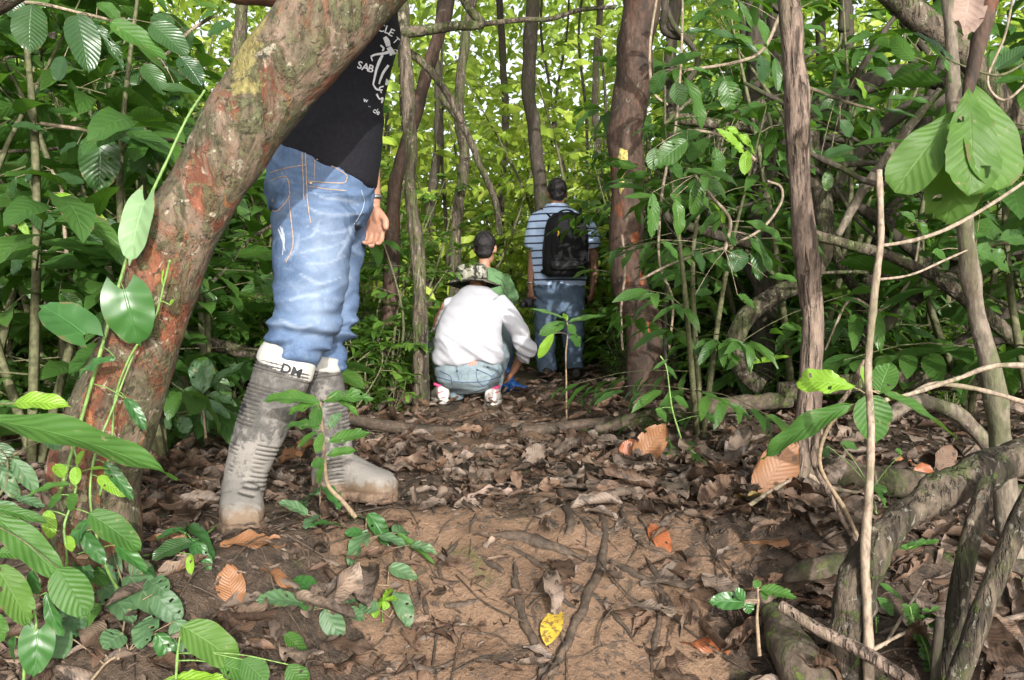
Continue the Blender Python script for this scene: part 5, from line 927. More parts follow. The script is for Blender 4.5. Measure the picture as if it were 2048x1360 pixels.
# ------------------------------------------------------------------ man in blue jeans and rubber boots
def front_man():
    t = thing('person', 'man in black printed t-shirt, blue jeans and muddy rubber boots behind the leaning trunk', 'person', G(P(560, 1030, 2.6).x, 2.6))
    # body under the clothes
    b = MB(); m = 2.6 / F
    loft(b, [rp((655, 400), 70, .12, 2.62), rp((655, 330), 76, .125, 2.62), rp((668, 240), 74, .12, 2.62), rp((685, 140), 76, .13, 2.62), rp((700, 50), 76, .15, 2.62), rp((706, 5), 60, .14, 2.62), rp((708, -25), 34, .07, 2.62)], 24)
    tube(b, PX([(706, 0, 2.62), (716, -60, 2.62), (724, -110, 2.62)]), [.07, .055, .055], 12, 14); hc = P(730, -135, 2.62); head(b, hc, (.85, -.5, 0))
    tube(b, PX([(705, 15, 2.46), (640, -8, 2.36), (560, -22, 2.26), (515, -28, 2.2)]), [.058, .053, .047, .046], 24, 14); tube(b, PX([(515, -28, 2.2), (470, -35, 2.12), (420, -75, 2.06), (400, -120, 2.02)]), [.046, .047, .036, .027], 20, 14)
    hand(b, P(398, -124, 2.015), (.2, -.2, .9), (.8, .1, -.1), (0, 1, 0), 1.0, (.2, .3, .3))
    tube(b, PX([(722, 15, 2.78), (722, 110, 2.82), (720, 215, 2.84), (732, 310, 2.82), (741, 385, 2.79), (744, 412, 2.78)]), [.056, .05, .043, .042, .031, .026], 40, 14)
    hand(b, P(745, 412, 2.78), (.10, -.02, -1), (-.45, -.9, -.1), (.85, -.45, 0), 0.95, (.42, .55, .45), .05, .5)
    for pts in ([(640, 420, 2.54), (632, 560, 2.52), (600, 680, 2.5), (545, 800, 2.47)], [(662, 420, 2.74), (667, 560, 2.79), (657, 690, 2.76), (656, 820, 2.73)]): tube(b, PX(pts), [.07, .045, .030, .028], 24, 14)
    fuse(b, 'body', .0042, 3, M['skin'], t, lambda co, n: co + n * (.0006 * fbm(co, 120, 2))[:, None]); eyes(t, hc, (.85, -.5, 0)); hair(t, hc, (.85, -.5, 0))
    # jeans
    j = MB()
    loft(j, [rp((655, 302), 92, .150, 2.62, 14), rp((645, 335), 103, .165, 2.62, 10), rp((640, 380), 103, .175, 2.62), rp((640, 425), 98, .17, 2.62), rp((642, 452), 80, .14, 2.62)], 40)
    tube(j, PX([(628, 400, 2.53), (627, 450, 2.51), (625, 510, 2.50), (621, 575, 2.50), (613, 630, 2.49), (598, 668, 2.49), (586, 692, 2.49), (578, 712, 2.49)]), [a * 2.52 / F for a in (76, 81, 75, 70, 64, 58, 56, 45)], 50, 32)
    tube(j, PX([(662, 400, 2.74), (664, 470, 2.78), (668, 540, 2.80), (667, 610, 2.79), (662, 660, 2.77), (657, 698, 2.75), (650, 728, 2.74)]), [a * 2.72 / F for a in (72, 68, 56, 48, 43, 41, 35)], 46, 28)
    def ex(co): return .9 + 2.8 * sstep(.62, .42, co[:, 2]) + .8 * sstep(.12, .0, np.abs(co[:, 2] - .86))
    def jf(co, n):
        co = folds(.0062, (4.0, 4.0, 13), ex)(co, n); q = co * np.array([8, 8, 26]); q[:, 2] += 2 * fbm(co, 5, 2); co = co + n * (.0036 * (1 - 2.4 * np.abs(fbm(q, 1, 2))))[:, None]
        z = co[:, 2]; bun = sstep(.60, .50, z) * sstep(.40, .44, z); return co + n * (bun * .0085 * np.sin(2 * PI * (z + .045 * fbm(co, 6, 2)) / .052 + 2 * fbm(co, 4, 1)) * (.4 + .8 * np.abs(fbm(co, 9, 1))))[:, None]
    jo = fuse(j, 'jeans', .0058, 4, M['denim'], t, jf); jb = bvh_of(jo)
    n_ = len(jo.data.vertices); l_ = parent_loc(t); pp = np.array([px_of(v.co + l_) for v in jo.data.vertices]); fd = np.zeros(n_)
    for cx, cy, rx, ry, am in ((650, 500, 42, 95, .55), (630, 610, 38, 70, .55), (655, 655, 30, 30, .35), (690, 560, 22, 70, .3), (560, 400, 20, 60, .2)): fd = np.maximum(fd, am * np.exp(-((pp[:, 0] - cx) / rx) ** 2 - ((pp[:, 1] - cy) / ry) ** 2))
    for ln in ([(718, 446), (690, 462), (650, 466), (614, 452)], [(716, 428), (670, 430), (635, 424), (612, 410)], [(700, 478), (660, 494), (625, 500), (592, 508)], [(716, 408), (680, 398), (650, 396), (628, 384)], [(690, 512), (650, 526), (612, 526)], [(600, 548), (640, 566), (690, 552)], [(598, 470), (590, 500), (570, 520)], [(640, 440), (625, 470), (600, 480)], [(560, 640), (600, 655), (650, 640)], [(580, 600), (620, 590), (660, 600)], [(704, 455), (690, 490), (670, 520)]):
        c_, _q = spline([(a, b, 0) for a, b in ln], 1, 40); wd = np.interp(np.linspace(0, 1, 40), [0, .3, 1], [2.5, 5.0, 1.5]); dd = np.hypot(pp[:, None, 0] - c_[None, :, 0], pp[:, None, 1] - c_[None, :, 1]) / wd[None]; fd = np.maximum(fd, .85 * np.exp(-(dd.min(1)) ** 2))
    at = jo.data.attributes.new('fade', 'FLOAT', 'POINT'); at.data.foreach_set('value', fd.astype(np.float32))
    for pts in ([(611, 306), (613, 350), (615, 400), (621, 446)], [(578, 398), (583, 445), (586, 490), (572, 526)], [(535, 364), (571, 353), (579, 378), (577, 396), (556, 421), (540, 421)], [(540, 346), (575, 336), (611, 330)]):
        seam(jo, jb, pts, 'seam', 'thread', .0011)
    for pts in ([(633, 318), (660, 330), (690, 348), (693, 358), (684, 366), (640, 364), (617, 361)], [(617, 373), (650, 378), (692, 382)], [(722, 380), (728, 402), (722, 425), (708, 448)], [(604, 306), (606, 350), (608, 400)], [(536, 368), (572, 357)], [(630, 320), (628, 358)]): seam(jo, jb, pts, 'seam', 'thread_pale' if pts[0][0] > 700 else 'thread', .0011)
    patch(jo, jb, [(536, 364), (571, 354), (578, 378), (576, 394), (556, 419), (541, 419)], 'pocket_flap', 'denim', .004); decal(jo, jb, [stroke_px([(563 + dx, 452 + dy), (567 + dx * .4, 470 + dy), (569 - dx * .5, 496 + dy)], (2.2, 3.2, 1.6)) for dx, dy in ((-5, 6), (-1, 0), (3, 4), (6, 14))], 'frayed_hole', 'thread_pale', .003)
    for q in ((621, 366), (548, 401)):
        p, n = camray(jb, *q, .003)
        if p is not None: mb = MB(); ball(mb, p, .006, .006, .003, n.orthogonal(), n.orthogonal().cross(n), 12, 6); mb.build('rivet', M['copper'], jo)
    # t-shirt
    s = MB()
    loft(s, [rp((652, 346), 90, .155, 2.62, 34), rp((654, 336), 95, .165, 2.62, 35), rp((658, 285), 100, .168, 2.62, 24), rp((672, 205), 94, .168, 2.62, 8), rp((690, 120), 97, .180, 2.62), rp((705, 55), 93, .195, 2.62), rp((708, 5), 82, .17, 2.62), rp((712, -28), 45, .09, 2.62)], 44)
    tube(s, PX([(705, 18, 2.48), (650, -2, 2.38), (600, -12, 2.31)]), [.085, .075, .072], 20, 20); tube(s, PX([(720, 18, 2.76), (716, 90, 2.8), (714, 150, 2.82)]), [.085, .075, .072], 20, 20)
    def sf(co, n):
        q = co * np.array([7, 7, 7]) @ np.array([[.5, 0, .86], [0, 1, 0], [-1.6, 0, .9]]); return co + n * (.0058 * (1 - 2 * np.abs(fbm(q, .55, 2))))[:, None]
    so_ = fuse(s, 'shirt', .0065, 5, M['black_cotton'], t, sf); sb = bvh_of(so_)
    T_ = text_px
    sh = [T_('C', 752, 62, 16, .15, font_w=.01), T_('L', 766, 65, 16, .3, font_w=.01), T_('E', 774, 69, 15, .45, font_w=.01), T_('T', 783, 82, 14, .8, wide=.8, font_w=.01), T_('A', 787, 98, 13, 1.2, wide=.8, font_w=.01), T_('S', 713, 136, 15, .2, font_w=.02), T_('A', 722, 139, 15, .25, font_w=.02), T_('B', 733, 142, 15, .3, font_w=.02), T_('w', 725, 203, 9, .3, font_w=.01), T_('..', 735, 213, 9, .4), T_('cle', 744, 224, 11, .5, wide=.8, font_w=.01)]
    sh += [stroke_px(p_, w_) for p_, w_ in (([(768, 74), (773, 82), (776, 92)], (7, 11, 9)), ([(776, 94), (785, 110), (785, 130), (777, 152), (771, 170)], (9, 13, 12, 9, 5)), ([(776, 104), (764, 107), (750, 109), (741, 113)], (6, 5, 4, 4)), ([(764, 110), (758, 122), (752, 138), (748, 156), (745, 170)], (5, 6, 5, 4, 3)), ([(776, 130), (766, 144), (760, 158), (757, 168)], (5, 5, 4, 3)), ([(745, 168), (752, 178), (764, 180)], (3, 4, 3)), ([(766, 172), (758, 176), (762, 186)], (3, 3, 2)), ([(741, 113), (744, 122)], (3, 2)), ([(752, 188), (758, 198), (764, 196), (762, 206)], (4, 3, 4, 3)), ([(760, 90), (766, 96), (764, 102)], (3, 4, 3)))]
    for q in sh[:11]: decal(so_, sb, [q], 'letter', 'print_white')
    decal(so_, sb, sh[11:], 'emblem', 'print_white')
    # wrist watch
    mb = MB(); wp_ = P(742, 397, 2.785); th = np.linspace(0, 2 * PI, 25); ring = [wp_ + Vector((math.cos(a) * .032, math.sin(a) * .032, .004 * math.cos(a))) for a in th]; tube(mb, ring, [.0045] * 25, seg=8, raw=True, cap=False, flat=1.6); w_ = mb.build('wrist_watch', M['metal'], t)
    # boots
    def boot(shaft, foot_at, fd, L, groove, lab):
        bm_ = MB(); loft(bm_, shaft, 36); A = Vector(foot_at); f = Vector(fd).normalized(); sd = f.cross(Vector((0, 0, 1))); g = A.z; u = Vector((0, 0, 1)); R = []
        for s_, hw, hh in ((-.085, .026, .030), (-.078, .040, .042), (-.05, .050, .056), (0, .052, .062), (.06, .052, .056), (.11, .056, .046), (.15, .057, .040), (.18, .052, .035), (.20, .040, .028), (.208, .022, .017)): R.append((A + f * (s_ / .208 * L) + u * (hh + .012), sd * hw, u * hh))
        loft(bm_, R, 28, 2.5)
        top, bot = np.array(shaft[0][0]), np.array(shaft[-1][0]); ax_ = unit(bot - top)
        def df(co, n):
            s_ = (co - top) @ ax_; q = co - (top + np.outer(s_, ax_)); px = q[:, 0] / .06; gr = np.zeros(len(co)); mk = np.zeros(len(co))
            for s0, s1, q0, q1, per, am in groove:
                w_ = sstep(s0 - .004, s0 + .004, s_) * sstep(s1 + .004, s1 - .004, s_) * sstep(q0 - .08, q0 + .08, px) * sstep(q1 + .08, q1 - .08, px); gr += w_ * 1.35 * am * sstep(-.7, -.1, fbm(co, 14, 2)) * (np.sin(2 * PI * s_ / per + 1.2 * px + 1.5 * fbm(co, 9, 1))); mk = np.maximum(mk, w_)
            df.g = np.where(mk > .2, .5 + .5 * gr / .0025, .6); return co + n * (gr + .0012 * fbm(co, 30, 3))[:, None]
        o = fuse(bm_, 'boot', .0034, 5, M['boot'], t, df); at = o.data.attributes.new('groove', 'FLOAT', 'POINT'); at.data.foreach_set('value', df.g.astype(np.float32))
        sm = MB(); S = []
        for s_, hw in ((-.090, .026), (-.084, .043), (-.05, .054), (0, .054), (.06, .055), (.11, .060), (.15, .061), (.185, .054), (.206, .040), (.214, .020)): S.append((A + f * (s_ / .208 * L) + u * .013, sd * hw, u * .019))
        loft(sm, S, 24, 4); fuse(sm, 'sole', .005, 3, M['sole'], o, lambda co, n: co + n * (.003 * fbm(co, 45, 2))[:, None])
        return o
    g0 = G(P(478, 1030, 2.45).x, 2.43); sh = [rp((574, 722), 50, .060, 2.47, 24), rp((562, 755), 54, .062, 2.47, 18), rp((547, 800), 56, .064, 2.47, 12), rp((526, 850), 53, .062, 2.46, 8), rp((506, 900), 48, .056, 2.45, 5), rp((493, 945), 43, .05, 2.45, 3), rp((486, 985), 42, .05, 2.45), rp((482, 1015), 40, .05, 2.45)]
    b1 = boot(sh, (P(478, 1000, 2.45).x, 2.45, g0.z + .002), (.32, -.95, 0), .20, [(.008, .045, -2, 2, .0095, .0018), (.075, .105, -2, 2, .0105, .0016), (.112, .20, -2, -.35, .0115, .0017), (.225, .36, .10, .85, .0125, .0018), (.245, .33, -1.2, -.6, .0115, .0016)], 'rear')
    g1 = G(P(680, 1000, 2.72).x, 2.74); sh2 = [rp((644, 732), 35, .056, 2.73, 4), rp((650, 765), 38, .058, 2.73), rp((657, 815), 39, .058, 2.73), rp((664, 870), 38, .054, 2.73), rp((671, 920), 37, .05, 2.73), rp((676, 955), 40, .05, 2.73), rp((676, 985), 42, .05, 2.73)]
    b2 = boot(sh2, (P(676, 1000, 2.73).x, 2.73, g1.z + .002), (.90, -.42, 0), .195, [(.008, .04, -2, 2, .0095, .0018), (.10, .22, .1, 2, .0115, .0017), (.20, .30, -2, -.4, .0115, .0016), (.27, .36, -.3, .6, .011, .0016)], 'front')
    for o, rg in ((b1, [rp((585, 700), 46, .056, 2.475, 23), rp((580, 706), 52, .064, 2.475, 24), rp((573, 722), 54, .066, 2.475, 25), rp((568, 738), 55, .066, 2.475, 24), rp((566, 743), 50, .062, 2.475, 24)]), (b2, [rp((645, 712), 32, .05, 2.73, 4), rp((645, 716), 37, .06, 2.73, 4), rp((645, 738), 38, .061, 2.73, 5), rp((645, 742), 33, .055, 2.73, 5)])):
        mb = MB(); loft(mb, rg, 36); c = fuse(mb, 'boot_lining', .0045, 2, M['white_knit'], o, lambda co, n: co + n * (.0012 * fbm(co, 25, 2))[:, None])
        if o is b1: decal(c, bvh_of(c), [text_px('DM', 560, 741, 17, .34, wide=1.15, font_w=.03)], 'lettering', 'black_mark', .0045)
    bb = bvh_of(b1); pt = patch(b1, bb, [(484, 806), (494, 798), (497, 810), (490, 832), (481, 836), (479, 822)], 'label_patch', 'yellow_patch', .003)
    decal(b1, bb, [stroke_px([(486, 808), (492, 812), (484, 818), (489, 822)], (3, 3, 3, 3)), stroke_px([(482, 828), (489, 824)], (2, 2))], 'label_mark', 'black_mark', .0045)
front_man()

# ------------------------------------------------------------------ squatting woman
def woman():
    D = 5.5; t = thing('person', 'woman in white top and camouflage hat squatting with her back to us', 'person', G(P(935, 800, D).x, D)); k = D / F
    b = MB(); loft(b, [rp((937, 755), 52, .11, 5.52), rp((937, 700), 54, .11, 5.5), rp((945, 630), 54, .11, 5.53), rp((952, 595), 48, .09, 5.62), rp((954, 575), 24, .06, 5.7)], 20); hc = P(950, 556, 5.76)
    tube(b, [P(953, 590, 5.68), P(952, 570, 5.73), hc], [.06, .055, .055], 10, 12); head(b, hc, (.12, .97, -.2), .95)
    tube(b, PX([(1000, 612, 5.55), (1030, 650, 5.54), (1048, 690, 5.56), (1050, 702, 5.6), (1038, 722, 5.68), (1026, 742, 5.76)]), [.05, .045, .042, .038, .031, .025], 40, 12); hand(b, P(1025, 744, 5.765), (-.35, .45, -.6), (-.8, .1, .4), (.2, .5, .6), .92, (.5, .6, .5))
    tube(b, PX([(898, 612, 5.58), (880, 660, 5.72), (925, 700, 5.95), (985, 730, 5.98)]), [.05, .045, .036, .027], 30, 12); hand(b, P(987, 732, 5.98), (.8, .1, -.5), (0, .3, -.8), (0, .9, .2), .92, (.5, .6, .5))
    for q in (((975, 740, 5.5), (1000, 680, 5.88), (987, 775, 5.62)), ((900, 740, 5.5), (876, 684, 5.9), (889, 775, 5.62))): tube(b, PX(q), [.075, .055, .035], 24, 12)
    fuse(b, 'body', .008, 4, M['skin_dark'], t); eyes(t, hc, (.12, .97, -.2), .95); hair(t, hc, (.12, .97, -.05), .86, .016, -.05)
    j = MB(); loft(j, [rp((937, 712), 62, .16, 5.5), rp((937, 738), 69, .175, 5.49), rp((937, 760), 66, .175, 5.5), rp((938, 776), 50, .15, 5.52), rp((938, 786), 26, .09, 5.54)], 36)
    for pts in ([(970, 745, 5.52), (992, 705, 5.72), (1002, 672, 5.92), (1000, 700, 5.86), (990, 745, 5.72), (982, 782, 5.62)], [(904, 745, 5.52), (884, 705, 5.72), (874, 676, 5.92), (878, 700, 5.86), (888, 745, 5.72), (895, 782, 5.62)]): tube(j, PX(pts), [.10, .095, .078, .072, .062, .056], 44, 20)
    tube(j, PX([(905, 760, 5.60), (912, 786, 5.55), (913, 798, 5.55)]), [.05, .05, .04], 10, 14)
    jo = fuse(j, 'jeans', .0085, 4, M['denim_light'], t, folds(.006, (6, 6, 14))); jb = bvh_of(jo)
    for pts in ([(870, 752), (905, 762), (937, 764), (970, 762), (1004, 752)], [(914, 724), (914, 742), (918, 760)], [(952, 738), (975, 748), (985, 752), (998, 738)], [(952, 738), (955, 760), (970, 772), (985, 752)], [(880, 742), (900, 752), (904, 768)]): seam(jo, jb, pts, 'seam', 'thread_dark', .0022, .0015)
    patch(jo, jb, [(934, 722), (954, 722), (952, 730), (936, 731)], 'leather_patch', 'leather_patch', .004)
    for q in ((914, 742), (955, 740), (975, 734)):
        p, n = camray(jb, *q, .002)
        if p is not None: mb = MB(); ball(mb, p, .007, .007, .005, seg=8, k=6); mb.build('rivet', M['dark_shoe'], jo)
    s = MB(); loft(s, [rp((936, 726), 66, .15, 5.47, -2), rp((936, 718), 70, .165, 5.47, -2), rp((936, 690), 68, .165, 5.46), rp((940, 650), 62, .155, 5.48), rp((948, 615), 57, .14, 5.55), rp((953, 592), 45, .115, 5.63), rp((953, 577), 30, .085, 5.70), rp((954, 571), 20, .06, 5.72)], 40)
    tube(s, PX([(992, 606, 5.56), (1016, 630, 5.54), (1036, 660, 5.54), (1048, 688, 5.56), (1052, 700, 5.59), (1045, 716, 5.64)]), [.076, .062, .053, .051, .047, .040], 40, 20); tube(s, PX([(912, 612, 5.58), (890, 650, 5.68), (888, 690, 5.8), (925, 705, 5.95)]), [.08, .066, .058, .045], 30, 18)
    def wf(co, n): return co + n * (.011 * (1 - 2 * np.abs(fbm(co * [4, 4, 9] + np.stack([co[:, 2] * 3, 0 * co[:, 2], co[:, 0] * 5], -1), 1.4, 2))) * (.35 + sstep(.62, .35, co[:, 2]) + 1.2 * sstep(.06, .16, co[:, 0])))[:, None]
    fuse(s, 'shirt', .0085, 5, M['white_cotton'], t, wf)
    for q, (hx, tx, ty) in (('l', (886, 872, 5.68)), ('r', (982, 992, 5.68))):
        A, B = P(hx, 795, 5.46), P(tx, 795, ty); g = G(A.x, A.y).z; A.z = g; B.z = g; f = (B - A).normalized(); sd = f.cross(Vector((0, 0, 1))); u = Vector((0, 0, 1)); mb = MB()
        loft(mb, [(A + f * s_ + u * (h + .012), sd * w_, u * h) for s_, w_, h in ((-.035, .02, .03), (-.02, .036, .045), (.03, .040, .055), (.08, .042, .05), (.14, .046, .034), (.19, .044, .028), (.22, .03, .02), (.23, .012, .01))], 22, 2.6); so_ = fuse(mb, 'sneaker', .006, 3, M['white_shoe'], t); sbv = bvh_of(so_)
        mb = MB(); c0 = A + f * .045 + u * .105; ring = [c0 + sd * .041 * math.cos(a) + f * .05 * math.sin(a) + u * .006 * math.cos(2 * a) for a in np.linspace(0, 2 * PI, 24)]; tube(mb, ring, [.011] * 24, seg=8, raw=True, cap=False); mb.build('shoe_collar', M['pink'], so_)
        mb = MB(); loft(mb, [(A + f * s_ + u * .010, sd * w_, u * .014) for s_, w_ in ((-.042, .02), (-.03, .036), (.03, .043), (.14, .049), (.19, .046), (.225, .03), (.237, .012))], 18, 4); mb.build('shoe_sole', M['white_knit'], so_)
        decal(so_, sbv, [stroke_px([(hx + 8 if q == 'r' else hx - 10, 786), (hx + 18 if q == 'r' else hx + 2, 782)], (3, 2)), stroke_px([(hx - 4, 796), (hx + 4, 795)], (3, 3))], 'shoe_mark', 'red_mark', .002)
    # hat
    h = MB(); C = P(943, 557, 5.73); up = Vector((-.10, .10, 1)).normalized(); e1 = up.cross(Vector((0, 1, 0))).normalized(); e2 = up.cross(e1)
    loft(h, [(C + up * z, e1 * r, e2 * r) for z, r in ((-.02, .088), (-.012, .106), (.03, .108), (.065, .102), (.084, .086), (.090, .04))], 28, 2.2); ho = fuse(h, 'hat', .006, 3, M['camo'], t, lambda co, n: co + n * (.004 * fbm(co, 18, 2))[:, None])
    br = MB(); V = []; n_ = 40
    for z0 in (.0, .004):
        for r in (.098, .12, .14, .162, .176):
            for a in np.linspace(0, 2 * PI, n_, endpoint=False):
                dz = -.02 - (r - .098) * (.30 + .30 * math.cos(a + 2.9) + .12 * math.sin(3 * a)); p = C + e1 * (r * 1.03 * math.cos(a)) + e2 * (r * math.sin(a)) + up * (dz + z0); V.append(list(p))
    fc = []
    for l in (0, 5):
        for i in range(4):
            for q in range(n_): a_, b_ = (l + i) * n_ + q, (l + i) * n_ + (q + 1) % n_; fc.append((a_, b_, b_ + n_, a_ + n_))
    for l in (0, 4):
        for q in range(n_): a_, b_ = l * n_ + q, l * n_ + (q + 1) % n_; fc.append((a_, b_, b_ + 5 * n_, a_ + 5 * n_))
    br.add(V, fc).build('brim', M['camo'], ho)
woman()

# ------------------------------------------------------------------ boy
def boy():
    D = 6.25; t = thing('person', 'small boy with short black hair and green long sleeved top, standing beyond the squatting woman', 'person', G(P(985, 790, D).x, D)); b = MB(); s = .92; hc = P(971, 496, D); fw = (.25, .95, -.12)
    head(b, hc, fw, s); tube(b, PX([(970, 515, D), (968, 532, D), (970, 545, D)]), [.042, .042, .06], 10, 12); loft(b, [rp((985, 655), 30, .08, D), rp((982, 600), 30, .08, D), rp((978, 560), 34, .08, D), rp((973, 541), 24, .06, D)], 18)
    for q in ([(1005, 555, D), (1020, 590, D + .03), (1012, 612, D + .16), (990, 610, D + .26)], [(948, 555, D), (938, 590, D + .03), (950, 612, D + .16), (975, 610, D + .26)]): tube(b, PX(q), [.036, .032, .026, .02], 24, 10)
    hand(b, P(990, 610, D + .26), (-.7, .6, 0), (0, 0, -1), (0, 1, .2), .65); hand(b, P(975, 610, D + .26), (.7, .6, 0), (0, 0, -1), (0, 1, .2), .65)
    for x0 in (975, 1006): tube(b, PX([(x0, 660, D), (x0 + 2, 710, D), (x0 + 4, 770, D)]), [.055, .045, .035], 14, 10)
    fuse(b, 'body', .007, 3, M['skin'], t); eyes(t, hc, fw, s); hair(t, hc, fw, s, .016, -.028)
    c = MB(); loft(c, [rp((985, 662), 37, .105, D), rp((984, 640), 38, .11, D), rp((982, 600), 36, .105, D), rp((979, 565), 40, .105, D), rp((974, 545), 32, .085, D), rp((970, 534), 17, .06, D)], 30)
    for q in ([(1003, 556, D), (1018, 580, D), (1024, 598, D + .04), (1010, 612, D + .18)], [(950, 556, D), (938, 580, D), (934, 598, D + .04), (950, 612, D + .18)]): tube(c, PX(q), [.056, .05, .046, .036], 28, 16)
    so_ = fuse(c, 'shirt', .0075, 4, M['green_cotton'], t, folds(.005, (9, 9, 9))); sb = bvh_of(so_)
    for p_ in ([(1000, 566), (1010, 590), (1020, 604)], [(990, 552), (1004, 562), (1012, 580)]): seam(so_, sb, p_, 'seam', 'dark_shoe', .0016)
    j = MB(); loft(j, [rp((988, 645), 35, .10, D), rp((989, 670), 36, .105, D), rp((990, 692), 34, .1, D)], 26)
    for x0 in (974, 1007): tube(j, PX([(x0, 672, D), (x0 + 2, 712, D), (x0 + 5, 765, D)]), [.075, .062, .05], 24, 18)
    fuse(j, 'jeans', .008, 4, M['denim_dark'], t, folds(.006, (7, 7, 18)))
    for x0 in (980, 1016):
        A = P(x0, 785, D - .06); A.z = G(A.x, A.y).z; f = Vector((.45, .85, 0)).normalized() if x0 < 1000 else Vector((.75, -.35, 0)).normalized(); sd = f.cross(Vector((0, 0, 1))); u = Vector((0, 0, 1)); mb = MB()
        loft(mb, [(A + f * s_ + u * (h + .004), sd * w_, u * h) for s_, w_, h in ((-.04, .02, .03), (-.02, .034, .05), (.02, .036, .05), (.06, .036, .034), (.10, .036, .026), (.14, .026, .02), (.15, .01, .01))], 18, 2.5); tube(mb, [A + u * .05, A + u * .16], [.04, .044], 8, 14); fuse(mb, 'boot', .006, 2, M['blue_plastic'], t, lambda co, n: co + n * (.006 * fbm(co, 28, 2))[:, None])
boy()

# ------------------------------------------------------------------ man with backpack
def far_man():
    D = 7.7; t = thing('person', 'man in striped blue polo shirt and dark jeans seen from behind, farthest along the path', 'person', G(P(1120, 760, D).x, D)); b = MB(); hc = P(1114, 386, D); fw = (-.12, .98, -.1); m = D / F
    head(b, hc, fw, 1.02); tube(b, PX([(1114, 400, D), (1114, 415, D), (1115, 425, D)]), [.058, .058, .075], 10, 14); loft(b, [rp((1118, 590), 46, .10, D), rp((1118, 540), 46, .1, D), rp((1117, 480), 48, .1, D), rp((1115, 440), 54, .1, D), rp((1114, 422), 34, .08, D)], 20)
    A1 = [(1074, 442, D), (1069, 490, D + .02), (1066, 520, D + .02), (1063, 550, D - .03), (1061, 572, D - .06)]; A2 = [(1172, 442, D), (1182, 490, D + .02), (1187, 518, D + .02), (1188, 548, D - .02), (1186, 568, D - .04)]
    for q in (A1, A2): tube(b, PX(q), [.058, .048, .043, .036, .027], 34, 12)
    hand(b, P(1061, 573, D - .06), (0, -.08, -1), (.8, .6, 0), (-.2, .9, 0), 1.0, (.5, .7, .6)); hand(b, P(1186, 569, D - .04), (-.05, -.05, -1), (-.8, .5, 0), (.2, .9, 0), 1.0, (.3, .4, .4))
    for q in ([(1096, 590, D), (1091, 670, D), (1096, 745, D)], [(1142, 590, D), (1146, 670, D), (1150, 735, D)]): tube(b, PX(q), [.085, .06, .045], 20, 12)
    fuse(b, 'body', .0085, 3, M['skin_dark'], t); eyes(t, hc, fw, 1.02); hair(t, hc, fw, 1.02, .012, -.018)
    s = MB(); loft(s, [rp((1118, 572), 53, .125, D), rp((1118, 560), 56, .13, D), rp((1118, 520), 55, .125, D), rp((1117, 480), 57, .125, D), rp((1115, 445), 61, .125, D), rp((1114, 428), 50, .11, D), rp((1114, 417), 28, .085, D), rp((1114, 408), 20, .07, D)], 36)
    tube(s, PX([(1078, 440, D), (1070, 468, D), (1067, 494, D + .02)]), [.085, .082, .080], 18, 20); tube(s, PX([(1166, 440, D), (1178, 468, D), (1183, 494, D + .02)]), [.085, .080, .078], 18, 20); fuse(s, 'polo_shirt', .009, 4, M['striped_polo'], t, folds(.005, (7, 7, 7)))
    j = MB(); loft(j, [rp((1118, 558), 52, .125, D), rp((1118, 585), 53, .13, D), rp((1118, 612), 51, .125, D), rp((1118, 628), 46, .11, D)], 34)
    for q, w_ in (([(1095, 600, D), (1091, 650, D), (1090, 690, D), (1095, 742, D)], (25, 23, 21, 19)), ([(1144, 600, D), (1146, 650, D), (1147, 690, D), (1150, 736, D)], (25, 23, 21, 19))): tube(j, PX(q), [a * m for a in w_], 34, 20)
    jo = fuse(j, 'jeans', .0095, 4, M['denim_grey'], t, folds(.008, (6, 6, 14))); jb = bvh_of(jo)
    for p_ in ([(1120, 560), (1120, 590), (1121, 620)], [(1082, 572), (1104, 574), (1106, 600), (1094, 606), (1083, 600)], [(1132, 574), (1156, 572), (1155, 600), (1144, 606), (1133, 600)]): seam(jo, jb, p_, 'seam', 'thread_dark', .003)
    for x0, dy in ((1094, 0), (1152, .06)):
        A = P(x0, 750, D - .05 + dy); A.z = G(A.x, A.y).z; f = Vector((-.25 if x0 < 1100 else .2, .95, 0)).normalized(); sd = f.cross(Vector((0, 0, 1))); u = Vector((0, 0, 1)); mb = MB()
        loft(mb, [(A + f * s_ + u * (h + .003), sd * w_, u * h) for s_, w_, h in ((-.05, .025, .03), (-.03, .042, .05), (.03, .045, .05), (.1, .05, .036), (.17, .048, .03), (.21, .03, .02), (.22, .012, .01))], 18, 2.6); fuse(mb, 'shoe', .007, 2, M['dark_shoe'], t)
    mb = MB(); wp_ = P(1061.5, 566, D - .055); tube(mb, [wp_ + Vector((math.cos(a) * .034, math.sin(a) * .034, 0)) for a in np.linspace(0, 2 * PI, 20)], [.006] * 20, seg=8, raw=True, cap=False); mb.build('wrist_watch', M['metal'], t)
    # backpack
    bp = thing('backpack', 'black backpack worn by the man in the striped polo shirt', 'backpack', P(1132, 552, D - .16)); K = D - .20
    q = MB(); loft(q, [rp((1131, 553), 36, .06, K), rp((1131, 548), 44, .085, K), rp((1131, 530), 47, .10, K), rp((1132, 490), 46, .10, K), rp((1132, 455), 42, .09, K), rp((1132, 438), 36, .078, K), rp((1132, 428), 26, .055, K), rp((1132, 424), 14, .03, K)], 44, 3.4); bo = fuse(q, 'pack_body', .007, 4, M['nylon'], bp, lambda co, n: co + n * (.004 * fbm(co, 9, 2))[:, None]); bv = bvh_of(bo)
    q = MB(); loft(q, [rp((1133, 540), 30, .035, K - .085), rp((1133, 532), 34, .045, K - .085), rp((1133, 522), 33, .035, K - .085), rp((1133, 519), 28, .02, K - .085)], 28, 3.4); fuse(q, 'pocket', .006, 3, M['nylon_shiny'], bp)
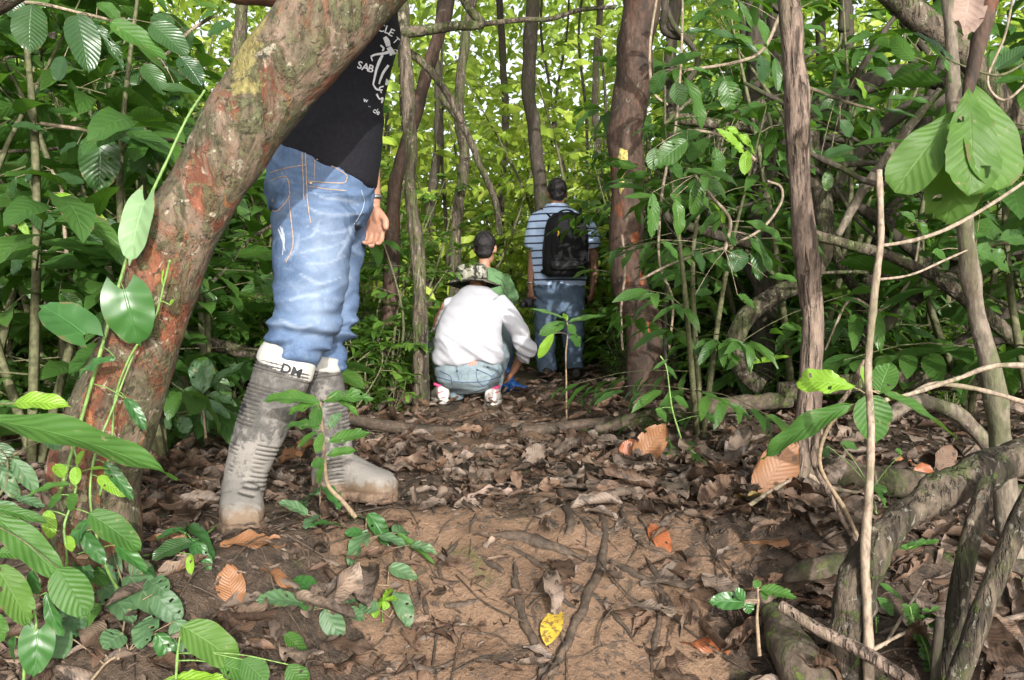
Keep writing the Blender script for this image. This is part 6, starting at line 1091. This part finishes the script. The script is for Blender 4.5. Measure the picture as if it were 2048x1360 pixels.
    q = MB(); loft(q, [rp((1134, 516), 32, .03, K - .075), rp((1134, 500), 34, .04, K - .075), rp((1133, 460), 31, .035, K - .07), rp((1132, 440), 25, .02, K - .06)], 28, 3.2); fuse(q, 'front_panel', .006, 3, M['nylon'], bp)
    for p_ in ([(1088, 535), (1089, 490), (1094, 452), (1108, 432), (1132, 427), (1156, 432), (1170, 455), (1176, 495), (1176, 535)], [(1112, 442), (1110, 480), (1108, 515)], [(1110, 519), (1133, 516), (1160, 519)]): seam(bp, bv, p_, 'zip', 'nylon_shiny', .0035, .003)
    for p_ in ([(1116, 432, K - .02), (1120, 424, K), (1132, 420, K), (1144, 423, K), (1150, 431, K - .02)],): q = MB(); tube(q, PX(p_), [.008] * 5, 20, 8); q.build('handle', M['nylon'], bp)
    for x0, sg in ((1092, -1), (1160, 1)):
        q = MB(); tube(q, PX([(1132 + sg * 24, 440, K + .06), (1126 + sg * 36, 425, D - .06), (1122 + sg * 38, 420, D + .04), (1120 + sg * 42, 440, D + .14), (1120 + sg * 44, 490, D + .14), (1126 + sg * 46, 530, D - .02), (1131 + sg * 42, 545, K + .06)]), [.022] * 7, 50, 10, flat=.45); q.build('strap', M['nylon'], bp)
    p, n = camray(bv, 1116, 468, .012)
    if p is not None: q = MB(); tube(q, [p + Vector((0, -.03, .02)), p + Vector((.004, -.035, 0)), p + Vector((-.004, -.035, -.022))], [.004, .006, .005], 8, 8); q.build('zip_pull', M['yellow_patch'], bp)
    c = thing('held_camera', 'small black camera held low in the left hand of the man with the backpack', 'camera', P(1056, 605, D - .09)); q = MB(); loft(q, [rp((1055, 596), 9, .03, D - .09), rp((1055, 600), 12, .04, D - .09), rp((1055, 610), 12, .04, D - .09), rp((1055, 615), 9, .03, D - .09)], 20, 3.5); tube(q, PX([(1050, 606, D - .1), (1044, 610, D - .16)]), [.03, .028], 6, 16); fuse(q, 'camera_body', .005, 2, M['nylon_shiny'], c)  # the held camera itself, body and lens
    q = MB(); tube(q, PX([(1046, 598, D - .09), (1054, 582, D - .07), (1064, 578, D - .06), (1066, 598, D - .09)]), [.005] * 4, 20, 6); q.build('strap', M['nylon'], c)
far_man()

rt = bpy.data.objects['red_barked_tree']; tb = next(c for c in rt.children if c.name.startswith('trunk'))
patch(rt, bvh_of(tb), [(1240, 296), (1256, 302), (1255, 335), (1248, 352), (1250, 374), (1240, 390), (1236, 362), (1240, 340), (1235, 320)], 'bark_scar', 'yellow_lichen', .006)
for q in ([(1262, 468), (1276, 462), (1280, 480), (1270, 492), (1262, 484)], [(1284, 650), (1298, 640), (1302, 668), (1290, 682)], [(1280, 545), (1290, 552), (1287, 575), (1279, 566)]): patch(rt, bvh_of(tb), q, 'peeled_bark', 'peeled', .003)
# ------------------------------------------------------------------ plants one can point to
def Z(ox, oy, s): return lambda x, y: (ox + x / s, oy + y / s)
def spray(name, label, cat, stem, sw, zz, d, lv, leafmat, stemmat='stem', tp=None, group=None, ground=False, dz=.02, jit=.10):
    """plant from a list of leaves (base x, y, tip x, y, width [, material [, leaf shape]]) given in one enlarged view of the photograph"""
    fz = zz if callable(zz) else Z(*zz); sc = 1 / (fz(1, 0)[0] - fz(0, 0)[0])
    def pt(x, y, dd): 
        q = fz(x, y)
        if ground: p = Gp(*q); p.z += dd; return p
        return P(*q, dd)
    sp = [pt(*q[:2], (q[2] if len(q) > 2 else (dz * .3 if ground else d))) for q in stem]
    t = thing(name, label, cat, sp[0], group); sb = MB(); dm = sp[0].y if ground else d
    wp = np.interp(np.linspace(0, 1, len(sp)), np.linspace(0, 1, len(sw)), sw); tube(sb, sp, [.5 * a / F * max(.6, p.y) for a, p in zip(wp, sp)], 8 * len(sp), 8, .0006, 40)
    cs = [Vector(q) for q in spline([list(p) for p in sp], 1, 40)[0]]; fb = {}
    for q in lv:
        bx, by, tx, ty, w_ = q[:5]; mt = q[5] if len(q) > 5 and q[5] else leafmat; tpp = q[6] if len(q) > 6 else (tp or T_ELL)
        if ground: B, T = pt(bx, by, dz), pt(tx, ty, dz * random.uniform(.3, 1.6)); dd = B.y; 
        else:
            L0 = math.hypot(tx - bx, ty - by) / sc / F * d; dd = d + random.uniform(-.06, .06) * (d > 2.4); B = P(*fz(bx, by), dd); T = P(*fz(tx, ty), dd + random.uniform(-1.0, .5) * jit * 3 * L0)
        up = (random.uniform(-.35, .35), -random.uniform(.35, .8) if not ground else -.35, random.uniform(.5, .9))
        hleaf(fb.setdefault(mt, MB()), tpp, B, T, w_ / sc / F * dd, up)
        nr = min(cs, key=lambda z: (z - B).length); mdist = (nr - B).length
        if .004 < mdist < .35: tube(sb, [nr, (nr + B) / 2 + Vector((0, 0, .05 * mdist)), B], [.0016, .0013, .0011], 7, 5)
    sb.build('stem', M[stemmat], t)
    for mt, m_ in fb.items(): m_.build('foliage', M[mt], t)
    return t
PXL = lambda x, y: (x, y)
# hanging cluster, upper right
tw = thing('leafy_branch', 'reddish branch with four big hanging ribbed leaves and one dead brown leaf, upper right', 'branch', P(1985, -60, 2.15))
mb = MB(); tube(mb, PX([(1990, -60, 2.15), (1972, 30, 2.14), (1952, 110, 2.12), (1935, 190, 2.1), (1925, 215, 2.1)]), [.026, .021, .016, .011, .006], 50, 12, .002, 25, knob=.002); tube(mb, PX([(1972, 30, 2.14), (1945, -20, 2.15), (1930, -60, 2.16)]), [.014, .013, .012], 12, 8, .001); mb.build('stem', M['bark_red'], tw)
mb = MB(); 
for b, t_, w_, up, k in (((1948, 170, 2.1), (2008, 362, 2.02), 128, (.1, -1, .15), 0), ((1936, 178, 2.08), (1958, 362, 1.98), 104, (-.1, -1, .2), 1), ((1912, 225, 2.1), (1803, 352, 2.04), 92, (-.2, -.9, .4), 2), ((1912, 222, 2.11), (1924, 432, 2.06), 104, (-.1, -1, .2), 3)): hleaf(mb, T_OBOV, b, t_, w_ / F * b[2], up, k=k); tube(mb, [P(*b), (P(*b) + P(1930, 205, 2.1)) / 2, P(1932, 200, 2.1)], [.0025, .003, .003], 6, 6)
mb.build('foliage', M['leaf_hang'], tw)
mb = MB(); hleaf(mb, T_DEADF, (1948, -40, 2.12), (1914, 98, 2.05), 62 / F * 2.1, (-.2, -1, .2), k=1); mb.build('dead_leaf', M['dead_pink'], tw)
spray('leafy_branch', 'thin shoot with long curved leaves beside the hanging leaf cluster', 'branch', [(2060, 120), (2000, 150), (1935, 135), (1880, 110)], [6, 4], PXL, 2.3, [(1850, 85, 1930, 138, 16, 'leaf_fresh', T_LANCE), (1990, 140, 2060, 85, 40), (1910, 130, 1842, 50, 18, None, T_LANCE), (2040, 130, 2100, 190, 40)], 'leaf_dark')
# sapling rosette
spray('sapling', 'sapling rosette of broad glossy leaves, one of them lime green, beside the snapped stick', 'sapling', [(1722, 1090, 2.2), (1690, 1020, 2.2), (1640, 930, 2.18), (1660, 850, 2.16), (1710, 812, 2.13), (1742, 782, 2.1)], [9, 9, 8, 6], PXL, 2.1,
 [(1708, 775, 1606, 745, 58, 'leaf_lime', T_OBOV), (1736, 778, 1730, 732, 26, 'leaf_lime', T_ELL), (1758, 788, 1780, 722, 52), (1702, 810, 1510, 888, 46, None, T_LANCE), (1734, 790, 1758, 886, 80, None, T_OVATE), (1770, 786, 1924, 860, 58)], 'leaf_fresh', 'stem_tan', jit=.03)
# sapling in front of the boots
z2 = Z(400, 540, 2.43)
spray('sapling', 'leafy green sapling growing in front of the rubber boots', 'sapling', [(755, 1200, 2.32), (690, 1120, 2.3), (620, 1040, 2.28), (605, 900, 2.26), (595, 780, 2.24), (585, 645, 2.22)], [11, 9, 6, 4], z2, 2.22,
 [(575, 640, 310, 575, 95), (590, 640, 815, 560, 80), (580, 645, 410, 668, 56), (640, 615, 798, 690, 40), (582, 655, 545, 765, 75), (578, 770, 415, 712, 75), (575, 785, 468, 850, 66), (622, 838, 822, 765, 80), (612, 905, 755, 850, 54), (630, 775, 668, 680, 54, 'leaf_dusty'), (608, 925, 535, 945, 60), (602, 945, 555, 1040, 50), (596, 790, 560, 890, 50)], 'leaf_fresh', 'stem_tan')
z5 = Z(0, 660, 1.943)
spray('seedling', 'dusty green rosette seedling between the leaning trunk and the boots', 'plant', [(800, 420), (792, 330), (785, 250)], [5, 4], z5, 3.3, [(785, 250, 805, 105, 58), (790, 240, 935, 105, 50), (780, 245, 698, 225, 52), (795, 250, 925, 258, 44), (795, 270, 900, 338, 46), (780, 240, 742, 105, 56), (790, 300, 797, 402, 26), (795, 290, 832, 350, 36), (660, 330, 640, 390, 46), (700, 335, 735, 400, 56)], 'leaf_dusty', 'stem_tan')
# climber on the leaning trunk
spray('climbing_vine', 'climbing vine with heart shaped leaves on the left side of the leaning trunk', 'vine', [(120, 985, 1.86), (165, 830, 1.87), (205, 690, 1.87), (238, 570, 1.87), (275, 450, 1.87), (330, 330, 1.88), (372, 240, 1.9), (410, 180, 1.9)], [8, 7, 5], PXL, 1.82,
 [(290, 402, 250, 524, 66, 'leaf_pale', T_HEART), (248, 580, 277, 694, 94, None, T_HEART), (168, 668, 80, 598, 84, None, T_HEART), (230, 716, 132, 738, 24), (248, 796, 292, 852, 22)], 'leaf_heart', 'stem_green', jit=.04)
spray('climbing_vine', 'thin green tendril rising over the front of the leaning trunk', 'vine', [(200, 990, 1.86), (222, 890, 1.86), (232, 790, 1.86), (262, 710, 1.85), (308, 640, 1.85), (330, 560, 1.84), (340, 520, 1.83)], [5, 4], PXL, 1.84, [(326, 575, 322, 530, 4), (340, 610, 345, 598, 10)], 'leaf_lime', 'stem_green')
spray('broad_leaf_plant', 'single long ribbed leaf reaching across the base of the leaning trunk from the left edge', 'plant', [(-120, 900, 1.45), (-70, 850, 1.48), (-30, 838, 1.5)], [8, 6], PXL, 1.5, [(-35, 838, 348, 893, 84, None, T_LANCE)], 'leaf_fresh', jit=.02)
spray('broad_leaf_plant', 'lime green folded leaf at the left edge above the long ribbed leaf', 'plant', [(-90, 870, 1.6), (-30, 815, 1.6), (30, 806, 1.6)], [6, 5], PXL, 1.6, [(28, 806, 126, 792, 42, 'leaf_lime', T_OVATE), (-20, 815, 60, 792, 22, 'leaf_fresh')], 'leaf_fresh')
V1 = [(405, 515, 525, 655, 50), (380, 570, 485, 642, 48, 'leaf_lime'), (345, 738, 248, 855, 58), (320, 785, 402, 908, 60), (450, 835, 572, 932, 58), (280, 880, 372, 962, 46), (490, 265, 572, 376, 44)]
spray('climbing_vine', 'trailing vine with drip tipped leaves on the foot of the leaning trunk, right strand', 'vine', [(480, 1040, 1.86), (430, 960, 1.82), (400, 880, 1.8), (370, 780, 1.8), (350, 640, 1.8), (370, 480, 1.82), (440, 300, 1.84), (520, 90, 1.86)], [6, 5, 4], z5, 1.79, V1, 'leaf_heart', 'stem_green', T_OVATE)
V2 = [(185, 700, 198, 812, 52, 'leaf_lime'), (270, 600, 98, 612, 40), (345, 712, 552, 848, 112), (298, 530, 288, 602, 44, 'leaf_lime'), (215, 522, 252, 568, 52, 'leaf_lime'), (240, 640, 170, 690, 44), (300, 640, 250, 700, 60), (260, 800, 285, 860, 36, 'leaf_lime'), (350, 540, 420, 535, 24, 'leaf_lime'), (330, 470, 290, 520, 40, 'leaf_lime')]
spray('climbing_vine', 'trailing vine with many small bright leaves at the foot of the leaning trunk, left strand', 'vine', [(250, 1020, 1.8), (260, 880, 1.76), (250, 760, 1.76), (290, 640, 1.78), (300, 520, 1.8), (280, 440, 1.82)], [6, 5, 4], z5, 1.76, V2, 'leaf_fresh', 'stem_green', T_OVATE)
spray('broad_leaf_plant', 'bent broad leaf with a brown tear hanging at the lower left', 'plant', [(-90, 760, 1.55), (-30, 715, 1.6)], [8, 7], z5, 1.6, [(-30, 715, 262, 962, 118, None, T_LANCE), (225, 925, 335, 1115, 140, None, T_OVATE), (-40, 690, 180, 720, 44), (-20, 870, 100, 850, 54)], 'leaf_fresh', jit=.02)
spray('broad_leaf_plant', 'light green ribbed leaf drooping at the left edge below the bent broad leaf', 'plant', [(-100, 860, 1.55), (-30, 905, 1.55), (0, 930, 1.55)], [8, 7], z5, 1.55, [(-20, 915, 128, 1145, 120, 'leaf_hang', T_OVATE), (-60, 1090, 20, 1210, 80)], 'leaf_fresh', jit=.03)
spray('broad_leaf_plant', 'drooping heart leaf plant in the lower left corner', 'plant', [(90, 1420, 1.62), (100, 1270, 1.62), (140, 1150, 1.62), (120, 1010, 1.64)], [7, 5], z5, 1.62, [(150, 1165, 128, 1355, 125, None, T_HEART), (180, 1020, 216, 1205, 56), (128, 930, 132, 1032, 76), (60, 1190, 20, 1290, 90), (90, 960, 40, 1040, 60, 'leaf_fresh')], 'leaf_heart', 'stem_green')
spray('dark_leaf_plant', 'dark dusty leaves at the left edge beside the leaning trunk foot', 'plant', [(-60, 720, 1.75), (20, 600, 1.75), (30, 500, 1.75)], [7, 5], z5, 1.75, [(-30, 440, 48, 605, 120, 'leaf_dark', T_OVATE), (50, 500, 145, 625, 66), (-10, 520, 60, 660, 60), (60, 650, 170, 672, 44), (-20, 670, 90, 715, 50), (170, 430, 240, 450, 50)], 'leaf_dusty')
spray('ground_herb', 'round leaved herbs spreading at the bottom left, right of the vine', 'plant', [(460, 1330), (480, 1200), (500, 1100)], [6, 5], z5, 1.8, [(432, 968, 398, 1085, 104), (500, 1080, 625, 1185, 120), (405, 1115, 522, 1222, 112), (392, 1190, 268, 1282, 64, 'leaf_fresh'), (330, 1045, 412, 1122, 66, 'leaf_fresh'), (520, 1010, 595, 1052, 80), (600, 1150, 700, 1260, 100), (575, 1100, 640, 1180, 90)], 'leaf_dusty', 'stem_tan', T_OVATE, ground=True, dz=.06)
spray('ground_herb', 'round dusty leaves in the bottom left corner', 'plant', [(350, 1400), (420, 1320), (500, 1290)], [6, 5], z5, 1.7, [(200, 1255, 242, 1365, 112), (480, 1290, 400, 1370, 112), (595, 1225, 528, 1352, 110), (680, 1250, 750, 1350, 90), (250, 1190, 320, 1300, 80), (610, 1290, 680, 1370, 70, 'leaf_heart')], 'leaf_dusty', 'stem_tan', T_OVATE, ground=True, dz=.05)
spray('broad_leaf_plant', 'light green ribbed leaf plant at the bottom edge left of the clay slope', 'plant', [(680, 1420, 1.6), (690, 1260, 1.6), (705, 1160, 1.6)], [6, 5], z5, 1.6, [(705, 1150, 945, 1285, 140, 'leaf_hang', T_OVATE), (640, 1360, 905, 1335, 66, 'leaf_lime'), (850, 1300, 985, 1330, 90), (940, 1280, 1040, 1370, 100), (1120, 1300, 1190, 1400, 90)], 'leaf_fresh', 'stem_green', jit=.04)
spray('creeping_vine', 'green creeping shoot running from the rear boot to the leaning trunk', 'vine', [(520, 920), (600, 890), (700, 860), (790, 825), (880, 745), (920, 690)], [5, 5, 4], z5, 2.1, [(712, 850, 598, 852, 46), (738, 840, 828, 938, 52), (742, 910, 588, 962, 78, 'leaf_dark'), (760, 900, 832, 982, 44), (720, 860, 690, 815, 40), (740, 960, 738, 1000, 34, 'leaf_lime'), (745, 890, 770, 960, 50), (560, 990, 590, 1052, 44)], 'leaf_heart', 'stem_green', T_OVATE, ground=True, dz=.045)
z6 = Z(560, 840, 2.56)
for lab, stem, lv in (
 ('low herb with dusty heart leaves in front of the sapling by the boots', [(215, 560), (205, 480)], [(205, 470, 82, 440, 80), (215, 440, 315, 505, 70, 'leaf_heart'), (142, 600, 12, 582, 68), (205, 600, 118, 662, 80), (328, 672, 165, 655, 64, 'leaf_heart')]),
 ('low herb with the largest glossy heart leaves left of the clay', [(470, 760), (450, 680), (440, 610)], [(442, 612, 384, 486, 112, 'leaf_heart'), (452, 592, 572, 694, 98, 'leaf_heart'), (425, 690, 332, 652, 66, 'leaf_heart'), (452, 692, 342, 842, 96), (578, 690, 668, 628, 86), (500, 705, 655, 802, 66), (600, 697, 805, 805, 46, 'leaf_fresh', T_LANCE), (665, 750, 800, 792, 56)]),
 ('two pale dusty leaves on the clay under the heart leaf herb', [(500, 880), (560, 890)], [(560, 862, 705, 928, 86)]),
 ('cluster of holed round leaves at the lower left of the clay', [(150, 1060), (160, 1000)], [(158, 1005, 84, 846, 122, 'leaf_heart'), (108, 1072, -95, 1075, 104), (112, 1020, 168, 1135, 104, 'leaf_heart'), (215, 1080, 308, 955, 88), (230, 1090, 312, 1185, 116), (332, 1098, 440, 1192, 86), (320, 1080, 412, 1076, 38)]),
 ('pair of dusty leaves behind the lime rosette', [(560, 1060), (590, 1010)], [(505, 1102, 402, 1018, 78), (592, 996, 676, 1140, 96)]),
 ('bright leaf at the bottom edge left of the clay', [(20, 1320), (40, 1250)], [(25, 1240, 145, 1335, 100, 'leaf_fresh')])):
    spray('ground_herb', lab, 'plant', stem, [4, 3], z6, 2, lv, 'leaf_dusty', 'stem_tan', T_OVATE, None, True, .055)
spray('lime_rosette', 'tiny lime green rosette plant on the left side of the clay', 'plant', [(525, 1090), (525, 1060)], [4, 3], z6, 2, [(525, 1055, 525 + 75 * math.cos(a), 1050 + 48 * math.sin(a), 42, 'leaf_lime', T_OBOV) for a in (.2, 1.2, 2.3, 3.3, 4.2, 5.3)], 'leaf_lime', 'stem_green', None, None, True, .06)
z3 = Z(820, 340, 2.72)
spray('sapling', 'thin sapling with drooping leaves in front of the backpack wearer', 'sapling', [(852, 1365, 4.3), (850, 1150, 4.3), (848, 1000, 4.3), (857, 905, 4.3), (855, 830, 4.3)], [4, 3, 3], z3, 4.3, [(850, 835, 702, 885, 76), (860, 840, 902, 890, 60), (850, 815, 672, 738, 22, None, T_LANCE), (865, 825, 1075, 775, 40, None, T_LANCE), (785, 888, 692, 1022, 54, 'leaf_lime'), (868, 895, 945, 945, 76), (855, 820, 838, 775, 30, 'leaf_lime'), (845, 830, 770, 830, 40)], 'leaf_fresh', 'stem_tan')
z7 = Z(1300, 660, 1.943)
spray('seedling', 'small seedling with bright oval leaflets at the lower right of the clay', 'plant', [(425, 1265, 1.95), (416, 1130, 1.95), (420, 1060, 1.95), (418, 1000, 1.95)], [9, 6, 4], z7, 1.95, [(428, 1010, 578, 1022, 62, 'leaf_fresh'), (424, 1002, 408, 972, 34, 'leaf_fresh'), (430, 1010, 468, 1048, 36, 'leaf_fresh'), (368, 1058, 238, 1046, 70), (370, 1050, 335, 1004, 46), (376, 1060, 392, 1104, 42)], 'leaf_heart', 'stem_tan', T_OVATE, jit=.05)
spray('creeping_vine', 'curling creeper with pale green leaves in the dead leaves left of the slender trunk', 'vine', [(250, 600), (200, 520), (110, 500), (40, 520), (0, 500)], [4, 3], z7, 3, [(60, 480, 50, 530, 44), (110, 478, 180, 490, 40), (150, 515, 250, 610, 26, None, T_LANCE), (20, 470, 90, 500, 50)], 'leaf_fresh', 'stem_green', T_OVATE, None, True, .05)
spray('seedling', 'slim seedling with two pale leaves on the mossy log beside the path', 'plant', [(120, 420, 3.5), (85, 300, 3.5), (65, 150, 3.5), (40, 100, 3.5)], [4, 3], z7, 3.5, [(95, 260, 155, 300, 50), (70, 115, 10, 150, 16, None, T_LANCE), (215, 330, 265, 355, 40), (20, 310, 80, 345, 50), (60, 140, 110, 190, 30)], 'leaf_fresh', 'stem_green', T_OVATE)
spray('seedling', 'yellow green leaf standing by the curved liana foot', 'plant', [(390, 170, 4.3), (400, 130, 4.3)], [4, 3], z7, 4.3, [(398, 130, 552, 90, 34, 'leaf_lime')], 'leaf_lime', 'stem_green')
for lab, st_, d_, nn in (('small fern with rows of tiny leaflets right of the snapped stick', [(1095, 1340), (1070, 1230), (1030, 1150), (1010, 1075)], 1.95, 18), ('little fern tuft above the mossy fallen log', [(1000, 850), (1040, 830), (1090, 830)], 2.2, 9), ('fern frond in the hollow between the poles', [(1110, 1200), (1080, 1150), (1090, 1090)], 2.05, 10)):
    c, _ = spline([(a, b, 0) for a, b in st_], 1, nn); lv = []
    for i, (a, b, _z) in enumerate(c): lv += [(a, b, a + 34, b - 14 + random.uniform(-8, 8), 20), (a, b, a - 30, b - 6 + random.uniform(-8, 8), 20)]
    spray('fern', lab, 'fern', st_, [4, 3], z7, d_, lv, 'leaf_fresh', 'stem_green')
for lab, lv, st_, d_ in (('herb with narrow leaves behind the snapped stick at the lower right', [(880, 980, 1000, 1040, 34, None, T_LANCE), (880, 1040, 970, 1105, 46), (870, 1000, 860, 1090, 30, 'leaf_dusty'), (880, 1100, 885, 1160, 26, 'leaf_dusty')], [(880, 1200), (875, 1000)], 2.05), ('seedling leaves on the dark log behind the snapped stick', [(860, 600, 940, 690, 40), (870, 610, 930, 620, 30), (740, 440, 820, 450, 34), (690, 450, 680, 500, 30, 'leaf_dark'), (980, 480, 960, 460, 24)], [(880, 720), (862, 620)], 2.6)): spray('seedling', lab, 'plant', st_, [4, 3], z7, d_, lv, 'leaf_fresh', 'stem_green')
# big leaves, upper left
z4 = Z(0, 0, 1.943)
for lab, st_, d_, lv in (
 ('overhanging branch with dark ribbed leaves at the upper left', [(-40, 30, 2.7), (120, 10, 2.7), (310, 50, 2.7), (440, 80, 2.72)], 2.65, [(125, 15, 105, 195, 150), (300, 55, 345, 265, 122), (430, 85, 645, 215, 92, 'leaf_fresh'), (345, 85, 505, 225, 46), (590, 90, 725, 205, 110), (250, 220, 210, 310, 80), (380, 10, 470, 60, 70, 'leaf_big'), (20, -60, 60, 60, 90)]),
 ('branch with a dark quilted leaf hanging in the left thicket', [(160, 480, 3.0), (300, 500, 3.0), (385, 515, 3.0), (470, 480, 3.0)], 2.95, [(385, 520, 392, 725, 148), (180, 430, 345, 440, 56, 'leaf_fresh'), (45, 490, 165, 485, 50), (440, 470, 560, 500, 90), (350, 455, 420, 440, 50), (300, 560, 220, 580, 60), (470, 530, 620, 600, 60)]),
 ('twiggy sapling with mixed leaves low at the left', [(260, 1000, 3.1), (250, 880, 3.1), (240, 740, 3.1), (200, 660, 3.1)], 3.05, [(60, 690, 25, 835, 84), (200, 750, 420, 825, 42, 'leaf_lime', T_LANCE), (280, 870, 455, 955, 66), (190, 690, 320, 700, 70), (90, 800, 220, 880, 90), (60, 830, 110, 920, 30, 'leaf_lime'), (420, 850, 445, 915, 50), (150, 640, 90, 700, 50), (300, 1080, 380, 1130, 66, 'leaf_big'), (230, 1140, 320, 1200, 66, 'leaf_big'), (100, 980, 30, 1060, 80)]),
 ('leafy branch behind the leaning trunk, high up', [(830, 60, 3.2), (740, 120, 3.2), (660, 200, 3.2), (560, 260, 3.2)], 3.15, [(660, 60, 590, 130, 120), (740, 110, 690, 200, 110), (830, 50, 760, 60, 90, 'leaf_fresh'), (560, 250, 640, 360, 80), (620, 340, 760, 350, 60), (700, 220, 790, 320, 90), (500, 260, 380, 270, 50), (300, 345, 120, 330, 66), (540, 330, 480, 250, 70), (900, 90, 800, 120, 70), (700, 380, 620, 400, 60)])):
    spray('leafy_branch', lab, 'branch', st_, [8, 6], z4, d_, lv, 'leaf_dark', 'bark_twig', T_ELL if 'low' in lab else T_OVATE)
z8 = Z(1300, 0, 2.0)
for lab, st_, d_, lv in (
 ('leafy branch with long drooping leaves left of the slender trunk, upper', [(520, 60, 3.6), (450, 200, 3.6), (340, 250, 3.6), (150, 280, 3.6)], 3.55, [(430, 210, 178, 42, 62, 'leaf_dark'), (410, 192, 258, 160, 66, 'leaf_dark'), (130, 300, 255, 495, 76), (75, 262, 208, 198, 96), (470, 190, 448, 70, 60, 'leaf_fresh'), (440, 220, 470, 330, 80, 'leaf_dark'), (500, 230, 515, 360, 40), (300, 320, 340, 430, 90), (150, 270, 280, 290, 30, 'leaf_fresh'), (60, 280, 0, 370, 70), (350, 0, 430, 110, 26, 'leaf_fresh', T_LANCE), (330, 300, 250, 380, 70), (100, 330, 130, 420, 80)]),
 ('leafy shoot with oval and lime leaves left of the slender trunk, middle', [(420, 640, 3.5), (330, 560, 3.5), (240, 530, 3.5), (150, 520, 3.5)], 3.45, [(235, 555, 140, 625, 104), (265, 515, 398, 602, 52, 'leaf_lime'), (285, 505, 448, 562, 44, 'leaf_lime'), (390, 600, 375, 695, 50, 'leaf_lime'), (260, 590, 290, 720, 70), (200, 530, 60, 560, 80), (150, 560, 20, 650, 90), (340, 470, 470, 510, 60), (300, 460, 350, 470, 50), (60, 640, 150, 700, 60), (20, 590, 10, 680, 60)]),
 ('leafy shoot with drooping leaves left of the slender trunk, lower', [(300, 1000, 3.4), (320, 880, 3.4), (250, 790, 3.4), (180, 700, 3.4)], 3.35, [(375, 885, 572, 938, 60), (385, 940, 528, 1078, 66), (330, 1090, 372, 985, 76, 'leaf_dark'), (190, 720, 185, 865, 60), (240, 800, 340, 900, 30, 'leaf_lime'), (10, 770, 20, 950, 54, 'leaf_fresh'), (40, 960, 132, 1022, 44, 'leaf_fresh'), (100, 790, 140, 940, 60), (290, 910, 350, 980, 70), (430, 950, 440, 1120, 60), (470, 1110, 605, 1098, 52), (80, 780, 150, 820, 60), (350, 1180, 430, 1220, 60), (180, 1180, 250, 1150, 50), (170, 1000, 240, 1080, 70, 'leaf_dark')]),
 ('leafy shoot right of the slender trunk', [(560, 330, 3.8), (660, 360, 3.8), (760, 400, 3.8), (900, 440, 3.8)], 3.75, [(620, 180, 842, 255, 66), (650, 370, 745, 362, 54, 'leaf_fresh'), (820, 310, 888, 395, 32, 'leaf_lime'), (920, 400, 1155, 365, 36, 'leaf_fresh', T_LANCE), (710, 432, 840, 462, 64), (890, 455, 932, 575, 52), (600, 112, 718, 96, 44, 'leaf_fresh'), (680, 640, 815, 558, 66, 'leaf_dark'), (710, 680, 712, 765, 44), (760, 480, 820, 540, 60, 'leaf_dark'), (640, 420, 700, 470, 70), (740, 380, 830, 350, 50), (930, 440, 1080, 460, 30)]),
 ('dark leaves at the right edge beside the grey tree', [(1496, 960, 3.0), (1380, 980, 3.0), (1260, 1000, 3.0)], 2.9, [(1280, 990, 1500, 1045, 90), (1130, 1010, 1205, 1022, 66, 'leaf_fresh'), (985, 842, 1185, 932, 46), (1270, 955, 1340, 925, 44, 'leaf_fresh'), (1400, 960, 1530, 930, 80), (1350, 265, 1500, 178, 110), (1380, 330, 1510, 300, 60), (1320, 850, 1420, 880, 60), (1300, 940, 1250, 890, 40)])):
    spray('leafy_branch', lab, 'branch', st_, [8, 6], z8, d_, lv, 'leaf_shrub', 'bark_twig')
